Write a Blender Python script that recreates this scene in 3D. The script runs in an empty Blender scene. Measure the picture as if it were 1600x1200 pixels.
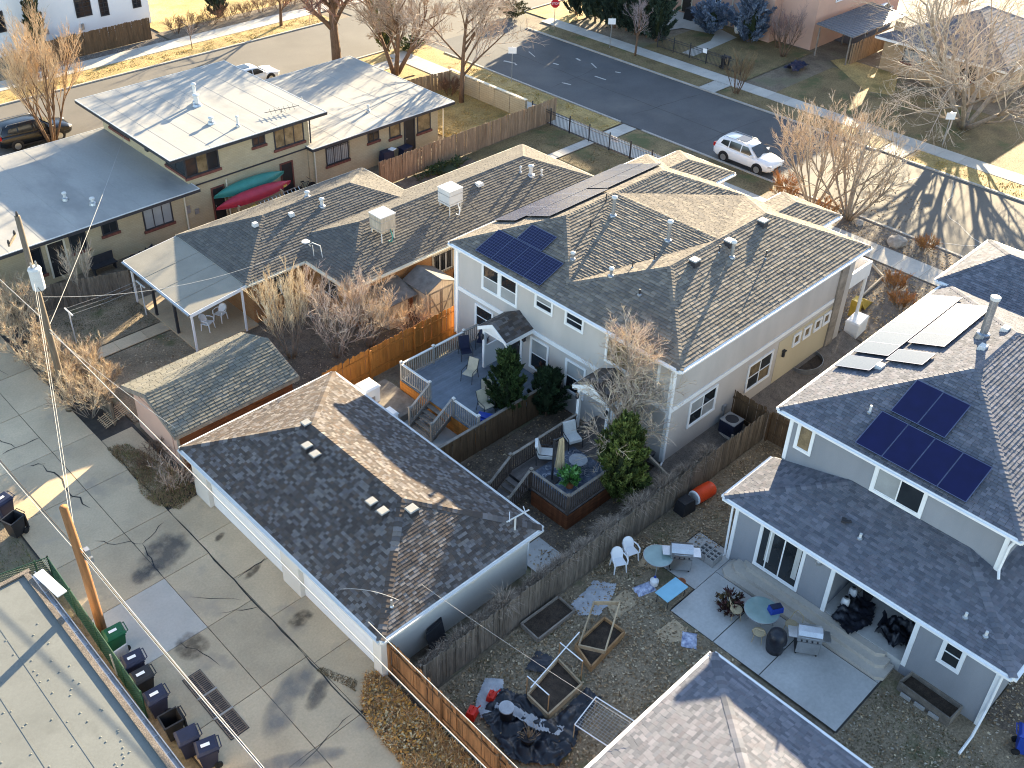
import bpy, bmesh, math, random
from mathutils import Vector, Matrix, Quaternion
from mathutils.noise import noise as pnoise
rad = math.radians
SC = bpy.context.scene
COL = SC.collection

# ---------------------------------------------------------------- camera
CAM_ROWS = [[0.72682562, -0.68661835, 0.01672583], [-0.37567758, -0.41782742, -0.82721618], [0.57497032, 0.59495839, -0.5616348]]
cam_d = bpy.data.cameras.new('camera')
cam = bpy.data.objects.new('camera', cam_d); COL.objects.link(cam)
rr, dd, ff = [Vector(v) for v in CAM_ROWS]
mw = Matrix((rr, -dd, -ff)).transposed().to_4x4(); mw.translation = Vector((0, 0, 30))
cam.matrix_world = mw
cam_d.sensor_width = 36.0
cam_d.lens = 36.0 * 1614.094 / 1600.0
cam_d.shift_x = (800 - 759.530) / 1600.0
cam_d.shift_y = (504.930 - 600) / 1600.0
cam_d.clip_end = 2000
SC.camera = cam

# ---------------------------------------------------------------- light
SUN_AZ, SUN_EL = rad(21.0), rad(13.3)          # azimuth measured from +X towards +Y
world = bpy.data.worlds.new('World'); SC.world = world; world.use_nodes = True
wn = world.node_tree.nodes; wl = world.node_tree.links
bg = wn['Background']
sky = wn.new('ShaderNodeTexSky'); sky.sky_type = 'NISHITA'; sky.sun_disc = False
sky.sun_elevation = SUN_EL; sky.sun_rotation = math.pi/2 - SUN_AZ
sky.altitude = 1600; sky.air_density = 1.0; sky.dust_density = 1.2; sky.ozone_density = 0.5
wl.new(sky.outputs[0], bg.inputs[0]); bg.inputs[1].default_value = 0.09
sun_d = bpy.data.lights.new('sun', 'SUN'); sun = bpy.data.objects.new('sun', sun_d); COL.objects.link(sun)
sun_d.energy = 5.0; sun_d.angle = rad(0.53); sun_d.color = (1.0, 0.82, 0.54)
sdir = Vector((math.cos(SUN_EL)*math.cos(SUN_AZ), math.cos(SUN_EL)*math.sin(SUN_AZ), math.sin(SUN_EL)))
sun.rotation_euler = (-sdir).to_track_quat('-Z', 'Y').to_euler(); sun.location = (60, 25, 40)
vs = SC.view_settings; vs.view_transform = 'Standard'; vs.look = 'None'; vs.gamma = 1.0; vs.use_curve_mapping = False
vs.exposure = 2.7
SC.cycles.max_bounces = 6; SC.cycles.diffuse_bounces = 3; SC.cycles.glossy_bounces = 3
SC.cycles.transparent_max_bounces = 6; SC.cycles.use_denoising = True; SC.cycles.filter_width = 1.1

# ---------------------------------------------------------------- helpers
ORG = {}
def org(o): return ORG.get(o.name, Vector((0, 0, 0)))
def tag(o, label=None, cat=None, group=None, kind=None):
    if label: o['label'] = label
    if cat: o['category'] = cat
    if group: o['group'] = group
    if kind: o['kind'] = kind
    return o
def thing(name, label, cat, loc=(0, 0, 0), group=None, local=False):
    o = bpy.data.objects.new(name, None); COL.objects.link(o)
    o.empty_display_size = .2
    o.location = loc
    ORG[o.name] = Vector((0, 0, 0)) if local else Vector(loc)
    return tag(o, label, cat, group)
def put(name, mesh, parent=None, kind=None):
    o = bpy.data.objects.new(name, mesh); COL.objects.link(o)
    if parent is not None:
        o.parent = parent; o.location = -org(parent)
    ORG[o.name] = Vector((0, 0, 0))
    if kind: o['kind'] = kind
    return o
def dup(root, loc, rz=0, label=None, group=None, sc=None):
    r = root.copy(); COL.objects.link(r); r.location = loc; r.rotation_euler = (0, 0, rz)
    if sc: r.scale = sc
    if label: r['label'] = label
    if group: r['group'] = group
    for ch in list(root.children):
        c = ch.copy(); COL.objects.link(c); c.parent = r
        for g in list(ch.children):
            d = g.copy(); COL.objects.link(d); d.parent = c
    return r
def pieces(name, mesh, parent, xf):
    """one object per piece; xf = list of (loc, rz, scale)"""
    O0 = org(parent)
    for loc, rz, sc in xf:
        o = bpy.data.objects.new(name, mesh); COL.objects.link(o); o.parent = parent
        o.location = Vector(loc) - O0; o.rotation_euler = rz if isinstance(rz, tuple) else (0, 0, rz)
        if sc: o.scale = sc

class MB:
    def __init__(s): s.v = []; s.f = []; s.c = []; s.col = None; s.m = []; s.mi = 0
    def face(s, idx):
        s.f.append(idx); s.c.append(s.col); s.m.append(s.mi)
    def poly(s, pts):
        i = len(s.v); s.v.extend([tuple(p) for p in pts]); s.face(list(range(i, i+len(pts))))
    def hexa(s, p):      # 8 points: bottom ring 0-3 (ccw from above), top ring 4-7
        i = len(s.v); s.v.extend([tuple(q) for q in p])
        for q in ((3, 2, 1, 0), (4, 5, 6, 7), (0, 1, 5, 4), (1, 2, 6, 5), (2, 3, 7, 6), (3, 0, 4, 7)):
            s.face([i+k for k in q])
        return s
    def box(s, x0, x1, y0, y1, z0, z1):
        return s.hexa([(x0, y0, z0), (x1, y0, z0), (x1, y1, z0), (x0, y1, z0), (x0, y0, z1), (x1, y0, z1), (x1, y1, z1), (x0, y1, z1)])
    def rbox(s, c, sx, sy, sz, rz=0, taper=1.0, tilt=None):
        m = Matrix.Rotation(rz, 3, 'Z')
        if tilt is not None: m = m @ tilt
        c = Vector(c); P = []
        for z, k in ((-sz/2, 1), (sz/2, taper)):
            for x, y in ((-1, -1), (1, -1), (1, 1), (-1, 1)):
                P.append(c + m @ Vector((x*sx/2*k, y*sy/2*k, z)))
        return s.hexa(P)
    def beam(s, a, b, w, h, up=(0, 0, 1)):
        a = Vector(a); b = Vector(b); d = (b-a).normalized(); u = Vector(up)
        if abs(d.dot(u)) > .98: u = Vector((1, 0, 0))
        r = d.cross(u).normalized(); u = r.cross(d).normalized()
        r *= w/2; u *= h/2
        return s.hexa([a-r-u, a+r-u, b+r-u, b-r-u, a-r+u, a+r+u, b+r+u, b-r+u])
    def tube(s, pts, rs, n=6, cap=True):
        pts = [Vector(p) for p in pts]
        if not isinstance(rs, (list, tuple)): rs = [rs]*len(pts)
        i0 = len(s.v); N = len(pts)
        d0 = (pts[1]-pts[0]).normalized()
        u = d0.orthogonal().normalized()
        for k, p in enumerate(pts):
            d = (pts[min(k+1, N-1)]-pts[max(k-1, 0)])
            d = d.normalized() if d.length > 1e-9 else d0
            u = (u - d*u.dot(d)); u = u.normalized() if u.length > 1e-6 else d.orthogonal().normalized()
            w = d.cross(u); r = rs[k]
            for j in range(n):
                a = 2*math.pi*j/n; q = p + (u*math.cos(a)+w*math.sin(a))*r
                s.v.append((q.x, q.y, q.z))
        for k in range(N-1):
            for j in range(n):
                j2 = (j+1) % n; a = i0+k*n
                s.face([a+j, a+j2, a+n+j2, a+n+j])
        if cap:
            s.face([i0+j for j in reversed(range(n))]); s.face([i0+(N-1)*n+j for j in range(n)])
        return s
    def lathe(s, c, prof, n=16, ax=None):
        """prof = [(r,z)...] around vertical through c"""
        i0 = len(s.v); c = Vector(c); Q = ax if ax is not None else Matrix.Identity(3)
        for r_, z in prof:
            for j in range(n):
                a = 2*math.pi*j/n; p = c + Q @ Vector((r_*math.cos(a), r_*math.sin(a), z)); s.v.append(tuple(p))
        for k in range(len(prof)-1):
            for j in range(n):
                j2 = (j+1) % n; a = i0+k*n; s.face([a+j, a+j2, a+n+j2, a+n+j])
        s.face([i0+j for j in reversed(range(n))]); s.face([i0+(len(prof)-1)*n+j for j in range(n)])
        return s
    def prism(s, poly, z0, z1):
        n = len(poly); i = len(s.v)
        A = sum(poly[k][0]*poly[(k+1) % n][1]-poly[(k+1) % n][0]*poly[k][1] for k in range(n))
        if A < 0: poly = list(reversed(poly))
        s.v += [(p[0], p[1], z0) for p in poly]+[(p[0], p[1], z1) for p in poly]
        s.face([i+k for k in reversed(range(n))]); s.face([i+n+k for k in range(n)])
        for k in range(n):
            k2 = (k+1) % n; s.face([i+k, i+k2, i+n+k2, i+n+k])
        return s
    def ribbon(s, pts, w, z):          # flat strip along a ground polyline
        P = [Vector((p[0], p[1], 0)) for p in pts]; L = []; Rr = []
        for k, p in enumerate(P):
            d = (P[min(k+1, len(P)-1)]-P[max(k-1, 0)]).normalized(); nrm = Vector((-d.y, d.x, 0))
            ww = w*(random.uniform(.45, 1.3) if 0 < k < len(P)-1 else .2)/2
            L.append(p+nrm*ww); Rr.append(p-nrm*ww)
        for k in range(len(P)-1):
            s.poly([(q.x, q.y, z) for q in (Rr[k], Rr[k+1], L[k+1], L[k])])
    def mesh(s, name, mat, smooth=False):
        me = bpy.data.meshes.new(name); me.from_pydata(s.v, [], s.f)
        for m_ in (mat if isinstance(mat, (list, tuple)) else [mat]): me.materials.append(m_)
        if isinstance(mat, (list, tuple)): me.polygons.foreach_set('material_index', s.m)
        if any(c is not None for c in s.c):
            at = me.color_attributes.new('Col', 'FLOAT_COLOR', 'CORNER'); buf = []
            for f_, c in zip(s.f, s.c):
                c = c or (1, 1, 1); buf.extend((c[0], c[1], c[2], 1.0)*len(f_))
            at.data.foreach_set('color', buf)
        if smooth: me.polygons.foreach_set('use_smooth', [True]*len(me.polygons))
        me.update(); return me
    def build(s, name, mat, parent=None, smooth=False, kind=None):
        return put(name, s.mesh(name, mat, smooth), parent, kind)

def one(name, mat, label, cat, mb, group=None, kind=None, smooth=False):
    o = mb.build(name, mat, None, smooth); return tag(o, label, cat, group, kind)
def clip(poly, a, b, c):                # keep a*x+b*y+c >= 0, poly of 2-tuples
    out = []; n = len(poly)
    for k in range(n):
        p = poly[k]; q = poly[(k+1) % n]; fp = a*p[0]+b*p[1]+c; fq = a*q[0]+b*q[1]+c
        if fp >= 0: out.append(p)
        if (fp > 0 > fq) or (fp < 0 < fq):
            t = fp/(fp-fq); out.append((p[0]+(q[0]-p[0])*t, p[1]+(q[1]-p[1])*t))
    return out
def area2(p):
    return abs(sum(p[k][0]*p[(k+1) % len(p)][1]-p[(k+1) % len(p)][0]*p[k][1] for k in range(len(p))))/2 if len(p) > 2 else 0
# ---------------------------------------------------------------- materials
MATS = {}
def M(name, col, rough=.85, var=.18, scale=3.0, col2=None, fine=40.0, fvar=.12, bump=.15, bscale=80.0, attr=False, rnd=0.0,
      metal=0.0, spec=.3, blotch=None, stretch=None, bdist=.01, trans=0.0):
    m = bpy.data.materials.new(name); m.use_nodes = True; nt = m.node_tree; N = nt.nodes; L = nt.links
    B = N['Principled BSDF']; B.inputs['Roughness'].default_value = rough; B.inputs['Metallic'].default_value = metal
    B.inputs['Specular IOR Level'].default_value = spec
    geo = N.new('ShaderNodeNewGeometry'); vec = geo.outputs['Position']
    if stretch:
        mp = N.new('ShaderNodeMapping'); mp.inputs['Scale'].default_value = stretch; L.new(vec, mp.inputs[0]); vec = mp.outputs[0]
    def noise(s, d=5, r=.55):
        n = N.new('ShaderNodeTexNoise'); n.inputs['Scale'].default_value = s; n.inputs['Detail'].default_value = d
        n.inputs['Roughness'].default_value = r; L.new(vec, n.inputs['Vector']); return n.outputs[0]
    def ramp(src, a, b, p0=.3, p1=.7):
        r = N.new('ShaderNodeValToRGB'); r.color_ramp.elements[0].position = p0; r.color_ramp.elements[1].position = p1
        r.color_ramp.elements[0].color = (*a, 1); r.color_ramp.elements[1].color = (*b, 1); L.new(src, r.inputs[0]); return r.outputs[0]
    def mul(a, b, f=1.0, mode='MULTIPLY'):
        x = N.new('ShaderNodeMix'); x.data_type = 'RGBA'; x.blend_type = mode; x.inputs[0].default_value = f
        L.new(a, x.inputs[6])
        if isinstance(b, tuple): x.inputs[7].default_value = (*b, 1)
        else: L.new(b, x.inputs[7])
        return x.outputs[2]
    lo = tuple(c*(1-var) for c in col); hi = col2 if col2 else tuple(min(1, c*(1+var)) for c in col)
    c = ramp(noise(scale), lo, hi)
    if fvar: c = mul(c, ramp(noise(fine, 3, .7), (1-fvar,)*3, (1+fvar,)*3))
    if blotch:              # (scale, colour, threshold, softness)
        bs, bc, th, so = blotch
        x = N.new('ShaderNodeMix'); x.data_type = 'RGBA'; x.inputs[7].default_value = (*bc, 1)
        r = N.new('ShaderNodeMapRange'); r.inputs[1].default_value = th; r.inputs[2].default_value = th+so; L.new(noise(bs, 6, .6), r.inputs[0])
        L.new(r.outputs[0], x.inputs[0]); L.new(c, x.inputs[6]); c = x.outputs[2]
    if attr:
        a = N.new('ShaderNodeAttribute'); a.attribute_name = 'Col'; c = mul(c, a.outputs['Color'])
    if rnd:
        oi = N.new('ShaderNodeObjectInfo'); c = mul(c, ramp(oi.outputs['Random'], (1-rnd,)*3, (1+rnd,)*3, 0, 1))
    L.new(c, B.inputs['Base Color'])
    if bump:
        b = N.new('ShaderNodeBump'); b.inputs['Strength'].default_value = bump; b.inputs['Distance'].default_value = bdist
        L.new(noise(bscale, 4, .6), b.inputs['Height']); L.new(b.outputs[0], B.inputs['Normal'])
    if trans:
        B.inputs['Transmission Weight'].default_value = trans
    MATS[name] = m; return m
def plain(name, col, rough=.5, metal=0, spec=.4, var=.08): return M(name, col, rough, var, 2.0, fvar=.05, bump=0, metal=metal, spec=spec)

M('dirt', (.18, .14, .10), var=.35, scale=.7, fine=9, fvar=.35, bump=.6, bscale=14, bdist=.05, blotch=(.35, (.12, .12, .065), .5, .2))
M('mulch', (.14, .108, .08), var=.35, scale=2, fine=16, fvar=.45, bump=.7, bscale=25, bdist=.04)
M('gravel', (.15, .125, .105), var=.25, scale=3, fine=30, fvar=.55, bump=.8, bscale=40, bdist=.03)
M('bare_lawn', (.235, .182, .12), var=.3, scale=.8, fine=12, fvar=.45, bump=.6, bscale=18, bdist=.05, blotch=(.6, (.12, .12, .058), .55, .12))
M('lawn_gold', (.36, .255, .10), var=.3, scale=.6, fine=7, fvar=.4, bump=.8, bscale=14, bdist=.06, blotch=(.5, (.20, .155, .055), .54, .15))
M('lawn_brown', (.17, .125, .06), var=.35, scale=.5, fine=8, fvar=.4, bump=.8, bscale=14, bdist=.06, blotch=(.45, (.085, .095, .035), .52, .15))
M('alley_concrete', (.52, .40, .262), var=.16, scale=.45, fine=12, fvar=.1, bump=.25, bscale=30, rnd=.13, blotch=(.55, (.39, .31, .225), .56, .14))
M('pale_concrete', (.48, .43, .37), var=.1, scale=.6, fine=10, fvar=.06, bump=.15, bscale=30, rnd=.06)
M('patio_concrete', (.44, .43, .41), var=.12, scale=.7, fine=8, fvar=.08, bump=.15, bscale=30, rnd=.07, blotch=(.8, (.35, .34, .32), .6, .15))
M('sidewalk_concrete', (.42, .395, .355), var=.12, scale=.7, fine=12, fvar=.08, bump=.2, bscale=30, rnd=.09)
M('kerb_concrete', (.36, .335, .30), var=.15, scale=1.2, fine=14, fvar=.12)
M('joint', (.05, .045, .04), var=.3)
M('crack_dark', (.045, .04, .034), var=.4, scale=6)
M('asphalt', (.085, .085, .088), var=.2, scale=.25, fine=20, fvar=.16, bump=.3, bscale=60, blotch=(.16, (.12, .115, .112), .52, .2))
M('asphalt_pale_lit', (.14, .127, .11), var=.12, scale=.25, fine=18, fvar=.1, bump=.3, bscale=60, blotch=(.2, (.115, .104, .09), .54, .2))  # paler, warmer asphalt; puts the sunlight on the road into its colour
M('road_patch', (.42, .40, .37), var=.2, scale=4)
M('stucco_light', (.46, .425, .395), var=.09, scale=.9, stretch=(1, 1, .3), fine=60, fvar=.05, bump=.25, bscale=110)
M('stucco_cream', (.50, .43, .30), var=.05, scale=.6, fine=60, fvar=.05, bump=.25, bscale=110)
M('stucco_blue', (.235, .245, .268), var=.1, scale=.9, stretch=(1, 1, .3), fine=60, fvar=.06, bump=.3, bscale=110)
M('stucco_white', (.78, .78, .78), var=.03, scale=.6, fine=50, fvar=.03, bump=.1)
M('stucco_pink', (.52, .33, .25), var=.07, scale=.5, fine=40, fvar=.05, bump=.25)
M('garage_white', (.60, .565, .51), var=.05, scale=.5, fine=30, fvar=.04, bump=.1)
M('trim_white', (.76, .76, .76), rough=.5, var=.04, fvar=.03, bump=.03, spec=.4)
M('trim_cream', (.62, .56, .44), rough=.6, var=.05)
M('metal_grey', (.38, .39, .40), rough=.42, metal=.7, var=.12, bump=.05)
M('metal_white', (.55, .55, .54), rough=.5, var=.06, bump=.03)
M('metal_hood', (.27, .265, .25), rough=.55, var=.1, bump=.03)
M('metal_dark', (.035, .035, .04), rough=.5, var=.2, bump=.05)
M('steel', (.55, .55, .55), rough=.3, metal=.9, var=.08, bump=.03)
M('galvanised', (.36, .38, .41), rough=.38, metal=.85, var=.15, scale=8)
M('membrane', (.315, .305, .285), rough=.75, var=.07, scale=.5, fine=10, fvar=.05, bump=.1, blotch=(.45, (.24, .235, .225), .5, .18), stretch=(1, .45, 1))
M('membrane_green', (.165, .17, .158), rough=.8, var=.1, scale=.6, fine=14, fvar=.07, bump=.15, blotch=(.9, (.135, .14, .13), .56, .15))
M('roll_roofing', (.26, .24, .20), rough=.9, var=.1, scale=1.0, fine=25, fvar=.1)
M('roof_deck', (.035, .034, .033), var=.3)
M('shingle', (1.0, 1.0, 1.0), rough=.93, var=.12, scale=1.1, fine=90, fvar=.22, bump=.5, bscale=260, attr=True, spec=.15, bdist=.004)
M('glass', (.018, .022, .026), rough=.06, var=.3, scale=.8, fvar=0, bump=0, spec=.6)
M('glass_blind', (.30, .31, .31), rough=.12, var=.15, scale=1.2, fvar=.05, bump=0, spec=.6)
M('glass_warm', (.17, .125, .07), rough=.12, var=.5, scale=2.2, fvar=.2, bump=0, spec=.6)
M('curtain', (.42, .42, .40), rough=.9, var=.2, scale=6, stretch=(8, 8, .3))
M('door_dark', (.022, .021, .022), rough=.5, var=.2)
M('brick_red', (.15, .055, .04), var=.25, scale=5)
M('solar_cell', (.004, .006, .04), rough=.3, var=.25, scale=6, fvar=0, bump=0, spec=.22)
M('solar_black', (.005, .007, .05), rough=.3, var=.15, scale=2, fvar=0, bump=0, spec=.25)
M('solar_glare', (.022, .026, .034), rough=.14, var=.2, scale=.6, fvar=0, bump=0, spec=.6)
M('solar_line', (.11, .13, .22), rough=.35, var=.05, metal=.3)
M('solar_frame', (.03, .03, .035), rough=.4, metal=.5, var=.1)
M('fence_orange', (.40, .155, .032), rough=.8, var=.2, scale=2.5, fine=30, fvar=.15, rnd=.16, stretch=(4, 4, .5), bump=.2)
M('fence_rust', (.235, .11, .045), rough=.88, var=.35, scale=2, fine=30, fvar=.25, rnd=.25, stretch=(4, 4, .5), bump=.3)
M('fence_grey', (.155, .128, .10), rough=.92, var=.35, scale=3, fine=40, fvar=.25, rnd=.28, stretch=(6, 6, .6), bump=.4)
M('fence_brown', (.115, .07, .038), rough=.88, var=.25, scale=3, fine=30, fvar=.18, rnd=.18, stretch=(4, 4, .5), bump=.2)
M('fence_tan', (.24, .175, .115), rough=.9, var=.25, scale=3, fine=30, fvar=.2, rnd=.2, stretch=(4, 4, .5), bump=.3)
M('wood_red', (.16, .055, .022), rough=.85, var=.35, scale=2, fine=25, fvar=.2, rnd=.2, stretch=(.6, .6, 5), bump=.3)
M('wood_lumber', (.36, .21, .10), rough=.85, var=.2, scale=4, fine=30, fvar=.15, rnd=.12)
M('wood_pale', (.40, .30, .19), rough=.85, var=.2, scale=4, fine=30, fvar=.15, rnd=.15)
M('wood_weathered', (.215, .185, .155), rough=.9, var=.3, scale=3, fine=30, fvar=.2, rnd=.18, bump=.3)
M('wood_shed', (.47, .40, .31), rough=.9, var=.22, scale=3, fine=30, fvar=.18, rnd=.12, stretch=(4, 4, .5), bump=.3)
M('pole_grey', (.15, .12, .09), rough=.9, var=.25, scale=4, fine=40, fvar=.2, stretch=(5, 5, .4), bump=.4)
M('pole_orange', (.255, .115, .045), rough=.85, var=.25, scale=3, fine=40, fvar=.18, stretch=(5, 5, .4), bump=.3)
M('deck_grey', (.155, .185, .225), rough=.75, var=.12, scale=3, fine=40, fvar=.1, rnd=.1, bump=.1)
M('deck_rail', (.31, .285, .255), rough=.8, var=.15, scale=4, fine=30, fvar=.1, rnd=.08)
M('deck_rail_white', (.66, .64, .60), rough=.7, var=.08, rnd=.05)
M('deck_brown', (.135, .115, .105), rough=.8, var=.18, scale=4, fine=30, fvar=.12, rnd=.14)
M('deck_dark', (.075, .055, .045), rough=.8, var=.2, scale=4, rnd=.14)
M('rug_blue', (.055, .07, .11), rough=.95, var=.3, scale=3, col2=(.17, .20, .26), fine=14, fvar=.3)
M('plastic_white', (.80, .80, .80), rough=.42, var=.02, fvar=.02, bump=0)
M('plastic_black', (.02, .02, .023), rough=.45, var=.25, bump=.05)
M('plastic_navy', (.018, .022, .05), rough=.42, var=.2, bump=.04)
M('link_green', (.012, .05, .032), rough=.6, var=.2)
M('plastic_green', (.008, .09, .04), rough=.42, var=.12, bump=.04)
M('plastic_blue', (.02, .055, .33), rough=.4, var=.15, bump=.04)
M('plastic_red', (.62, .03, .015), rough=.4, var=.1, bump=.03)
M('barrel_red', (.70, .06, .012), rough=.5, var=.12, bump=.05)
M('canoe_red', (.40, .035, .06), rough=.35, var=.12, bump=.03)
M('canoe_green', (.045, .215, .18), rough=.35, var=.12, bump=.03)
M('plastic_yellow', (.5, .34, .06), rough=.45, var=.1)
M('tarp_black', (.012, .014, .022), rough=.38, var=.3, bump=.3, bscale=9, bdist=.06, spec=.5)
M('tarp_silver', (.36, .37, .39), rough=.5, var=.2, bump=.3, bscale=9, bdist=.05)
M('plastic_bag', (.20, .25, .52), rough=.35, var=.5, scale=7, col2=(.62, .66, .78), fvar=.1)
M('cushion', (.66, .65, .62), rough=.9, var=.05)
M('sling', (.50, .44, .33), rough=.85, var=.08)
M('umbrella_cloth', (.46, .36, .22), rough=.9, var=.18, scale=8, stretch=(5, 5, .5))
M('table_glass', (.24, .33, .31), rough=.08, var=.1, bump=0, spec=.6, fvar=0)
M('table_blue', (.22, .47, .60), rough=.3, var=.05, bump=0, fvar=.02)
M('terracotta', (.33, .12, .05), rough=.8, var=.15)
M('cinder', (.33, .32, .31), rough=.9, var=.1, fine=50, fvar=.15)
M('bark_brown', (.15, .092, .058), rough=.95, var=.35, scale=6, fine=30, fvar=.3, stretch=(4, 4, .6), bump=.8, bscale=25, bdist=.05)
M('bark_tan', (.30, .205, .115), rough=.95, var=.3, scale=5, fine=26, fvar=.25, stretch=(5, 5, .4), bump=.9, bscale=16, bdist=.1)
M('bark_grey', (.27, .225, .18), rough=.92, var=.25, scale=4, fine=30, fvar=.2, bump=.3)
M('twig_tan', (.40, .27, .16), rough=.9, var=.3, scale=1.5, attr=True, bump=0)
M('leafage', (1, 1, 1), rough=.7, var=.15, scale=2, attr=True, bump=0, spec=.25)
M('litter', (1, 1, 1), rough=.9, var=.1, scale=2, attr=True, bump=0)
M('soil', (.05, .036, .026), var=.4, scale=4, fine=25, fvar=.4, bump=.6, bscale=30, bdist=.03)
M('rock', (.32, .29, .26), var=.3, scale=3, bump=.5, bscale=10, bdist=.05)
M('car_white', (.74, .75, .76), rough=.22, var=.01, fvar=0, bump=0, spec=.6)
M('car_black', (.008, .009, .012), rough=.18, var=.1, fvar=0, bump=0, spec=.6)
M('rubber', (.014, .014, .015), rough=.85, var=.2)
M('alloy', (.42, .43, .45), rough=.3, metal=.8, var=.05, bump=0)
M('lamp_red', (.40, .01, .01), rough=.2, var=.1, bump=0)
M('lamp_clear', (.60, .62, .65), rough=.1, var=.1, bump=0, metal=.3)
M('sign_red', (.5, .015, .02), rough=.4, var=.05, bump=0)
M('wire_pale', (.36, .35, .34), rough=.6, var=.05, bump=0)
M('wire_dark', (.045, .042, .04), rough=.6, var=.1, bump=0)
M('carport_metal', (.16, .17, .19), rough=.5, var=.1, metal=.4, bump=0)
M('tin_roof', (.16, .17, .185), rough=.6, var=.2, scale=2)
M('membrane_shed', (.13, .125, .12), rough=.9, var=.25, scale=3)

def brick_mat(name, c1, c2, mortar, scale=1.0):
    m = bpy.data.materials.new(name); m.use_nodes = True; nt = m.node_tree; N = nt.nodes; L = nt.links; B = N['Principled BSDF']
    B.inputs['Roughness'].default_value = .9; B.inputs['Specular IOR Level'].default_value = .2
    geo = N.new('ShaderNodeNewGeometry'); sp = N.new('ShaderNodeSeparateXYZ'); L.new(geo.outputs['Position'], sp.inputs[0])
    ad = N.new('ShaderNodeMath'); ad.operation = 'ADD'; L.new(sp.outputs[0], ad.inputs[0]); L.new(sp.outputs[1], ad.inputs[1])
    cb = N.new('ShaderNodeCombineXYZ'); L.new(ad.outputs[0], cb.inputs[0]); L.new(sp.outputs[2], cb.inputs[1])
    bt = N.new('ShaderNodeTexBrick'); L.new(cb.outputs[0], bt.inputs['Vector']); bt.inputs['Scale'].default_value = scale
    bt.inputs['Color1'].default_value = (*c1, 1); bt.inputs['Color2'].default_value = (*c2, 1); bt.inputs['Mortar'].default_value = (*mortar, 1)
    bt.inputs['Mortar Size'].default_value = .008; bt.inputs['Brick Width'].default_value = .3; bt.inputs['Row Height'].default_value = .1
    nz = N.new('ShaderNodeTexNoise'); nz.inputs['Scale'].default_value = .8; nz.inputs['Detail'].default_value = 6; L.new(geo.outputs['Position'], nz.inputs['Vector'])
    rp = N.new('ShaderNodeValToRGB'); rp.color_ramp.elements[0].color = (.78, .78, .78, 1); rp.color_ramp.elements[1].color = (1.12, 1.12, 1.12, 1); L.new(nz.outputs[0], rp.inputs[0])
    mx = N.new('ShaderNodeMix'); mx.data_type = 'RGBA'; mx.blend_type = 'MULTIPLY'; mx.inputs[0].default_value = 1
    L.new(bt.outputs['Color'], mx.inputs[6]); L.new(rp.outputs[0], mx.inputs[7]); L.new(mx.outputs[2], B.inputs['Base Color'])
    bp = N.new('ShaderNodeBump'); bp.inputs['Strength'].default_value = .4; bp.inputs['Distance'].default_value = .008; bp.invert = True
    L.new(bt.outputs['Fac'], bp.inputs['Height']); L.new(bp.outputs[0], B.inputs['Normal']); MATS[name] = m; return m
brick_mat('brick_cream', (.43, .35, .22), (.47, .385, .25), (.38, .31, .20))
brick_mat('brick_tan', (.37, .245, .14), (.42, .29, .17), (.40, .32, .22))
brick_mat('brick_orange', (.36, .185, .08), (.31, .15, .06), (.33, .22, .13))
brick_mat('brick_block', (.45, .37, .24), (.48, .40, .27), (.35, .28, .18), scale=.6)

def stain_mat(name, col, sc=2.0):
    m = bpy.data.materials.new(name); m.use_nodes = True; nt = m.node_tree; N = nt.nodes; L = nt.links; B = N['Principled BSDF']
    B.inputs['Base Color'].default_value = (*col, 1); B.inputs['Roughness'].default_value = .8
    geo = N.new('ShaderNodeNewGeometry'); nz = N.new('ShaderNodeTexNoise'); nz.inputs['Scale'].default_value = sc; nz.inputs['Detail'].default_value = 7
    L.new(geo.outputs['Position'], nz.inputs['Vector'])
    at = N.new('ShaderNodeAttribute'); at.attribute_name = 'Col'
    ml = N.new('ShaderNodeMath'); ml.operation = 'MULTIPLY'; L.new(at.outputs['Fac'], ml.inputs[0]); L.new(nz.outputs[0], ml.inputs[1])
    mr = N.new('ShaderNodeMapRange'); mr.inputs[1].default_value = .18; mr.inputs[2].default_value = .5; mr.inputs[4].default_value = .55; L.new(ml.outputs[0], mr.inputs[0])
    L.new(mr.outputs[0], B.inputs['Alpha']); MATS[name] = m
stain_mat('stain_dark', (.055, .06, .07)); stain_mat('stain_brown', (.07, .05, .035), 3.5); stain_mat('stain_grey', (.22, .21, .20), 1.2)
mt = MATS
# ---------------------------------------------------------------- ground and pavings
def sheet(name, rects, z, mat, kind='structure', parent=None):
    b = MB()
    for r in rects:
        if len(r) == 4 and not isinstance(r[0], tuple): x0, x1, y0, y1 = r; p = [(x0, y0), (x1, y0), (x1, y1), (x0, y1)]
        else: p = r
        b.poly([(q[0], q[1], z) for q in p])
    return b.build(name, mt[mat], parent, kind=kind)
def slabs(parent, name, mat, xs, ys, z, gap=.02, th=.05, jz=.004, skip=None, rnd=None):
    """separate slabs between grid lines xs / ys"""
    rnd = rnd or random.Random(5)
    for i in range(len(xs)-1):
        for j in range(len(ys)-1):
            if skip and skip(.5*(xs[i]+xs[i+1]), .5*(ys[j]+ys[j+1])): continue
            g = gap/2; zz = z+rnd.uniform(-jz, jz)
            b = MB(); b.box(xs[i]+g, xs[i+1]-g, ys[j]+g, ys[j+1]-g, z-th, zz); b.build(name, mt[mat], parent)
def arange(a, b, s, rnd=None, jit=0):
    out = [a]; v = a
    while v < b-s*.6:
        v += s+(rnd.uniform(-jit, jit) if rnd else 0); out.append(v)
    out[-1] = b; return out
random.seed(3)
sheet('ground', [(-300, 400, -300, 400)], -.06, 'dirt')
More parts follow.
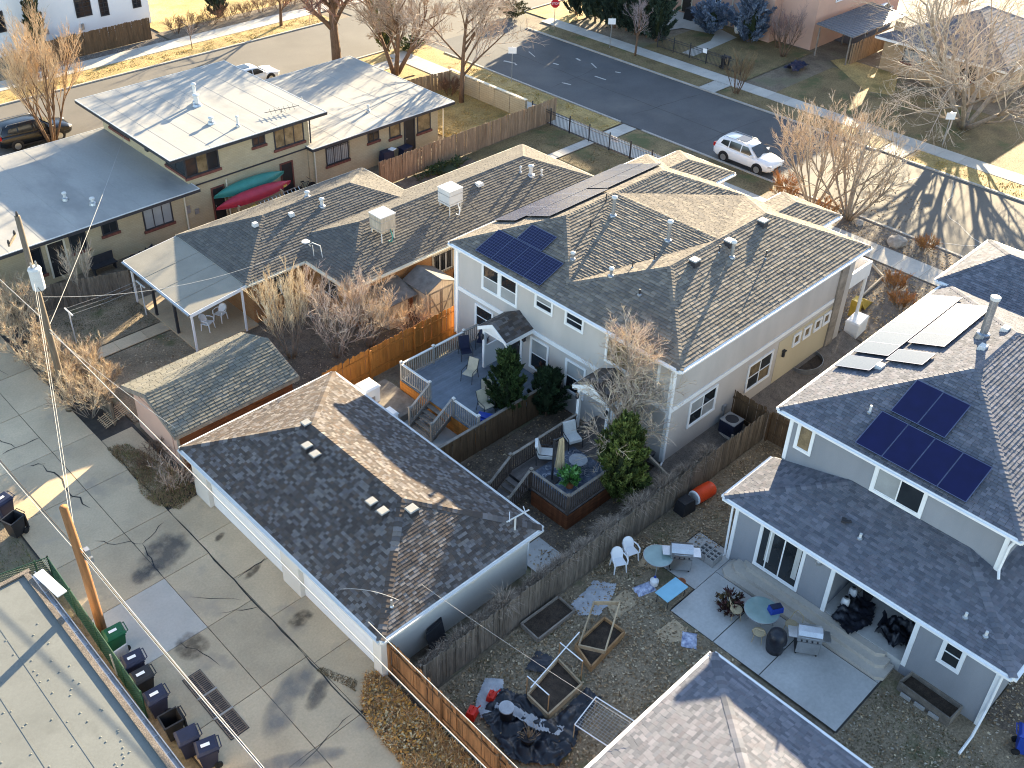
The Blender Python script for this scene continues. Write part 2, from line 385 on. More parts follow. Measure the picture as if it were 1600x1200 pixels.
# alley
alley = sheet('alley', [(6.9, 13.45, -20, 75)], -.03, 'joint')
RA = random.Random(8)
slabs(alley, 'alley_slab', 'alley_concrete', [6.95, 9.95, 11.85], [-6, -2.6, .8, 4.2, 7.6, 11, 14.3, 17.8, 20.9, 24.35, 27.45, 30.6, 33.9, 37.1, 40.5, 43.6, 47, 50.2, 53.6, 57, 60.3, 63.6, 67], .0, rnd=RA, gap=.028,
      skip=lambda x, y: x < 9.9 and 24.35 < y < 27.45)
slabs(alley, 'alley_slab', 'pale_concrete', [6.95, 9.95], [24.35, 27.45], .0, rnd=RA, gap=.02)
slabs(alley, 'alley_slab', 'alley_concrete', [11.85, 13.4], [17.9, 20.5, 23.2, 25.7, 28.3, 30.6], .0, rnd=RA, gap=.025)
slabs(alley, 'alley_slab', 'alley_concrete', [11.85, 13.3], [32.0, 34.2, 36.4], -.004, rnd=RA, gap=.03)
def jag(a, b, n, amp, seed):
    r = random.Random(seed); P = []
    for k in range(n+1):
        t = k/n; j = amp if 0 < k < n else 0
        P.append((a[0]+(b[0]-a[0])*t+r.uniform(-j, j), a[1]+(b[1]-a[1])*t+r.uniform(-j, j)))
    return P
for k, (a, b, n, amp, w) in enumerate([((8.3, 41.5), (8.9, 38.4), 8, .16, .07), ((8.3, 38.4), (9.97, 38.4), 5, .08, .04), ((9.3, 36.6), (9.6, 32.8), 9, .16, .06), ((8.9, 36.9), (9.4, 36.6), 4, .08, .05),
        ((8.9, 31.0), (10.2, 29.6), 7, .1, .035), ((10.2, 29.6), (11.4, 30.1), 5, .08, .03), ((10.2, 29.6), (9.95, 27.6), 6, .1, .045), ((11.88, 35.6), (11.85, 30.2), 9, .06, .07),
        ((11.85, 30.2), (11.8, 21.1), 14, .03, .045), ((11.8, 21.1), (11.74, 17.0), 7, .04, .05), ((10.6, 24.6), (11.8, 23.9), 5, .05, .03), ((10.2, 26.0), (11.5, 24.6), 5, .06, .025),
        ((9.4, 22.6), (8.9, 24.4), 6, .09, .03), ((12.0, 25.6), (13.3, 25.75), 5, .05, .05), ((9.2, 17.6), (11.6, 18.0), 7, .06, .03), ((10.8, 43.8), (10.2, 48.5), 9, .12, .05), ((8.0, 47.2), (9.8, 46.7), 6, .09, .035)]):
    c = MB(); c.ribbon(jag(a, b, n, amp, 40+k), w, .007); c.build('crack', mt['crack_dark'], alley)
def stain(name, c, rx, ry, mat, z, parent, rot=0, n=20):
    b = MB(); ca, sa = math.cos(rot), math.sin(rot)
    R = [[(c[0]+ca*rx*k*math.cos(6.2832*j/n)-sa*ry*k*math.sin(6.2832*j/n), c[1]+sa*rx*k*math.cos(6.2832*j/n)+ca*ry*k*math.sin(6.2832*j/n), z) for j in range(n)] for k in (.02, .5, 1)]
    me = bpy.data.meshes.new(name); v = R[0]+R[1]+R[2]; f = []
    for q in range(2):
        for j in range(n): f.append([q*n+j, q*n+(j+1) % n, (q+1)*n+(j+1) % n, (q+1)*n+j])
    f.append(list(range(n))); me.from_pydata(v, [], f); me.materials.append(mt[mat])
    at = me.color_attributes.new('Col', 'FLOAT_COLOR', 'POINT'); buf = []
    for q in (1.0, .8, 0.0):
        for j in range(n): buf += [q, q, q, 1]
    at.data.foreach_set('color', buf); return put(name, me, parent)
stain('stain', (10.6, 28.6), 1.7, 1.2, 'stain_dark', .011, alley, .5); stain('stain', (9.5, 28.1), .8, .6, 'stain_dark', .012, alley)
stain('stain', (12.6, 27.9), .4, .2, 'stain_brown', .012, alley, .4); stain('stain', (12.6, 25.5), .7, .22, 'stain_brown', .0125, alley, .3); stain('stain', (12.6, 22.4), .7, .5, 'stain_brown', .012, alley)
stain('stain', (10.4, 19.9), 2.3, .8, 'stain_grey', .011, alley, .5); stain('stain', (9.2, 17.9), 2.6, .45, 'stain_grey', .012, alley, -.55); stain('stain', (11.2, 19.4), 1.0, .45, 'stain_dark', .0125, alley, .5)
stain('stain', (9.1, 24.0), .8, .9, 'stain_brown', .0135, alley)
# drain grate in the alley
M('grate_iron', (.24, .17, .12), rough=.8, var=.3, scale=5)
dr = thing('drain_grate', 'rusty rectangular drain grate set in the alley concrete', 'drain', (8.5, 21.4, 0))
b = MB(); b.box(8.12, 8.82, 19.85, 22.95, -.02, .012); b.build('pit', mt['metal_dark'], dr)
for y0 in (19.88, 20.9, 21.92):
    b = MB(); fr = .035
    b.box(8.14, 8.80, y0, y0+fr, .012, .035); b.box(8.14, 8.80, y0+.98-fr, y0+.98, .012, .035); b.box(8.14, 8.14+fr, y0+fr, y0+.98-fr, .012, .035); b.box(8.8-fr, 8.8, y0+fr, y0+.98-fr, .012, .035); b.box(8.455, 8.485, y0+fr, y0+.98-fr, .012, .036)
    for k in range(11): b.box(8.175, 8.765, y0+.085+k*.08, y0+.085+k*.08+.022, .014, .032)
    b.build('grate', mt['grate_iron'], dr)
for y0 in (20.88, 21.9): b = MB(); b.box(8.1, 8.84, y0-.03, y0+.03, .03, .045); b.build('cross_bar', mt['kerb_concrete'], dr)

# ---- east street
street = sheet('street', [(56.0, 65.6, -80, 30.2)], -.02, 'asphalt_pale_lit')  # sunlit stretch painted paler; the darker asphalt begins at the shadow edge
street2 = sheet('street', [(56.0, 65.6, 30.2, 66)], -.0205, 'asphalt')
nstreet = sheet('street', [(-60, 56.0, 67.2, 76.3), (65.6, 160, 67.2, 76.3), (56.0, 65.6, 66, 140)], -.0203, 'asphalt_pale_lit')
sheet('street', [[(52.5, 67.2), (56.0, 63.5), (56, 67.2)], [(65.6, 63.5), (69, 67.2), (65.6, 67.2)]], -.0206, 'asphalt_pale_lit')
for k, (a, b, n, amp, w, m_) in enumerate([((57.0, 25.9), (64.4, 25.2), 10, .3, .10, 'road_patch'), ((57.5, 17.2), (60.5, 21.5), 8, .2, .08, 'road_patch'), ((60.5, 21.5), (65.2, 23.4), 6, .2, .06, 'road_patch'), ((56.4, 20.5), (58.4, 17.5), 6, .2, .06, 'road_patch'),
        ((59.8, 31), (60.4, 62), 16, .12, .05, 'crack_dark'), ((57.5, 44.5), (65, 43.6), 7, .15, .05, 'crack_dark'), ((56.4, 38.2), (64.8, 37.6), 8, .12, .04, 'crack_dark'), ((57.0, 52.2), (63.6, 52.8), 7, .15, .04, 'crack_dark')]):
    c = MB(); c.ribbon(jag(a, b, n, amp, 80+k), w, -.012 if b[1] < 30 else -.0125); c.build('seal_line', mt[m_], street if b[1] < 30 else street2)
rp = random.Random(77)
for k in range(9):
    x, y = rp.uniform(58, 64.5), rp.uniform(50, 60); w, l = rp.uniform(.08, .22), rp.uniform(.4, 1.3)
    c = MB(); c.rbox((x, y, -.016), w, l, .006, rp.uniform(-.6, .6)); c.build('patch', mt['road_patch'], street2)
def kerb(x0, x1, y0, y1):
    b = MB(); b.box(x0, x1, y0, y1, -.1, .07); return b.build('kerb', mt['kerb_concrete'], None, kind='structure')
kerb(55.82, 56.0, -80, 42.2); kerb(55.82, 56.0, 44.2, 63.5); kerb(65.6, 65.78, -80, 27.2); kerb(65.6, 65.78, 29.2, 63.5)
kerb(-60, 52.5, 67.02, 67.2); kerb(-60, 54, 76.3, 76.48); kerb(68, 160, 76.3, 76.48); kerb(69, 160, 67.02, 67.2)
RS = random.Random(4)
def walk(name, xs, ys, z=.04, mat='sidewalk_concrete'):
    s = sheet(name, [(xs[0], xs[-1], ys[0], ys[-1])], z-.04, 'joint'); slabs(s, 'paving_slab', mat, xs, ys, z, gap=.018, rnd=RS); return s
walk('sidewalk', [51.75, 53.55], arange(8, 66, 1.55)); walk('sidewalk', arange(14, 51.7, 1.7), [63.6, 65.1]); walk('sidewalk', [67.95, 69.45], arange(12, 64, 1.55))
walk('sidewalk', arange(20, 64, 1.7), [79.0, 81.0])
walk('path', arange(44.4, 51.7, 1.45), [43.0, 43.8]); walk('path', [53.6, 54.7, 55.8], [42.6, 43.8])
walk('path', [65.8, 66.9, 67.9], [43.1, 44.6]); walk('driveway', [65.8, 66.9, 67.9], [27.3, 29.1])
walk('path', arange(14.2, 18.9, 1.5), [42.1, 43.0], .02, 'alley_concrete'); 
walk('path', arange(52.5, 54.4, .95), [49.2, 50.4], .03)
# lawns and beds
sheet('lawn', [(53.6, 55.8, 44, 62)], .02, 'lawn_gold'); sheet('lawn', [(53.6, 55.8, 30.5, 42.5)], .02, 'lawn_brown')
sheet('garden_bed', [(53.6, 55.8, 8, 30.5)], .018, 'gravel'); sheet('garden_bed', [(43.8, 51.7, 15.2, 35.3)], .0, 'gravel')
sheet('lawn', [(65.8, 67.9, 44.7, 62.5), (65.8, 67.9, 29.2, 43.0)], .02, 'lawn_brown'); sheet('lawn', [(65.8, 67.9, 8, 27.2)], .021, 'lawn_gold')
sheet('lawn', [(20, 54, 76.5, 78.95)], .02, 'lawn_gold'); sheet('lawn', [(40.5, 60, 81.1, 100)], .012, 'lawn_gold')
sheet('garden_bed', [(40.2, 58, 81.05, 83.4)], .018, 'mulch'); sheet('garden_bed', [(28, 40, 81.05, 82.2)], .015, 'gravel')
sheet('lawn', [(44.6, 50.6, 47.7, 61), (50.6, 51.7, 48, 62)], .004, 'lawn_gold'); sheet('lawn', [(13, 56, 61.3, 67)], .003, 'lawn_gold')
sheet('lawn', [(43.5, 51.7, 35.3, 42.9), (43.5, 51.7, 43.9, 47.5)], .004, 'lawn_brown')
sheet('lawn', [(13.5, 18.9, 36.6, 42.0), (13.5, 18.9, 43.1, 47.2)], .0, 'bare_lawn'); sheet('dirt_yard', [(19, 30, 32.2, 39.5)], -.01, 'mulch')
sheet('path', [(29.5, 35.2, 32.5, 36)], .004, 'alley_concrete'); sheet('path', [(36, 46, 42.3, 45.4)], .0, 'alley_concrete')
sheet('dirt_yard', [(36, 46, 45.4, 47.4)], .002, 'mulch'); sheet('dirt_yard', [(20.7, 29, 17, 24.6)], -.012, 'mulch'); grade = MB(); grade.poly([(28.3, 17.0, -.008), (43.4, 17.0, -.008), (43.4, 18.7, .42), (28.3, 18.7, .42)]); grade.poly([(27.0, 17.0, -.009), (28.3, 17.0, -.008), (28.3, 18.7, .42), (27.0, 18.7, -.009)]); grade.build('ground_slope', mt['gravel'], None, kind='structure')
sheet('path', [(20.4, 23.9, 26.0, 31.2)], .0, 'patio_concrete'); sheet('path', [(20.5, 21.9, 17.6, 19.4)], .002, 'patio_concrete')
sheet('yard', [(13.9, 22.9, 10.4, 16.8), (22.9, 27, 13.6, 16.8), (27, 35, 14, 16.8)], -.005, 'bare_lawn'); sheet('yard', [(20.6, 27, -5, 6.7)], -.006, 'bare_lawn'); sheet('garden_bed', [(27, 40, -5, 3.6)], -.004, 'mulch')
sheet('garden_bed', [(69.5, 78, 10, 40)], .0, 'lawn_brown'); sheet('lawn', [[(76.0, 33.5), (80.5, 35.5), (80.6, 40.5), (79.2, 41), (75.2, 35.6)]], .006, 'lawn_gold'); sheet('lawn', [(69.6, 79.8, 43, 53.5)], .004, 'lawn_brown')  # gold polygon paints the sunlit strip onto the brown lawn
sheet('path', [[(71.2, 49.2), (78, 49.6), (80, 55.5), (80, 58.6), (72.6, 58.6), (72.4, 55.5), (76.4, 54.4), (77.2, 51.4), (75.5, 50.6), (71.2, 50.4)]], .01, 'sidewalk_concrete')
sheet('driveway', [(84, 130, 40.8, 50)], .0, 'asphalt'); sheet('ground_pad', [(69, 160, 62, 66.9)], .0, 'lawn_gold')
# patio of the blue-grey house
patio = sheet('patio', [(22.8, 26.9, 6.65, 13.58), (24.28, 26.9, 13.58, 15.3)], -.004, 'joint')
slabs(patio, 'patio_slab', 'patio_concrete', [22.82, 25.6], [6.7, 9.7, 11.64, 13.55], .012, rnd=RS, gap=.035)
slabs(patio, 'patio_slab', 'patio_concrete', [24.3, 26.85], [13.55, 15.25], .010, rnd=RS, gap=.02); slabs(patio, 'patio_slab', 'patio_concrete', [25.6, 26.9], [6.7, 13.55], .008, rnd=RS)
# ---------------------------------------------------------------- roofs
def newell(F):
    n = Vector((0, 0, 0))
    for k in range(1, len(F)-1): n += (F[k]-F[0]).cross(F[k+1]-F[0])
    return n
def shingle_facet(mb, P, exp, tabw, t, pal, rnd, gap):
    P = [Vector(p) for p in P]
    n = Vector((0, 0, 0))
    for k in range(len(P)): n += (P[k]-P[0]).cross(P[(k+1) % len(P)]-P[0])
    if n.z < 0: n = -n
    n.normalize(); u = Vector((0, 0, 1)).cross(n)
    if u.length < 1e-6: return
    u.normalize(); v = n.cross(u)
    if v.z < 0: u, v = -u, -v
    o = P[0]; p2 = [((p-o).dot(u), (p-o).dot(v)) for p in P]
    v0 = min(q[1] for q in p2); v1 = max(q[1] for q in p2)
    for r in range(int((v1-v0)/exp)+1):
        va = v0+r*exp; vb = va+exp
        band = clip(clip(p2, 0, 1, -va), 0, -1, vb)
        if area2(band) < 2e-4: continue
        ua = min(q[0] for q in band); ub = max(q[0] for q in band); x = math.floor(ua/tabw)*tabw-rnd.uniform(0, tabw)
        wob = rnd.uniform(-.05, .05)
        while x < ub:
            w = tabw*rnd.uniform(.7, 1.25); x2 = x+w
            q = clip(clip(band, 1, 0, -(x+gap/2)), -1, 0, x2-gap/2)
            if area2(q) > 4e-4:
                c = rnd.choice(pal); k = 1+wob+rnd.uniform(-.08, .08); mb.col = (c[0]*k, c[1]*k, c[2]*k); tt = t*rnd.uniform(.7, 1.25)
                pts = [o+u*a+v*b_+n*(tt*(1-(b_-va)/exp)+.005) for a, b_ in q]
                A = sum(q[i][0]*q[(i+1) % len(q)][1]-q[(i+1) % len(q)][0]*q[i][1] for i in range(len(q)))
                if A < 0: pts.reverse(); q = list(reversed(q))
                mb.poly(pts)
                for i in range(len(q)):
                    a, b_ = q[i], q[(i+1) % len(q)]
                    if (abs(a[1]-va) < 1e-5 and abs(b_[1]-va) < 1e-5) or abs(a[0]-b_[0]) < 1e-5:
                        p, s_ = pts[i], pts[(i+1) % len(q)]
                        mb.poly([o+u*a[0]+v*a[1]-n*.003, o+u*b_[0]+v*b_[1]-n*.003, s_, p])
            x = x2
    mb.col = None
def make_roof(bld, facets, pal, fascia='trim_white', th=.16, exp=.145, tabw=.28, t=.014, gap=.006, seed=1, caps=True, gutter=True, seal=True, name='roof', body=None):
    rnd = random.Random(seed)
    key = lambda p: (round(p[0], 2), round(p[1], 2), round(p[2], 2))
    d = MB(); s = MB(); edges = {}
    for fi, F in enumerate(facets):
        F = [Vector(p) for p in F]; n = newell(F)
        if n.z < 0: F.reverse()
        d.poly(F); d.poly([p-Vector((0, 0, th)) for p in reversed(F)])
        if pal: shingle_facet(s, F, exp, tabw, t, pal, rnd, gap)
        for k in range(len(F)):
            a, b = F[k], F[(k+1) % len(F)]
            e = tuple(sorted((key(a), key(b)))); edges.setdefault(e, []).append((a, b, F))
    ro = d.build(name, mt[body or 'roof_deck'], bld)
    if pal: s.build('shingles', mt['shingle'], ro, kind='stuff')
    cp = MB(); fa = MB(); gt = MB()
    allF = [];  seenF = {}
    for e, L in edges.items():
        for a, b, F in L:
            if id(F) not in seenF: seenF[id(F)] = len(allF); allF.append(F)
    def inside(F, x, y):
        sg = 0
        for k in range(len(F)):
            p, q = F[k], F[(k+1) % len(F)]; cr = (q.x-p.x)*(y-p.y)-(q.y-p.y)*(x-p.x)
            if abs(cr) < 1e-9: continue
            if sg and (cr > 0) != (sg > 0): return False
            sg = cr
        return True
    for e, L in edges.items():
        if len(L) == 1:
            a, b, F = L[0]; dr = (b-a); out = Vector((dr.y, -dr.x, 0)); 
            if out.length < 1e-5: continue
            out.normalize()
            mid = (a+b)/2+out*.04; hit = [X for X in allF if X is not F and inside(X, mid.x, mid.y)]
            if hit:
                if seenF[id(F)] < seenF[id(hit[0])]: L.append((a, b, hit[0]))
                else: continue
        if len(L) == 1:
            p, q = a+out*.015, b+out*.015
            z = Vector((0, 0, 1))
            fa.hexa([p-z*.19-out*.02, q-z*.19-out*.02, q-z*.19+out*.02, p-z*.19+out*.02, p-z*.004-out*.02, q-z*.004-out*.02, q-z*.004+out*.02, p-z*.004+out*.02])
            if gutter and abs(a.z-b.z) < .02 and (b-a).length > 1.5 and gutter != 'none':
                p2, q2 = a+out*.08, b+out*.08
                gt.hexa([p2-z*.13-out*.045, q2-z*.13-out*.045, q2-z*.13+out*.045, p2-z*.13+out*.045, p2-z*.03-out*.045, q2-z*.03-out*.045, q2-z*.03+out*.055, p2-z*.03+out*.055])
        if len(L) == 2 and caps and pal:
            (a, b, F), (_, _, G) = L
            n = newell(F).normalized(); cg = sum(G, Vector())/len(G)
            if (cg-F[0]).dot(n) > -1e-3: continue           # valley
            m_ = newell(G).normalized()
            if a.z > b.z: a, b = b, a
            dr = (b-a).normalized(); ln = (b-a).length; k = 0.0
            f1 = n.cross(dr); f1 = f1 if (sum(F, Vector())/len(F)-a).dot(f1) > 0 else -f1
            f2 = m_.cross(dr); f2 = f2 if (cg-a).dot(f2) > 0 else -f2
            while k < ln-.02:
                e_ = min(k+.19, ln); c = rnd.choice(pal); g = rnd.uniform(.85, 1.1); cp.col = (c[0]*g, c[1]*g, c[2]*g)
                up = (n+m_).normalized(); A = a+dr*k+up*.042; B = a+dr*e_+up*.022; w = .15
                for f_, nn in ((f1, n), (f2, m_)):
                    q = [A, A+f_*w-up*.0, B+f_*w, B]; q = [A, a+dr*k+f_*w+nn*.034, a+dr*e_+f_*w+nn*.02, B]
                    if (q[1]-q[0]).cross(q[2]-q[0]).z < 0: q.reverse()
                    cp.poly(q); cp.poly([A, a+dr*k+f_*w+nn*.034, a+dr*k+f_*w, a+dr*k])
                k = e_
    if cp.f: cp.build('ridge_caps', mt['shingle'], ro, kind='stuff')
    if fa.f: fa.build('fascia', mt[fascia], ro)
    if gt.f and gutter and gutter != 'none': gt.build('gutter', mt[gutter if isinstance(gutter, str) else fascia], ro)
    return ro
def planes_roof(rect, planes):
    x0, x1, y0, y1 = rect; out = []
    for i, (a, b, c) in enumerate(planes):
        p = [(x0, y0), (x1, y0), (x1, y1), (x0, y1)]
        for j, (a2, b2, c2) in enumerate(planes):
            if i != j: p = clip(p, a2-a, b2-b, c2-c)
            if len(p) < 3: break
        if area2(p) > 1e-3: out.append([(q[0], q[1], a*q[0]+b*q[1]+c) for q in p])
    return out
def hip(rect, ze, W=None, E=None, S=None, N=None):
    x0, x1, y0, y1 = rect; P = []
    if W: P.append((W, 0, ze-W*x0))
    if E: P.append((-E, 0, ze+E*x1))
    if S: P.append((0, S, ze-S*y0))
    if N: P.append((0, -N, ze+N*y1))
    return P
def plane_of(F):
    F = [Vector(p) for p in F]; n = newell(F); return (-n.x/n.z, -n.y/n.z, F[0].z+(n.x*F[0].x+n.y*F[0].y)/n.z)
def above(F, planes):
    """parts of facet F that are not below the roof min(planes) - convex pieces"""
    a, b, c = plane_of(F); base = [(p[0], p[1]) for p in F]; out = []; rest = base
    for (a2, b2, c2) in planes:
        q = clip(rest, a-a2, b-b2, c-c2)           # this plane <= facet -> visible
        if len(q) > 2 and area2(q) > 1e-3: out.append([(x, y, a*x+b*y+c) for x, y in q])
        rest = clip(rest, a2-a, b2-b, c2-c)
        if len(rest) < 3: break
    return out
# ---------------------------------------------------------------- windows
def wmap(side, p):
    return {'W': lambda a, o, z: (p-o, a, z), 'E': lambda a, o, z: (p+o, a, z), 'S': lambda a, o, z: (a, p-o, z), 'N': lambda a, o, z: (a, p+o, z)}[side]
def wbox(mb, side, p, a0, a1, o0, o1, z0, z1):
    f = wmap(side, p); A = f(a0, o0, z0); B = f(a1, o1, z1)
    mb.box(min(A[0], B[0]), max(A[0], B[0]), min(A[1], B[1]), max(A[1], B[1]), z0, z1)
def window(bld, side, p, a0, a1, z0, z1, tr=.1, v=0, h=0, frame='trim_white', pane='glass', sill=None, sash='trim_white', proud=.05, bars=False, name='window', cutv=None):
    b = MB()
    wbox(b, side, p, a0, a1, 0, proud, z1-tr, z1); wbox(b, side, p, a0, a1, 0, proud+.01, z0, z0+tr)
    wbox(b, side, p, a0, a0+tr, 0, proud, z0+tr, z1-tr); wbox(b, side, p, a1-tr, a1, 0, proud, z0+tr, z1-tr)
    w = b.build(name, mt[frame], bld)
    if sill: b = MB(); wbox(b, side, p, a0-.08, a1+.08, 0, proud+.06, z0-.16, z0-.002); b.build('sill', mt[sill], w)
    i0, i1, k0, k1 = a0+tr, a1-tr, z0+tr, z1-tr
    vs_ = cutv if cutv else [i0+(i1-i0)*k/(v+1) for k in range(v+2)]; hs_ = [k0+(k1-k0)*k/(h+1) for k in range(h+2)]
    for i in range(len(vs_)-1):
        for j in range(len(hs_)-1):
            b = MB(); wbox(b, side, p, vs_[i]+.022, vs_[i+1]-.022, .004, .012, hs_[j]+.022, hs_[j+1]-.022)
            pn = pane[(i+j) % len(pane)] if isinstance(pane, (list, tuple)) else pane
            b.build('pane', mt[pn], w)
    b = MB()
    for x in vs_: wbox(b, side, p, x-.024, x+.024, .001, .032, k0, k1)
    for z in hs_:
        for i in range(len(vs_)-1): wbox(b, side, p, vs_[i]+.024, vs_[i+1]-.024, .001, .03, z-.022, z+.022)
    b.build('sash', mt[sash], w)
    if bars:
        b = MB(); n = int((a1-a0)/.13)
        for k in range(n+1): wbox(b, side, p, a0+k*(a1-a0)/n-.008, a0+k*(a1-a0)/n+.008, proud+.06, proud+.076, z0-.05, z1+.05)
        for z in (z0+.1, z1-.1): wbox(b, side, p, a0, a1, proud+.077, proud+.09, z-.012, z+.012)
        b.build('security_bars', mt['metal_dark'], w, kind='stuff')
    return w
def door(bld, side, p, a0, a1, z0, z1, mat='door_dark', frame='trim_white', tr=.1):
    b = MB(); wbox(b, side, p, a0, a0+tr, 0, .05, z0, z1); wbox(b, side, p, a1-tr, a1, 0, .05, z0, z1); wbox(b, side, p, a0+tr, a1-tr, 0, .05, z1-tr, z1)
    fo = b.build('door_frame', mt[frame], bld)
    b = MB(); wbox(b, side, p, a0+tr+.004, a1-tr-.004, .003, .025, z0, z1-tr-.004); dn = b.build('door', mt[mat], bld)
    b = MB(); wbox(b, side, p, a0+tr+.07, a0+tr+.11, .026, .07, z0+.95, z0+1.05); b.build('handle', mt['steel'], dn)
def solar(bld, n_, origin, eu, ev, w, h, grid, name='solar_panel', th=.04, cell=None):
    """one panel: origin corner, unit vectors along width / height, normal n_"""
    o = Vector(origin); b = MB()
    P = [o, o+eu*w, o+eu*w+ev*h, o+ev*h]; b.hexa([p-n_*th for p in P]+P) if (P[1]-P[0]).cross(P[3]-P[0]).dot(n_) > 0 else b.hexa([p-n_*th for p in reversed(P)]+list(reversed(P)))
    pn = b.build(name, mt['solar_frame'], bld)
    b = MB(); g = .022; q = [o+eu*g+ev*g+n_*.004, o+eu*(w-g)+ev*g+n_*.004, o+eu*(w-g)+ev*(h-g)+n_*.004, o+eu*g+ev*(h-g)+n_*.004]
    if (q[1]-q[0]).cross(q[3]-q[0]).dot(n_) < 0: q.reverse()
    b.poly(q); b.build('cells', mt[cell or ('solar_cell' if grid else 'solar_black')], pn)
    b = MB()
    def strip(a, c, wd):
        d = (c-a).normalized(); s_ = d.cross(n_)*wd/2; q = [a-s_+n_*.007, a+s_+n_*.007, c+s_+n_*.007, c-s_+n_*.007]
        if (q[1]-q[0]).cross(q[3]-q[0]).dot(n_) < 0: q.reverse()
        b.poly(q)
    strip(o, o+eu*w, .03); strip(o+ev*h, o+ev*h+eu*w, .03); strip(o, o+ev*h, .03); strip(o+eu*w, o+eu*w+ev*h, .03)
    if grid:
        nu, nv = round(w/.158), round(h/.158)
        for i in range(1, nu): strip(o+eu*(w*i/nu)+ev*.03, o+eu*(w*i/nu)+ev*(h-.03), .012)
        for j in range(1, nv): strip(o+ev*(h*j/nv)+eu*.03, o+ev*(h*j/nv)+eu*(w-.03), .012)
    b.build('grid_lines', mt['solar_line'], pn)
def pipe_vent(bld, p, h, r=.045, cap=True, mat='metal_grey', name='vent_pipe'):
    b = MB(); b.tube([(p[0], p[1], p[2]-.15), (p[0], p[1], p[2]+h)], r, 10); o = b.build(name, mt[mat], bld)
    b = MB(); b.lathe((p[0], p[1], p[2]-.1), [(r*2.4, 0), (r*1.9, .14), (r*1.15, .18)], 12); b.build('flashing', mt['galvanised'], o)
    if cap: b = MB(); b.lathe((p[0], p[1], p[2]+h-.02), [(r*1.5, 0), (r*1.7, .05), (r*1.5, .1), (r*.6, .14)], 12); b.build('cap', mt['metal_white'], o)
def box_vent(bld, p, rz=0, sc=1.0):
    c = Vector(p); b = MB(); b.rbox(c+Vector((0, 0, .09))*sc, .36*sc, .34*sc, .26*sc, rz, .9); o = b.build('roof_vent', mt['metal_dark'], bld)
    b = MB(); b.rbox(c+Vector((0, 0, .235))*sc, .40*sc, .38*sc, .04*sc, rz, .85); b.build('hood', mt['metal_hood'], o)
def zpl(F):
    a, b, c = plane_of(F); return lambda x, y: a*x+b*y+c

# ================================================================ garage of the main house
PAL_GAR = [(0.170, 0.157, 0.155), (0.131, 0.119, 0.119), (0.077, 0.063, 0.057), (0.078, 0.068, 0.063), (0.091, 0.073, 0.064), (0.098, 0.084, 0.078), (0.121, 0.106, 0.097), (0.152, 0.135, 0.128), (0.112, 0.086, 0.071), (0.084, 0.073, 0.069), (0.184, 0.165, 0.153), (0.097, 0.078, 0.067)]
PAL_MAIN = [(0.195, 0.169, 0.141), (0.164, 0.144, 0.123), (0.224, 0.193, 0.157), (0.180, 0.160, 0.141), (0.247, 0.214, 0.176), (0.151, 0.135, 0.120)]
PAL_RANCH = [(0.139, 0.128, 0.116), (0.122, 0.114, 0.105), (0.154, 0.142, 0.126), (0.130, 0.122, 0.114)]
PAL_BLUE = [(0.157, 0.162, 0.186), (0.132, 0.139, 0.165), (0.182, 0.183, 0.211), (0.149, 0.147, 0.170), (0.114, 0.120, 0.142)]
PAL_BARN = [(0.180, 0.168, 0.138), (0.156, 0.150, 0.126), (0.204, 0.190, 0.156), (0.168, 0.162, 0.142)]
G = thing('detached_garage', 'long white garage with hipped dark shingle roof beside the alley', 'garage', (16.8, 24.5, 0))
b = MB(); b.box(13.45, 20.2, 18.45, 30.6, -.05, 2.36); b.build('wall', mt['garage_white'], G)
for y0, y1 in ((18.9, 23.6), (24.2, 25.0), (25.6, 30.2)):
    pass
b = MB(); b.box(13.2, 13.45, 18.4, 30.65, 1.95, 2.38); b.build('header', mt['garage_white'], G)
for y0, y1 in ((18.4, 18.85), (23.2, 24.35), (29.55, 30.65)):
    b = MB(); b.box(13.2, 13.45, y0, y1, -.03, 1.95); b.build('pier', mt['garage_white'], G)
for y0, y1 in ((18.85, 23.2), (24.35, 29.55)):
    for k in range(4):
        b = MB(); b.box(13.38, 13.44, y0+.01, y1-.01, .01+k*.485, .01+k*.485+.475); b.build('door_panel', mt['trim_white'], G)
RGAR = (13.0, 20.55, 18.1, 30.95)
gf = planes_roof(RGAR, hip(RGAR, 2.42, .39, .39, .43, .38)); make_roof(G, gf, PAL_GAR, seed=11, gutter='metal_white', tabw=.175, exp=.122, t=.016)
zW = lambda x, y: 2.42+.39*(x-13.0); zE = lambda x, y: 2.42+.39*(20.55-x)
for (x, y) in ((16.0, 26.3), (15.95, 25.7), (15.95, 22.25), (15.95, 21.6)): box_vent(G, (x, y, zW(x, y)), 0, .95)
box_vent(G, (16.65, 27.25, 3.78), 0, .9); box_vent(G, (16.75, 20.95, 3.6), 0, 1.05)
pipe_vent(G, (14.0, 18.75, 2.7), .35, .04, False)
b = MB()
for x, y in ((20.3, 18.35),): b.tube([(x, y, 2.35), (x-.02, y+.1, 2.1), (x-.05, y+.15, .1)], .045, 6)
b.build('downspout', mt['trim_white'], G)
b = MB(); b.rbox((19.6, 18.55, 2.9), .05, .05, .7); b.beam((19.3, 18.7, 3.1), (20.2, 18.45, 3.3), .04, .04); b.beam((19.25, 18.5, 3.3), (19.7, 18.95, 3.15), .035, .035); b.beam((19.9, 18.3, 3.35), (20.2, 18.75, 3.25), .03, .03); b.build('antenna', mt['metal_white'], G)

